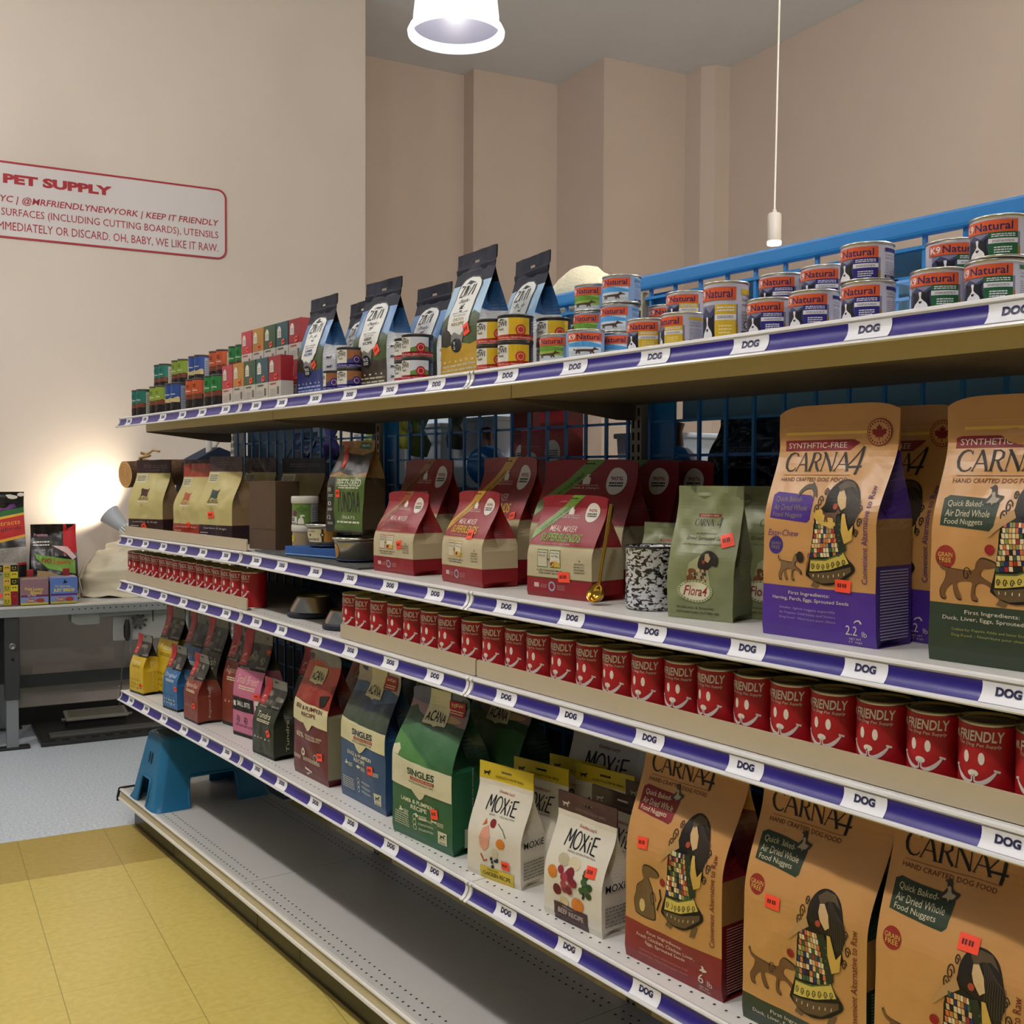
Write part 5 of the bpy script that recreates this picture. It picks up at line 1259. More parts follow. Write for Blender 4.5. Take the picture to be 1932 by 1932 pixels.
# tube canisters at the far end
CAN = {}
def canister(kind, X, Y, lvl, lab):
    r, h = .0272, .0985
    col = {'teal': '#0f6658', 'lime': '#7c9428', 'blue': '#22407e', 'orange': '#b04a20', 'green': '#1c7030'}[kind]
    if kind not in CAN:
        dk = INK('#1d1713'); wt = INK('#c9c4b4')
        def pf(pr):
            c = .5
            pr.P([(c - .22, .5), (c - .1, .56), (c + .05, .46), (c + .18, .54), (c + .22, .5), (c + .22, .3), (c - .22, .3)], INK('#6e3a24' if kind != 'blue' else '#b9a878'), 1)
            pr.R(c - .22, c + .22, .02, .34, dk, 2); pr.O(c + .02, .24, .011, INK('#4c4034'), 3); pr.O(c + .02, .24, .009, dk, 4)
            pr.lines(c - .08, c + .08, .72, .86, 2, INK(('#0a4a40', '#4e6212', '#3a5a9c', '#6e2a10', '#0c4a1c')[('teal', 'lime', 'blue', 'orange', 'green').index(kind)]), 2, .7); pr.lines(c - .14, c + .12, .60, .66, 1, wt, 3, .6)
            pr.lines(c - .2, c - .05, .08, .18, 2, wt, 3, .5); pr.R(c - .2, c - .12, .36, .42, wt, 3)
            pr.R(c + .24, c + .44, .04, .92, INK('#8b8f9c' if kind == 'blue' else '#a3a08c'), 2); pr.lines(c + .26, c + .42, .1, .85, 9, INK('#5b5f6c'), 3, .4)
        o = can_body('c', r, h, [(.50, M('#1d1713', rough=.5)), (1, M(col, rough=.45))], pf, 30).obj('food_canister')
        mb = MB(); mb.lathe([(r + .0004, h - .003), (r + .0012, h - .001), (r + .001, h + .003), (r - .002, h + .0034), (r - .003, h + .001), (.0001, h + .001)], M('#2c3a30' if kind == 'green' else '#3a2f28', rough=.5), 30, cap0=False, cap1=False); mb.obj('lid', o)
        CAN[kind] = [o, False]
    o, used = CAN[kind]; loc = (X, Y, sz(1, X) + lvl * .1024)
    if not used: o.location = loc; CAN[kind][1] = True; q = o
    else: q = dup(o, loc, 0)
    tag(q, lab, 'food canister', 'tube canisters at the far end of the top shelf')
kinds = ['teal', 'lime', 'blue', 'orange', 'green']
fr = [.101, .160, .314, .383, .487, .546, .698, .765, .872, .938]; bk = [.085, .142, .288, .355, .470, .529, .674, .741, .852, .912]
for i in range(10):
    k = kinds[i // 2]; sd = ('left', 'right')[i % 2]
    canister(k, fr[i], .045, 0, k + ' topped tube canister, front row, ' + sd + ' of its pair')
    canister(k, bk[i], .135, 0, k + ' topped tube canister behind the front row, lower, ' + sd + ' of its pair')
    canister(k, bk[i], .135, 1, k + ' topped tube canister in the raised back row, ' + sd + ' of its pair')

# boxed food
BX = {}
def foodbox(kind, X, Y, lvl, lab):
    col = {'rose': '#a82c3c', 'ochre': '#a5752a', 'green': '#2c4a2e', 'teal': '#1d4650', 'crimson': '#8c1820'}[kind]
    w, d, h = .084, .038, .118
    if kind not in BX:
        mb = MB(); mb.box(-w / 2, w / 2, -d / 2, d / 2, 0, h * .40, M('#b3aca0' if kind != 'rose' else '#b9aba2', rough=.5), bev=.001); mb.box(-w / 2, w / 2, -d / 2, d / 2, h * .40, h, M(col, rough=.42), bev=.001)
        wt = INK('#cfc8bc'); pr = Print(w, h)
        pr.P([(.12, .62), (.44, .62), (.44, .82), (.38, .88), (.28, .91), (.18, .88), (.12, .82)], wt, 1); pr.lines(.17, .40, .66, .8, 3, INK('#8a857a'), 2, .4)
        pr.lines(.14, .62, .32, .36, 1, INK('#a04038' if kind in ('rose', 'crimson') else '#55503f'), 1, 1); pr.lines(.12, .6, .06, .24, 4, INK('#8f897d'), 1, .35); pr.R(.70, .86, .08, .26, INK('#5e5a52'), 1)
        pr.lay(mb, lambda u, v, L: ((u - .5) * w, -d / 2 - .0004 - .0002 * L, v * h))
        o = mb.obj('food_box')
        q = MB(); pr = Print(w, h); pr.P([(.52, .42), (.76, .46), (.72, .58), (.48, .54)], STK, 1); pr.lines(.55, .70, .48, .53, 1, STK_T, 2, 1); pr.lay(q, lambda u, v, L: ((u - .5) * w, -d / 2 - .0010 - .0002 * L, v * h)); q.obj('price_sticker', o)
        BX[kind] = [o, False]
    o, used = BX[kind]; loc = (X, Y, sz(1, X) + lvl * .1185 + .0003)
    if not used: o.location = loc; BX[kind][1] = True; q = o
    else: q = dup(o, loc, 0)
    tag(q, lab, 'food box', 'two-tone food boxes on the top shelf')
for i, k in enumerate(['rose', 'ochre', 'green', 'teal', 'crimson']):
    foodbox(k, 1.073 + .0885 * i, .034, 0, k + ' and white food box, front row')
    foodbox(k, 1.000 + .090 * i, .125, 0, k + ' and white food box behind the front row, lower')
    foodbox(k, 1.003 + .090 * i, .125, 1, k + ' and white food box in the raised back row')

# second shelf: carton, tubs, steel containers, mat
z2 = lambda x: sz(2, x)
def second_shelf():
    mb = MB(); mb.box(-.064, .064, -.045, .045, 0, .205, M('#54402c', rough=.8, noise_amt=.1, nscale=40), bev=.002); mb.box(-.064, .064, -.0455, -.045, .06, .063, M('#443424'))
    o = mb.obj('cardboard_carton', loc=(1.205, .110, z2(1.2) + .004), rz=radians(14)); tag(o, 'plain brown cardboard carton beside the cream bag with plum bands', 'carton')
    # textured mat
    mb = MB(); R = random.Random(2)
    zf = lambda x: z2(x) + .001
    mb.add([(x, y, zf(x) + z) for z in (0, .004) for x, y in ((1.235, .035), (1.905, .025), (1.90, .30), (1.235, .31))], [(0, 3, 2, 1), (4, 5, 6, 7), (0, 1, 5, 4), (1, 2, 6, 5), (2, 3, 7, 6), (3, 0, 4, 7)], M('#4a4a48', rough=.8, noise_amt=.7, nscale=320, bump=1, bscale=320))
    o = mb.obj('shelf_mat'); tag(o, 'speckled grey mat lying under the tubs on the second shelf', 'mat')
    zm = lambda x: z2(x) + .0055
    # blue flat box
    mb = MB(); mb.box(-.11, .11, -.06, .06, 0, .026, M('#28528c', rough=.45), bev=.002); mb.box(-.109, .109, -.0605, -.06, .003, .006, M('#7a9cc0')); o = mb.obj('flat_box', loc=(1.545, .118, zm(1.54)), rz=radians(14)); tag(o, 'flat bright blue box under the labelled steel tub', 'box')
    # white lidded tubs
    def tub(X, Y, z, r, h, lab, body, deco, nm='lidded_tub'):
        o = None
        def pf(pr): deco(pr)
        o = can_body('c', r, h, [(1, body)], pf, 32).obj(nm, loc=(X, Y, z), rz=.35)
        mb = MB(); mb.lathe([(r + .001, h - .006), (r + .003, h - .004), (r + .003, h + .012), (r + .001, h + .0145), (.0001, h + .0145)], M('#c9c6bc', rough=.4), 36, cap1=False); mb.obj('lid', o)
        tag(o, lab, 'tub'); return o
    wt = INK('#cfccc4'); blk = INK('#1f1c22')
    def d1(pr):
        c = .5; pr.R(c - .20, c + .02, .04, .34, wt, 2); pr.lines(c - .18, c - .02, .24, .31, 1, INK('#5a2c5c'), 3, 1); pr.R(c - .18, c - .02, .16, .22, INK('#5a2c5c'), 3); pr.lines(c - .18, c, .05, .14, 2, blk, 3)
        pr.O(c - .02, .5, .008, INK('#6a2c58'), 3); blob(pr, LEAF, lambda a, b: (c + .0 + a * .16, .45 + b * .4), INK('#4a6a2a'), 2)
        blob(pr, DOG_SIT, lambda a, b: (c - .21 + a * .1, .4 + b * .5), INK('#2a2622'), 2); blob(pr, DOG_SIT, lambda a, b: (c + .03 + a * .1, .03 + b * .4), INK('#d6d2c8'), 3)
        pr.R(c + .2, c + .45, .0, 1, INK('#8c9096'), 2); pr.lines(c + .22, c + .42, .1, .8, 7, INK('#5c6068'), 3, .35)
    def d2(pr):
        c = .5; pr.R(c - .24, c - .19, .0, .96, INK('#8a5c24'), 1); pr.O(c - .08, .62, .011, INK('#c9c02c'), 3); pr.T('15 OZ', c - .08, .64, .07, .08, blk, 4); pr.R(c - .12, c + .2, .02, .3, INK('#a89a7c'), 1)
    tub(1.4215, .108, zm(1.42), .0345, .068, 'white-lidded tub with yellow round sticker, lower of two stacked tubs', M('#96815e', rough=.4), d2)
    tub(1.4235, .108, zm(1.42) + .0685 + .0142, .036, .066, 'white-lidded tub with green leaf label on top of the lower tub', M('#5c7a30', rough=.4), d1)
    # steel food containers
    def steel(X, Y, z, lab, kind):
        o = empty('steel_container', (X, Y, z), .25)
        mb = MB(); mb.lathe([(.040, .0), (.052, .004), (.058, .05), (.0600, .056), (.0575, .056), (.050, .006), (.0001, .005)], M('#a39f95', metal=1, rough=.3), 40, cap1=False); bd = mb.obj('bowl', o)
        mb = MB(); mb.lathe([(.0585, .0555), (.0645, .057), (.0655, .0605), (.0640, .064), (.0600, .0655), (.058, .063), (.0001, .0625)], M('#c4c1b8', metal=1, rough=.18), 40, cap1=False); mb.obj('lid', o)
        mb = MB(); mb.lathe([(.0412, .0), (.0535, .0035), (.0535, .0065), (.05, .007)], M('#1c2444', rough=.6), 40); mb.obj('base_ring', o)
        pr = Print(.36, .05)
        if kind:
            pr.P([(.36, .95), (.58, .95), (.58, .2), (.44, .2), (.38, .5)], INK('#c4b996'), 1); pr.R(.58, .70, .2, .95, INK('#a8782c'), 1); pr.R(.585, .60, .2, .95, blk, 2); pr.O(.59, .62, .006, blk, 3); pr.O(.59, .62, .003, INK('#c4b996'), 4)
            pr.T('Grolls', .47, .82, .12, .12, blk, 2, .2); blob(pr, [(.5, .0), (1, .6), (.85, 1), (.5, .75), (.15, 1), (0, .6)], lambda a, b: (.455 + a * .03, .5 + b * .18), blk, 2); pr.lines(.40, .56, .3, .44, 2, blk, 2, .5)
        else:
            pr.E(.42, .5, .06, .42, INK('#a8782c'), 1)
        mb = MB()
        def lay(u, v, L):
            A = -pi / 2 + (u - .5) * 2 * pi; r = .0527 + .0056 * v + .0006 + .0002 * L; return (r * cos(A), r * sin(A), .006 + v * .047)
        pr.lay(mb, lay, [k / 40 for k in range(1, 40)]); mb.obj('label', bd)
        tag(o, lab, 'container', 'steel food containers'); return o
    steel(1.560, .115, zm(1.56) + .027, 'lidded steel tub with cream and orange label on the flat blue box', 1)
    steel(1.735, .110, zm(1.73), 'lidded steel tub under the green treat bag', 0)
second_shelf()

# gold scoop
def scoop():
    g = M('#c99a3a', metal=1, rough=.16)
    a = Vector((2.758, .062, z2(2.7) + .030)); b = Vector((2.735, .085, z2(2.7) + .190))
    o = empty('gold_scoop', (a.x, a.y, z2(2.7)))
    mb = MB(); mb.lathe([(.002, -.017), (.010, -.015), (.016, -.008), (.0185, .002), (.0178, .003), (.015, -.007), (.009, -.013), (.0001, -.015)], g, 32, c=(0, 0, .022), rot=Matrix.Rotation(radians(62), 3, 'X') @ Matrix.Rotation(0, 3, 'Z')); mb.obj('bowl', o)
    P = [(.0, .010, .036), (.004, .012, .07), (.012, .016, .12), (.020, .020, .172), (.0215, .021, .186)]
    mb = MB(); mb.tube(P, [.0035, .0032, .0036, .0050, .0038], g, 10); mb.obj('handle', o)
    tag(o, 'polished gold scoop leaning between the red pouch and the speckled canister', 'scoop')
scoop()
# speckled enamel canister
def mug():
    m = bpy.data.materials.new('speckled_enamel'); m.use_nodes = True; nt = m.node_tree; b = nt.nodes['Principled BSDF']
    tc = nt.nodes.new('ShaderNodeTexCoord'); mp = nt.nodes.new('ShaderNodeMapping'); mp.inputs['Rotation'].default_value = (.3, .6, .2); mp.inputs['Scale'].default_value = (1, 1, 1.7)
    n = nt.nodes.new('ShaderNodeTexNoise'); n.inputs['Scale'].default_value = 105; n.inputs['Detail'].default_value = 3.5; n.inputs['Roughness'].default_value = .6; n.inputs['Distortion'].default_value = .6
    cr = nt.nodes.new('ShaderNodeValToRGB'); cr.color_ramp.elements[0].position = .47; cr.color_ramp.elements[1].position = .50; cr.color_ramp.elements[0].color = lin('#17171a'); cr.color_ramp.elements[1].color = lin('#cfcfcf')
    for x, y in ((tc.outputs['Object'], mp.inputs['Vector']), (mp.outputs['Vector'], n.inputs['Vector']), (n.outputs['Fac'], cr.inputs[0]), (cr.outputs[0], b.inputs['Base Color'])): nt.links.new(x, y)
    b.inputs['Roughness'].default_value = .25
    o = empty('enamel_canister', (2.855, .112, z2(2.85)))
    r, h = .046, .112
    mb = MB(); mb.lathe([(r - .006, 0), (r - .001, .003), (r, .008), (r, h - .002), (r + .0015, h), (r + .0008, h + .0015), (r - .002, h), (r - .002, h - .01), (r - .003, .006), (.0001, .005)], m, 48, cap1=False); mb.obj('body', o)
    mb = MB(); mb.lathe([(r + .0005, h - .0018), (r + .0022, h), (r + .001, h + .002), (r - .0012, h + .001)], M('#1c1c1e', rough=.3), 48, cap0=False, cap1=False); mb.obj('dark_rim', o)
    mb = MB(); mb.tube([(r * .6, .04, h * .85), (r * .8, .058, h * .8), (r * .85, .066, h * .5), (r * .8, .056, h * .25), (r * .6, .036, h * .2)], .004, m, 8); mb.obj('handle', o)
    tag(o, 'black and white speckled enamel canister beside the sage green pouch', 'canister')
mug()
# steel bowls on third shelf
def bowl(X, Y, r0, r1, h, lab, dot=False):
    o = empty('pet_bowl', (X, Y, sz(3, X) + .0003), 0)
    mb = MB(); mb.lathe([(r0, .014), (r0 * .985, .02), (r1 + .004, h - .004), (r1 + .002, h), (r1 - .002, h), (r1 - .006, h - .006), (r1 - .014, .02), (.0001, .018)], M('#b4ada0', metal=1, rough=.26), 48, cap1=False); mb.obj('bowl', o)
    mb = MB(); mb.lathe([(r0 + .002, 0), (r0 + .006, .002), (r0 + .006, .012), (r0 + .003, .0155), (r0 - .004, .0155)], M('#171a2c', rough=.6), 48); mb.obj('rubber_base', o)
    if dot:
        pr = Print(.4, h); pr.O(.44, .70, .007, STK, 1)
        def lay(u, v, L): A = -pi / 2 + (u - .5) * 2 * pi; r = r0 + (r1 + .004 - r0) * (v * h - .014) / (h - .018) + .001; return (r * cos(A), r * sin(A), v * h)
        mb = MB(); pr.lay(mb, lay, [k / 48 for k in range(1, 48)]); mb.obj('price_sticker', o)
    tag(o, lab, 'pet bowl', 'steel pet bowls'); return o
bowl(1.428, .135, .071, .046, .058, 'brushed steel pet bowl with dark rubber base, left one beside the red cans')
bowl(1.690, .103, .058, .040, .050, 'brushed steel pet bowl with orange dot, right one', True)
o = bowl(1.690, .270, .078, .062, .055, 'dark pet bowl at the back behind the two steel bowls')
o.children[0].data.materials[0] = M('#15161a', rough=.4)
# blue plastic crate pieces on the grid behind the top cans
def crate(X, lab):
    cb = M('#6fa8e0', rough=.4); mb = MB(); z = sz(1, X)
    for i in range(4): mb.box(-.045 + i * .028, -.041 + i * .028, -.004, .004, .0, .085, cb)
    for k in range(4): mb.box(-.045, .045, -.004, .004, .0 + k * .026, .004 + k * .026, cb)
    for i in range(3): mb.box(.041, .045, -.004 + i * .03, .0 + i * .03, 0, .085, cb)
    mb.box(.041, .045, -.004, .062, .08, .085, cb); mb.box(-.045, -.041, -.004, .062, .08, .085, cb); mb.box(-.045, .045, .058, .062, .0, .085, cb)
    o = mb.obj('plastic_basket', loc=(X, .21, z + .0003)); tag(o, lab, 'basket', 'light blue lattice baskets')
crate(3.325, 'light blue lattice basket between the violet and green can stacks')
crate(3.02, 'light blue lattice basket behind the tall yellow can')
crate(2.66, 'light blue lattice basket at the back behind the pale blue stacks')
# sheepskin pet bed lying along the top rail
def sheepskin():
    m = M('#ded6b8', rough=.95, spec=.1, noise_amt=.12, nscale=90, bump=1.0, bscale=160)
    mb = MB(); rows = []
    N, K = 26, 18
    for i in range(N + 1):
        t = i / N; X = 1.80 + t * .50
        hgt = .030 + .012 * sin(t * 9) + .092 * math.exp(-((t - .56) / .20) ** 2) + .012 * math.exp(-((t - .2) / .1) ** 2); hgt *= min(1, (t * 14) ** .5 if t < .07 else 1) * min(1, ((1 - t) * 10) ** .5 if t > .9 else 1)
        row = []
        for k in range(K):
            a = 2 * pi * k / K; w = .085
            y = .60 + w * cos(a); z = 1.775 + hgt * (.55 + .55 * sin(a)) * 1.25
            n = noise.noise(Vector((X * 30, y * 30, z * 30))) * .006
            row.append((X, y + n, z + n))
        rows.append(row)
    mb.grid(rows, m, cu=True)
    mb.add(rows[0], [list(range(K))[::-1]], m); mb.add(rows[-1], [list(range(K))], m)
    o = mb.obj('sheepskin_bed'); tag(o, 'fluffy cream sheepskin pet bed lying behind the blue top rail', 'pet bed')
    mb = MB(); mb.tube([(1.93 + .010 * cos(a), .58, 1.888 + .014 * sin(a)) for a in [k * pi / 6 - .3 for k in range(9)]], .0014, M('#e6e0cc')); mb.obj('hang_loop', o)
sheepskin()
# ------------------------------------------------------------------ blue step stool on the bottom deck
def stool():
    bl = M('#1d6a94', rough=.42, spec=.4, bump=.15, bscale=300)
    root = empty('step_stool', (.252, .220, sz(0, .25) + .0004)); tag(root, 'blue plastic step stool standing on the bottom deck at its far end', 'stool')
    h = .252
    def ring(z, ins, grow=0):
        k = z / h; wx = .150 - .050 * k - ins; wy = .222 - .052 * k - ins; r = .032
        pts = []
        for cx, cy, a0 in ((wx - r, wy - r, 0), (-wx + r, wy - r, 90), (-wx + r, -wy + r, 180), (wx - r, -wy + r, 270)):
            for i in range(7): a = radians(a0 + 15 * i); pts.append((cx + r * cos(a), cy + r * sin(a), z))
        # extra points along the straights
        out = []
        n = len(pts)
        for i in range(n):
            a = pts[i]; b = pts[(i + 1) % n]; out.append(a)
            if (i + 1) % 7 == 0:
                for q in range(1, 12): out.append(tuple(a[j] + (b[j] - a[j]) * q / 12 for j in range(3)))
        return out
    zs = [0, .006, .02, .05, .08, .10, .112, .13, .17, .21, .238, .246, .252]
    out = [ring(z, -.006 if z < .005 else (-.004 if z < .01 else 0) + (.004 if z > .248 else 0)) for z in zs]
    inn = [ring(z, .004) for z in zs[:-1]]
    n = len(out[0])
    def cut(i, j):
        a = out[j][i]; b = out[j][(i + 1) % n]; x = (a[0] + b[0]) / 2; y = (a[1] + b[1]) / 2; z = (zs[j] + zs[j + 1]) / 2
        if abs(abs(x) - (.150 - .05 * z / h)) < .012: return z < .112 and abs(y) < .095
        if abs(abs(y) - (.222 - .052 * z / h)) < .012: return z < .10 and abs(x) < .052
        return False
    mb = MB(); mb.grid(out, bl, cu=True, skip=cut); mb.grid([r[::-1] for r in inn], bl, cu=True, skip=lambda i, j: cut((n - 2 - i) % n, j)); mb.obj('body', root)
    mb = MB()
    T = ring(h, .004); T2 = ring(h + .002, .02); N_ = len(T)
    mb.grid([T, T2], bl, cu=True); mb.add(T2, [list(range(N_))], M('#2a4a52', rough=.75, noise_amt=.25, nscale=120, bump=.6, bscale=400)); mb.obj('tread', root)
    for sg in (-1, 1):
        yz = lambda z: sg * (.222 - .052 * z / h + .001); xz = lambda z: sg * (.150 - .05 * z / h + .001)
        mb = MB(); mb.tube([(-.052, yz(.0) , .003), (-.050, yz(.05), .05), (-.046, yz(.092), .094), (-.038, yz(.1), .10), (.038, yz(.1), .10), (.046, yz(.092), .094), (.050, yz(.05), .05), (.052, yz(0), .003)], .005, bl, 8); mb.obj('arch_rim', root)
        mb = MB(); mb.tube([(xz(0), -.095, .003), (xz(.06), -.094, .06), (xz(.10), -.090, .104), (xz(.112), -.080, .112), (xz(.112), .080, .112), (xz(.10), .090, .104), (xz(.06), .094, .06), (xz(0), .095, .003)], .005, bl, 8); mb.obj('arch_rim', root)
    for dx in (-.013, .013):
        z = .17; y = -(.222 - .052 * z / h) - .0012
        mb = MB(); mb.add([(dx + .0075 * cos(a * pi / 10), y + .052 / h * .022 * sin(a * pi / 10), z + .022 * sin(a * pi / 10)) for a in range(20)], [list(range(20))], M('#06131c', rough=.8)); mb.obj('finger_hole', root)
stool()

# ------------------------------------------------------------------ table by the sign wall and what stands on it (room frame)
TZ = .716
def robj(mb, name, t, s, z, rz=0): return mb.obj(name, loc=room(t, s, z), rz=PHI + rz)
def table():
    root = empty('adjustable_table', room(0, 1.75, 0), PHI); tag(root, 'grey height-adjustable table with steel legs against the sign wall', 'table')
    y0 = -1.75
    g = M('#8f9492', rough=.45, metal=.3); dk = M('#3e403e', rough=.5, metal=.4); lt = M('#8b8e90', rough=.4, metal=.5)
    mb = MB(); mb.box(-1.3, .92, 1.46 + y0, 2.03 + y0, TZ - .012, TZ, M('#c9c7c0', rough=.35), bev=.003); mb.obj('tabletop', root)
    mb = MB(); mb.box(-1.3, .92, 1.462 + y0, 1.475 + y0, TZ - .052, TZ - .0125, g, bev=.002); mb.box(-1.3, .92, 2.01 + y0, 2.02 + y0, TZ - .05, TZ - .0125, g)
    for k in range(24): mb.box(.0 + k * .03, .006 + k * .03, 1.461 + y0, 1.4622 + y0, TZ - .030, TZ - .024, HOLE)
    mb.obj('apron', root)
    for t, s in ((-.278, 1.50), (-.278, 1.97), (.78, 1.50), (.78, 1.97)):
        mb = MB(); mb.box(t - .034, t + .034, s - .03 + y0, s + .03 + y0, .25, TZ - .05, dk, bev=.004); mb.box(t - .028, t + .028, s - .024 + y0, s + .024 + y0, .012, .26, lt, bev=.003)
        mb.box(t - .075, t + .08, s - .03 + y0, s + .03 + y0, .0005, .014, M('#22221f', rough=.5), bev=.005)
        if s < 1.6: mb.lathe([(.016, 0), (.016, .006), (.009, .006), (.009, .003), (.0001, .003)], M('#8c8c84', metal=.8, rough=.4), 18, c=(t + .002, s - .030 + y0, .52), rot=Matrix.Rotation(radians(90), 3, 'X')); mb.lathe([(.007, 0), (.007, .003), (.0001, .003)], HOLE, 12, c=(t + .002, s - .03 + y0, .455), rot=Matrix.Rotation(radians(90), 3, 'X'))
        mb.obj('leg', root)
    mb = MB(); mb.box(-.27, .77, 1.94 + y0, 1.96 + y0, .222, .288, M('#454846', rough=.5, metal=.2)); mb.obj('crossbar', root)
    pg = M('#9a9d98', rough=.45, metal=.3)
    mb = MB(); mb.prism([(.0, .62), (.03, .604), (.135, .604), (.135, .664), (.0, .664)], 1.49 + y0, 1.60 + y0, pg, lambda a, b, c: (a, c, b)); mb.obj('bracket_box', root, fix=True)
    mb = MB(); mb.box(.135, .90, 1.50 + y0, 1.53 + y0, .640, .664, pg, bev=.003); mb.box(.40, .405, 1.498 + y0, 1.50 + y0, .60, .664, HOLE); mb.obj('rail', root)
    mb = MB(); mb.box(.206, .62, 1.54 + y0, 1.56 + y0, .50, .640, M('#a5a69f', rough=.5), bev=.012); mb.obj('side_plate', root)
    mb = MB()
    for k in range(8):
        a = k * pi / 4 + .2; mb.tube([(.335, 1.52 + y0, .600), (.335 + .034 * cos(a), 1.52 + y0, .600 + .034 * sin(a))], .006, M('#5c5c55', metal=.6, rough=.4), 6); mb.lathe([(.0001, -.004), (.007, -.003), (.007, .003), (.0001, .004)], M('#33332f', rough=.5), 10, c=(.335 + .036 * cos(a), 1.518 + y0, .600 + .036 * sin(a)), rot=Matrix.Rotation(radians(90), 3, 'X'))
    mb.lathe([(.018, -.012), (.02, .0), (.02, .015)], M('#6b6b62', metal=.6, rough=.4), 16, c=(.335, 1.53 + y0, .600), rot=Matrix.Rotation(radians(90), 3, 'X')); mb.obj('star_knob', root)
    mb = MB(); mb.tube([(.275, 1.515 + y0, .615), (.272, 1.51 + y0, .58), (.272, 1.508 + y0, .53), (.276, 1.51 + y0, .505)], [.009, .016, .016, .008], M('#1b1a17', rough=.5), 10); mb.obj('lever_grip', root)
    mb = MB(); mb.tube([(.296, 1.515 + y0, .60), (.292, 1.515 + y0, .44)], .005, lt, 8); mb.obj('rod', root)
    mb = MB(); mb.tube([(.262, 1.53 + y0, .50), (.262, 1.60 + y0, .38), (.275, 1.72 + y0, .22), (.285, 1.83 + y0, .10)], .0035, M('#77776f', rough=.4), 6); mb.obj('cable', root)
table()
def floor_plate():
    root = empty('foot_pedal_unit', room(.35, 1.75, 0), PHI); tag(root, 'dark metal floor plate with a grey foot pedal under the table', 'pedal')
    dk = M('#3a3a36', rough=.4, metal=.5, noise_amt=.2, nscale=20); mb = MB(); mb.box(-.50, .55, -.285, .22, .0005, .022, dk, bev=.004)
    for k in range(14): mb.box(-.47 + k * .07, -.43 + k * .07, -.27, -.24, .0222, .0232, HOLE)
    mb.obj('base_plate', root)
    mb = MB(); mb.box(-.45, .5, -.21, -.12, .022, .036, M('#6f6f6a', rough=.4, metal=.5), bev=.003); mb.obj('slotted_strip', root)
    rot = Matrix.Rotation(radians(7), 3, 'X')
    mb = MB(); mb.box(-.35, -.03, .0, .15, .068, .084, M('#9a968a', rough=.5), rot=rot, org=(0, .1, .06), bev=.006); mb.box(-.33, -.05, .02, .13, .0838, .0855, M('#7d7868', rough=.7), rot=rot, org=(0, .1, .06)); mb.box(-.34, -.04, .03, .12, .022, .07, M('#23231f', rough=.6)); mb.obj('pedal', root)
    for x in (-.36, -.02): mb = MB(); mb.lathe([(.012, -.01), (.012, .01)], M('#6b6b62', metal=.6, rough=.4), 14, c=(x, .03, .062), rot=Matrix.Rotation(radians(90), 3, 'Y')); mb.obj('pivot', root)
floor_plate()
def cabinet():
    mb = MB(); mb.box(-.62, -.40, 1.52, 2.0, .001, .650, M('#4a4d4b', rough=.5), bev=.004); o = mb.obj('floor_cabinet', rz=PHI); tag(o, 'dark grey cabinet under the left end of the table', 'cabinet')
cabinet()
# bird seed bags, blocks
def soft_bag(name, t, s, w, h, d, lab, base, pf, cat='bird seed bag', seed=1, rz=0, z=TZ, taper=(.2, .97)):
    B = Bag(w, h, d, taper=taper, bulge=.012, wr=.006, seed=seed, pinch=.04, topw=.94)
    o = B.build(name, tuple(room(t, s, z + .0008)), PHI + rz, [(1, base)], pf); tag(o, lab, cat, 'bird food on the table'); return o
wt = INK('#ded8cc'); blk = INK('#15120f')
def seed_pf(pr, s):
    red = INK('#b0201c'); gold = INK('#d0a030')
    for k in range(14):
        R = random.Random(k); pr.E(R.random(), .86 + R.random() * .12, .05 + .05 * R.random(), .018, wt, 1, 9)
    pr.P([(0, .74), (.5, .80), (1, .86), (1, .80), (.5, .74), (0, .68)], INK('#23602c'), 2); pr.P([(.6, .86), (.95, .90), (.9, .86), (.6, .82)], INK('#5c2a6c'), 2)
    pr.P([(0, .68), (.5, .73), (1, .79), (1, .60), (.5, .54), (0, .52)], red, 3); pr.L([(0, .69), (.5, .74), (1, .80)], .012, gold, 4); pr.L([(0, .51), (.5, .53), (1, .60)], .014, gold, 4)
    pr.T('Attracts', .74, .715, .4, .04, gold, 5, .2, 0, .12); pr.T('Songbirds', .72, .655, .46, .04, blk, 5, .2, 0, .12)
    pr.P([(.0, .30), (.5, .32), (1, .36), (1, .50), (.5, .48), (0, .46)], M('#8f8a80', rough=.25, noise_amt=.4, nscale=120), 3); pr.L([(0, .28), (.5, .30), (1, .35)], .008, red, 4)
    pr.lines(.1, .9, .12, .24, 5, wt, 3, .25)
soft_bag('bird_seed_bag', -.362, 1.76, .36, .565, .12, 'tall black bird seed bag with red band at the left edge, on the table', M('#17130f', rough=.25), seed_pf, seed=91)
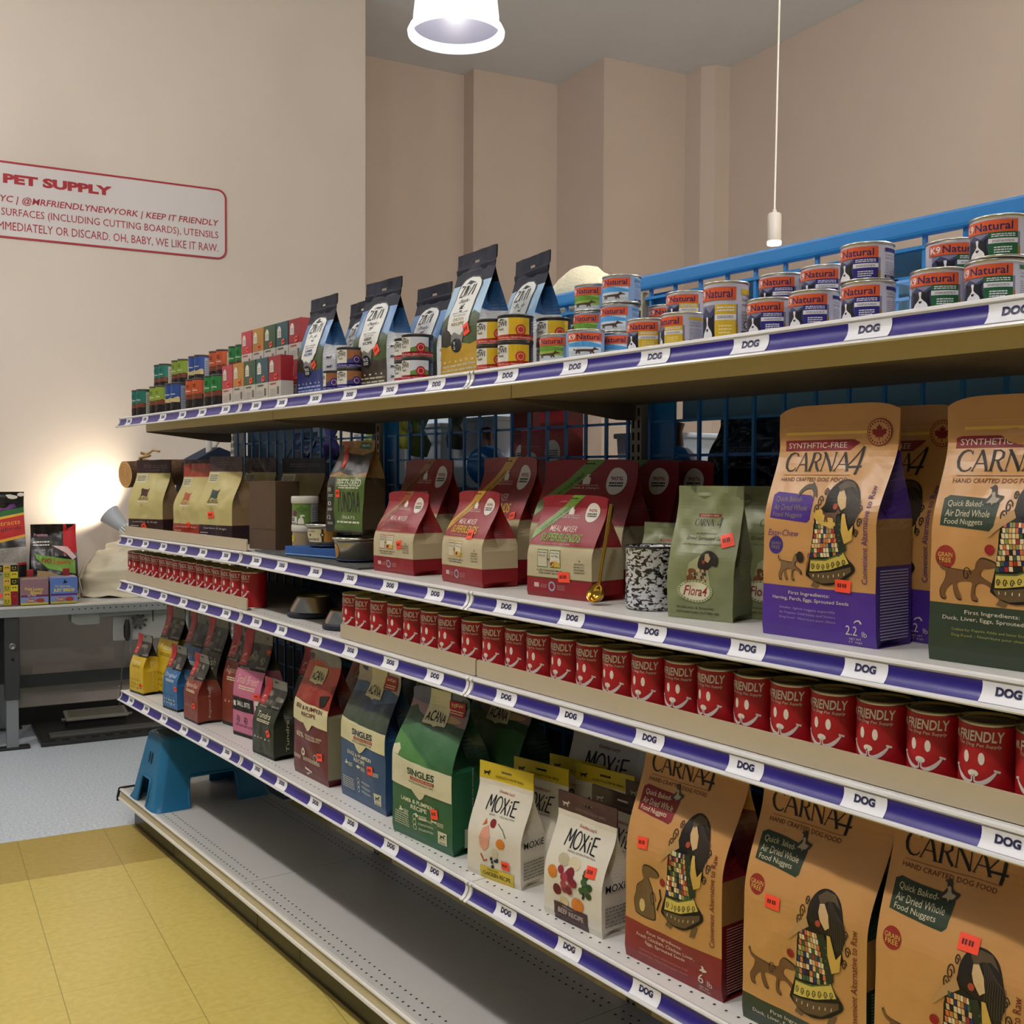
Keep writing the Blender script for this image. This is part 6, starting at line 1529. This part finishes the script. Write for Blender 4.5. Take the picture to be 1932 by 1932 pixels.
def nsq_pf(pr, s):
    red = INK('#b8161c'); gr = INK('#6c9a3c')
    pr.P([(.70, .60), (1, .62), (1, 1), (.72, 1.0)], red, 1); pr.P([(.45, .72), (.75, .62), (.9, .52), (.98, .56), (.8, .70)], INK('#d0b4b0'), 2)
    pr.T('Premium', .22, .86, .3, .04, INK('#e0a0b0'), 2); pr.lines(.05, .4, .72, .80, 2, wt, 2, .4)
    pr.P([(.08, .62), (.2, .60), (.95, .52), (.95, .34), (.35, .42), (.12, .55)], gr, 3); pr.T('NO Squirrel', .56, .50, .66, .085, red, 4, .1, .01, -.10)
    pr.P([(.12, .40), (.4, .38), (.82, .28), (.76, .16), (.4, .22), (.14, .28)], M('#a58a5c', rough=.7, noise_amt=.5, nscale=160), 3)
    pr.P([(.78, .02), (1, .02), (.96, .2), (.86, .24), (.8, .16)], INK('#c9b82c'), 4); pr.P([(.14, .02), (.4, .06), (.5, .14), (.3, .12), (.16, .12)], INK('#a04c24'), 4); pr.P([(.80, .24), (.95, .25), (.94, .29), (.80, .28)], STK, 5)
soft_bag('bird_seed_bag', -.055, 1.74, .235, .395, .12, 'black bird seed bag with green label and red corner, behind the two small blocks', M('#16110e', rough=.25), nsq_pf, seed=92)
def block(name, t, w, h, lab, pfn, base, s=1.545, d=.12):
    mb = MB(); bm = bmesh.new(); bm.free()
    mb.box(-w / 2, w / 2, -d / 2, d / 2, 0, h, base, bev=.012); pr = Print(w * .96, h * .94); pfn(pr)
    pr.lay(mb, lambda u, v, L: ((u - .5) * w * .96, -d / 2 - .0004 - .0003 * L, h * .03 + v * h * .94))
    o = robj(mb, name, t, s, TZ + .0006); tag(o, lab, 'bird food block', 'bird food on the table'); return o
def b1(pr):
    pr.R(0, 1, .34, 1, INK('#8a6a72'), 1); pr.R(0, 1, .30, .38, INK('#6a2a5c'), 2); pr.R(0, 1, 0, .30, INK('#7a8cb8'), 2); pr.R(0, 1, .0, .07, INK('#b8b03c'), 3)
    pr.T('Fruit Lovers', .48, .62, .66, .13, INK('#d8c42c'), 3, 0, .02, -.05); pr.T('Blend', .55, .47, .4, .14, INK('#d8b838'), 3, 0, .02); pr.T('No Melt', .4, .36, .3, .06, wt, 3); pr.E(.36, .16, .18, .09, INK('#a06a5c'), 3); pr.T('Treat', .34, .17, .25, .08, wt, 4); pr.E(.70, .16, .16, .09, INK('#9c4038'), 3)
def b2(pr):
    pr.R(0, 1, .34, 1, INK('#5878b8'), 1); pr.R(0, 1, .30, .38, INK('#5a2a6c'), 2); pr.R(0, 1, 0, .30, INK('#7a8cc0'), 2); pr.R(0, 1, .0, .07, INK('#b8b03c'), 3)
    pr.T('No Squirrels...', .48, .66, .62, .10, INK('#e0c830'), 3, 0, .01, -.04); pr.T('JUST BIRDS!', .5, .50, .78, .16, INK('#e0c830'), 3, 0, .03); blob(pr, BIRD, lambda a, b: (.45 + a * .18, .76 + b * .16), blk, 3); pr.E(.36, .16, .18, .09, INK('#a06a5c'), 3); pr.T('Treat', .34, .17, .25, .08, wt, 4); pr.E(.70, .16, .16, .09, INK('#9c4038'), 3)
block('bird_food_block', -.171, .132, .135, 'small purple bird food block at the front of the table, left of the pair', b1, M('#9a8076', rough=.4))
block('bird_food_block', -.034, .132, .138, 'small blue bird food block at the front of the table, right of the pair', b2, M('#8a86a0', rough=.4))
def b3(pr):
    R = random.Random(9); cl = ['#17150f', '#c9bc2c', '#c9a040', '#8a8c86', '#17150f', '#a89c2c']
    for j in range(6):
        for i in range(6):
            if j > 1 and i < 4: continue
            if j <= 1 and i < 2 and j < 1: pass
            c = cl[(i * 2 + j * 3) % 6]; pr.R(i / 6, (i + 1) / 6, 1 - (j + 1) / 6, 1 - j / 6, INK(c), 1)
            f = blk if c not in ('#17150f',) else INK('#c9bc2c')
            for d in (-.03, .03): pr.O(i / 6 + .083 + d, 1 - j / 6 - .06, .003, f, 2, 8)
            pr.L([(i / 6 + .083 + .045 * cos(a), 1 - j / 6 - .09 - .03 * sin(a) * (1 if (i + j) % 2 else -1)) for a in [k * pi / 6 for k in range(7)]], .002, f, 2)
    pr.R(0, .66, .0, .66, INK('#8f8c84'), 1); pr.E(.3, .38, .3, .22, INK('#6a4a34'), 2); pr.P([(.1, .2), (.4, .3), (.6, .42), (.3, .36)], INK('#3c5a30'), 3); pr.E(.45, .36, .1, .06, INK('#c8862c'), 4); pr.R(.45, .64, .20, .30, STK, 4); pr.R(0, .66, .04, .12, INK('#c8c4b8'), 3); pr.R(.84, 1, .0, .34, INK('#8a1a24'), 2)
block('bird_food_block', -.345, .205, .212, 'taller patterned bird toy carton with little faces at the left edge of the table', b3, M('#8d8a82', rough=.5), d=.10)
for t, lab in ((-.19, 'left'), (-.02, 'right')):
    mb = MB(); mb.box(-.016, .016, -.006, .006, .0, .036, M('#8c1820', rough=.5), bev=.003); o = robj(mb, 'red_clip', t + .005, 1.56, TZ + .139); tag(o, 'small dark red tag on top of the ' + lab + ' bird food block', 'tag', 'red tags on the bird food blocks')
def plastic_bag():
    m = M('#d2c8ac', rough=.42, spec=.5, noise_amt=.06, nscale=12)
    mb = MB(); rows = []; N, K = 34, 26
    for j in range(K + 1):
        row = []; b = j / K
        for i in range(N):
            a = 2 * pi * i / N; rr = sin(pi * min(b, .999) / 2 + .02) if b < 1 else 1
            q = (1 - b); rad = (1 - q ** 2.4) ** .5 if q < 1 else .0
            x = .34 * cos(a) * (.25 + .75 * rad); y = .15 * sin(a) * (.3 + .7 * rad)
            z = .275 * q * (1.0 - .45 * max(0, x) / .34) + .02 * q * sin(a * 3)
            n = noise.noise(Vector((x * 9 + 3, y * 11, z * 12))) * .034 + abs(noise.noise(Vector((x * 14, y * 14 + z * 16, 7)))) * .050
            row.append((x + n * cos(a), y + n * sin(a), max(z + n * .6, 0)))
        rows.append(row)
    mb.grid(rows[::-1], m, cu=True); mb.add(rows[0], [list(range(N))], m)
    o = robj(mb, 'plastic_sack', .428, 1.78, TZ + .0006); tag(o, 'crumpled cream plastic sack slumped on the right end of the table', 'sack')
    mb = MB(); mb.tube([(-.34, -.02, .02), (-.36, -.04, .10), (-.33, -.03, .17), (-.28, -.06, .24)], [.004, .007, .006, .003], m, 8); mb.obj('twisted_corner', o)
plastic_bag()
# clip lamp
def clip_lamp():
    P = room(.285, 1.86, 1.115); root = empty('clip_lamp', P, PHI); tag(root, 'small white cone clip lamp shining up at the sign wall above the table', 'lamp')
    ax = Vector((-.60, .46, .655)).normalized(); rot = Vector((0, 0, 1)).rotation_difference(ax).to_matrix()
    g = M('#b8bec6', rough=.35, spec=.5)
    mb = MB(); mb.lathe([(.030, -.055), (.034, -.04), (.044, .0), (.052, .035), (.058, .060), (.060, .064), (.057, .064), (.050, .035), (.042, .0), (.03, -.04)], g, 36, rot=rot, cap0=False, cap1=False); mb.obj('shade', root)
    mb = MB(); mb.lathe([(.0001, -.115), (.022, -.112), (.027, -.10), (.029, -.055), (.033, -.042)], M('#9fa5ab', rough=.4), 24, rot=rot); mb.obj('socket', root)
    mb = MB()
    for k in range(12):
        a = k * pi / 6; d = rot @ Vector((cos(a), sin(a), 0)); p = rot @ Vector((.0285 * cos(a), .0285 * sin(a), -.10)); q = rot @ Vector((.0325 * cos(a), .0325 * sin(a), -.05)); mb.tube([p, q], .0042, M('#f2f2f0', rough=.3), 6)
    mb.obj('cooling_fins', root)
    mb = MB(); mb.lathe([(.0001, .03), (.02, .028), (.028, .01), (.018, -.02)], M('#fff3da', emit=6), 20, rot=rot); mb.obj('bulb', root)
    e = rot @ Vector((0, 0, -.11))
    mb = MB(); mb.tube([e, e + Vector((.03, .01, -.06)), Vector((.06, .0, -.20)), Vector((.065, -.01, -.395))], .006, M('#3a3a38', rough=.4), 8); mb.obj('gooseneck', root)
    mb = MB(); mb.box(.03, .10, -.05, .04, -.408, -.385, M('#2a2a28', rough=.5), bev=.004); mb.obj('clamp', root)
    ld = bpy.data.lights.new('clip_lamp_bulb', 'SPOT'); ld.energy = CLIP_W * 12; ld.spot_size = radians(150); ld.spot_blend = .9; ld.shadow_soft_size = .02; ld.color = (1, .85, .66)
    lo = bpy.data.objects.new('bulb_light', ld); COL.objects.link(lo); lo.parent = root; lo.location = ax * .045; lo.rotation_mode = 'QUATERNION'; lo.rotation_quaternion = Vector((0, 0, -1)).rotation_difference(ax)
clip_lamp()
# cat tree: white pole with a log perch, and a navy carrier hung on it
def cat_tree():
    X, Y = -.313, .47
    root = empty('cat_tree', (X, Y, 0)); tag(root, 'white pole cat tree with a natural log perch behind the far end of the shelving', 'cat tree')
    mb = MB(); mb.lathe([(.20, .0005), (.20, .03), (.19, .035), (.02, .036)], M('#8f8468', rough=.9), 36); mb.obj('base', root)
    mb = MB(); mb.lathe([(.0135, .036), (.0135, 1.555)], M('#d9d6ce', rough=.4), 20); mb.obj('pole', root)
    mb = MB(); mb.tube([(0, 0, 1.385), (-.06, -.03, 1.385), (-.116, -.02, 1.388)], .012, M('#7a7a76', metal=.6, rough=.4), 10); mb.obj('bracket', root)
    bark = M('#5a4026', rough=.9, noise_amt=.4, nscale=60, bump=1, bscale=80); cut_ = M('#c99a5c', rough=.7, noise_amt=.12, nscale=30)
    a = Vector((-.047, -.345, 1.375)); b = Vector((-.118, -.01, 1.39)); t = (b - a).normalized(); rot = Vector((0, 0, 1)).rotation_difference(t).to_matrix(); Ln = (b - a).length
    mb = MB(); rows = []
    for j in range(9):
        row = []
        for k in range(24):
            an = 2 * pi * k / 24; r = .056 * (1 + .06 * noise.noise(Vector((cos(an) * 2, sin(an) * 2, j * .6)))); row.append(a + rot @ Vector((r * cos(an), r * sin(an), Ln * j / 8)))
        rows.append(row)
    mb.grid(rows, bark, cu=True); mb.add(rows[-1], [list(range(24))], bark); lg = mb.obj('log_perch', root)
    mb = MB(); mb.add([p - t * .0006 for p in rows[0]], [list(range(24))[::-1]], cut_)
    for r in (.042, .031, .020, .010):
        mb.tube([a - t * .0008 + rot @ Vector((r * cos(k * pi / 10), r * sin(k * pi / 10), 0)) for k in range(20)], .0009, M('#8a6232', rough=.8), 5, closed=True)
    mb.obj('cut_end', lg)
    mb = MB(); R = random.Random(1); base = a + t * .09 + Vector((0, 0, .045))
    mb.tube([base + Vector((.02 * cos(k * .9) * (1 + k * .05), .02 * sin(k * .9), .004 * k)) for k in range(12)], .006, M('#a98c5a', rough=.9), 7); mb.tube([base + Vector((0, 0, .03)), base + Vector((.015, .03, .055)), base + Vector((.03, .055, .05))], .005, M('#a98c5a', rough=.9), 7); mb.obj('rope_knot', root)
cat_tree()
def carrier():
    nav = M('#1c2a44', rough=.8, noise_amt=.15, nscale=60); root = empty('pet_carrier', (-.29, .52, 0)); tag(root, 'dark navy soft pet carrier standing behind the cream bags at the far end', 'pet carrier')
    mb = MB(); fn = lambda a, b, c: (c, a, b)
    mb.prism([(-.15, 1.20), (.16, 1.20), (.16, 1.455), (.07, 1.462), (-.02, 1.495), (-.15, 1.425)], -.16, .02, nav, fn); mb.obj('body', root, fix=True)
    mb = MB(); mb.tube([(-.06, -.02, 1.48), (-.06, .01, 1.53), (-.06, .06, 1.545), (-.06, .11, 1.525), (-.06, .13, 1.46)], .007, M('#b9b4a8', rough=.6), 8); mb.obj('handle', root)
    mb = MB(); mb.box(-.17, .03, -.16, .17, 1.183, 1.2, M('#2a3a55', rough=.6)); mb.box(-.02, .0, -.15, -.13, .001, 1.183, M('#55585a', rough=.5)); mb.box(-.02, .0, .14, .16, .001, 1.183, M('#55585a', rough=.5)); mb.box(-.16, -.14, -.15, -.13, .001, 1.183, M('#55585a', rough=.5)); mb.box(-.16, -.14, .14, .16, .001, 1.183, M('#55585a', rough=.5)); mb.obj('stand', root)
carrier()
# ------------------------------------------------------------------ goods on the far side of the wire grid, glimpsed through it
def rear_unit():  # boards added to block light behind the grid; they also carry the rear goods
    root = empty('added_rear_shelving', (0, 0, 0)); tag(root, 'slate blue shelving unit added beyond the wire grid to hold goods and block light', 'shelf')
    m = M('#3c4f60', rough=.6)
    for z, nm in ((.50, 'shelf_board'), (.90, 'shelf_board'), (1.345, 'shelf_board'), (1.768, 'top_board')):
        mb = MB(); mb.box(.042, 3.608, .51, .88, z - .018, z, m, bev=.002); mb.obj(nm, root)
    for x in (.02, 3.61): mb = MB(); mb.box(x, x + .02, .51, .88, .0005, 1.768, m); mb.obj('end_panel', root)
    for b, z0 in ((2, 1.50), (1, 1.58)): mb = MB(); mb.box(b * BAY + .10, (b + 1) * BAY - .03, .5005, .5085, z0, 1.785, M('#4f7486', rough=.6)); mb.obj('back_panel', root)
rear_unit()
def carton(x, w, z, h, col, lab, y=.66, d=.26):  # dark boxes added to keep the view through the grid dark
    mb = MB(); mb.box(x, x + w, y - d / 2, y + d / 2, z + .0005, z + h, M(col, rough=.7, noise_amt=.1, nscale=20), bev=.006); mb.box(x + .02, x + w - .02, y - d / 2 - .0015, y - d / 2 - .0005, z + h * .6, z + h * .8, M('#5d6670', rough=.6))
    o = mb.obj('added_dark_carton'); tag(o, lab, 'carton', 'dark cartons added on the rear shelves to darken the view')
x = .08; R_ = random.Random(3)
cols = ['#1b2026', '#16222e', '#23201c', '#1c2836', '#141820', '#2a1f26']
i = 0
while x < 3.45:
    w = R_.uniform(.30, .46); w = min(w, 3.58 - x)
    carton(x, w - .012, .50, R_.uniform(.33, .37), cols[i % 6], 'dark carton added to darken the view, ' + ORD[i] + ' from the far end on the low rear shelf'); x += w; i += 1
x = .08; i = 0
while x < 3.45:
    w = R_.uniform(.34, .5); w = min(w, 3.58 - x)
    carton(x, w - .012, .90, R_.uniform(.24, .40), cols[(i + 2) % 6], 'dark carton added to darken the view, ' + ORD[i] + ' from the far end on the middle rear shelf'); x += w; i += 1
Z0 = 1.3455
def bin_(x, w, h, lab, y=.76):
    m = M('#b9c6d2', rough=.35); mb = MB()
    mb.prism([(-w / 2, 0), (w / 2, 0), (w / 2 + .012, h), (-w / 2 - .012, h)], -.09, .09, m, lambda a, b, c: (a, c, b)); mb.box(-w / 2 - .018, w / 2 + .018, -.098, .098, h, h + .014, m, bev=.004)
    o = mb.obj('storage_bin', loc=(x, y, Z0), fix=True); tag(o, lab, 'storage bin', 'pale storage bins beyond the grid')
bin_(.80, .24, .17, 'pale storage bin beyond the grid above the green treat bag')
bin_(1.14, .22, .19, 'pale storage bin beyond the grid above the leftmost red pouches')
bin_(1.45, .22, .20, 'pale storage bin beyond the grid behind the round blue toy')
bin_(2.22, .16, .13, 'pale storage bin beyond the grid right of the slotted post')
bin_(3.02, .30, .22, 'pale storage bin beyond the grid between the two tan bags')
def ball(x, y, r, lab):
    mb = MB(); mb.lathe([(.0001, 0)] + [(r * sin(a), r - r * cos(a)) for a in [pi * k / 16 for k in range(1, 16)]] + [(.0001, 2 * r)], M('#1f6cb4', rough=.15, spec=.6), 32)
    o = mb.obj('toy_ball', loc=(x, y, Z0)); tag(o, lab, 'ball', 'round blue toys beyond the grid')
    mb = MB(); mb.lathe([(.018, 2 * r - .006), (.014, 2 * r + .03), (.02, 2 * r + .05), (.0001, 2 * r + .055)], M('#4a2a1e', rough=.5), 16); mb.obj('knob', o)
ball(1.60, .62, .062, 'round blue toy beyond the grid over the yellow-striped pouch')
ball(2.42, .60, .054, 'round blue toy beyond the grid right of the slotted post')
def red_pack(x, y, w, h, lab):
    mb = MB(); mb.box(-w / 2, w / 2, -.03, .03, 0, h, M('#8f161c', rough=.4), bev=.003); pr = Print(w, h); pr.O(.5, .42, w * .30, INK('#c9c4c0'), 1); pr.lines(.3, .7, .38, .46, 3, blk, 2, .5); pr.R(0, 1, .70, .705, INK('#d0a0a0'), 1); pr.lines(.2, .8, .1, .18, 2, INK('#d08080'), 1, .4)
    pr.lay(mb, lambda u, v, L: ((u - .5) * w, -.0304 - .0003 * L, v * h)); o = mb.obj('toy_package', loc=(x, y, Z0)); tag(o, lab, 'package', 'red packages beyond the grid')
red_pack(2.02, .57, .11, .225, 'red package with white disc beyond the grid, right one')
red_pack(1.90, .59, .10, .16, 'red package with white disc beyond the grid, middle one')
red_pack(1.76, .66, .10, .22, 'red package with white disc beyond the grid, left one')
def plush(x, y, z, lab, col, s=1):
    mb = MB(); m = M(col, rough=.9, noise_amt=.25, nscale=60); P = [(0, 0, .0), (.006, 0, .03), (-.002, 0, .07), (.008, 0, .11), (.002, 0, .15)]
    mb.tube([(a * s, b, c * s) for a, b, c in P], [.024 * s, .032 * s, .016 * s, .030 * s, .022 * s], m, 14)
    for d in (-1, 1): mb.tube([(.0, 0, .12 * s), (d * .03 * s, .0, .15 * s), (d * .045 * s, 0, .13 * s)], [.012 * s, .012 * s, .008 * s], m, 8)
    o = mb.obj('plush_toy', loc=(x, y, z)); tag(o, lab, 'plush toy', 'plush toys hanging beyond the grid')
    mb = MB(); mb.tube([(0, 0, .15 * s), (0, 0, 1.752 - z)], .0015, M('#6a6a66'), 5); mb.obj('hanging_cord', o)
plush(.92, .60, 1.46, 'lime green plush dog toy hanging beyond the grid, first from the far end', '#7e9440')
plush(1.02, .58, 1.48, 'lime green plush dog toy hanging beyond the grid, second from the far end', '#8a9a3c')
plush(1.10, .62, 1.47, 'yellow-green plush dog toy hanging beyond the grid, third from the far end', '#9a9a38')
plush(1.30, .56, 1.44, 'olive plush dog toy hanging beyond the grid over the leftmost red pouches', '#5a6a34', 1.2)
plush(1.50, .57, 1.46, 'dark speckled plush toy hanging beyond the grid beside the round blue toy', '#3c463c')
plush(.60, .60, 1.45, 'violet plush toy hanging beyond the grid in the far bay', '#3c2a6a')
plush(2.34, .57, 1.50, 'black plush toy hanging beyond the grid right of the slotted post', '#14161a')
def rear_bag(x, w, h, col, lab, y=.64):
    B = Bag(w, h, .09, taper=(.4, .95), bulge=.01, wr=.006, seed=int(x * 100)); o = B.build('rear_pouch', (x, y, Z0), 0, [(1, M(col, rough=.2))], lambda pr, s: (pr.R(.2, .8, .45, .65, INK('#3a3f4c'), 1), pr.lines(.25, .75, .5, .6, 3, INK('#7c8494'), 2, .4))); tag(o, lab, 'pouch', 'dark pouches beyond the grid')
rear_bag(2.62, .19, .17, '#14141a', 'black pouch beyond the grid behind the sage green pouches')
rear_bag(2.80, .18, .19, '#241440', 'deep violet pouch beyond the grid left of the purple-band bag')
rear_bag(3.30, .22, .19, '#17171c', 'black pouch beyond the grid behind the purple-band bags')
rear_bag(3.48, .16, .18, '#10141c', 'black pouch beyond the grid at the right edge')
rear_bag(.30, .20, .20, '#1c2440', 'navy pouch beyond the grid in the far bay, left one')
rear_bag(.48, .18, .18, '#2c3c5c', 'slate blue pouch beyond the grid in the far bay, right one')

def backdrop(x0, x1, lab):  # pale panels added to supply the cool brightness behind the grid
    root = empty('added_backdrop', ((x0 + x1) / 2, 1.5, 0)); tag(root, lab, 'backdrop', 'pale backdrops added beyond the shelving for brightness'); w = (x1 - x0) / 2
    mb = MB(); mb.box(-w, w, -.015, .015, .06, 1.74, M('#cfe2f6', rough=.5), bev=.003); mb.obj('panel', root)
    for x in (-w + .05, w - .05): mb = MB(); mb.box(x - .02, x + .02, -.2, .2, .0005, .03, M('#8c8f92', metal=.6, rough=.4)); mb.box(x - .015, x + .015, -.012, .012, .03, .07, M('#8c8f92', metal=.6, rough=.4)); mb.obj('foot', root)
backdrop(-.85, .72, 'pale blue-white screen added for a cool bright view through the middle wire grid')
backdrop(2.28, 2.62, 'narrow pale blue-white screen added for a cool bright view through the near wire grid')
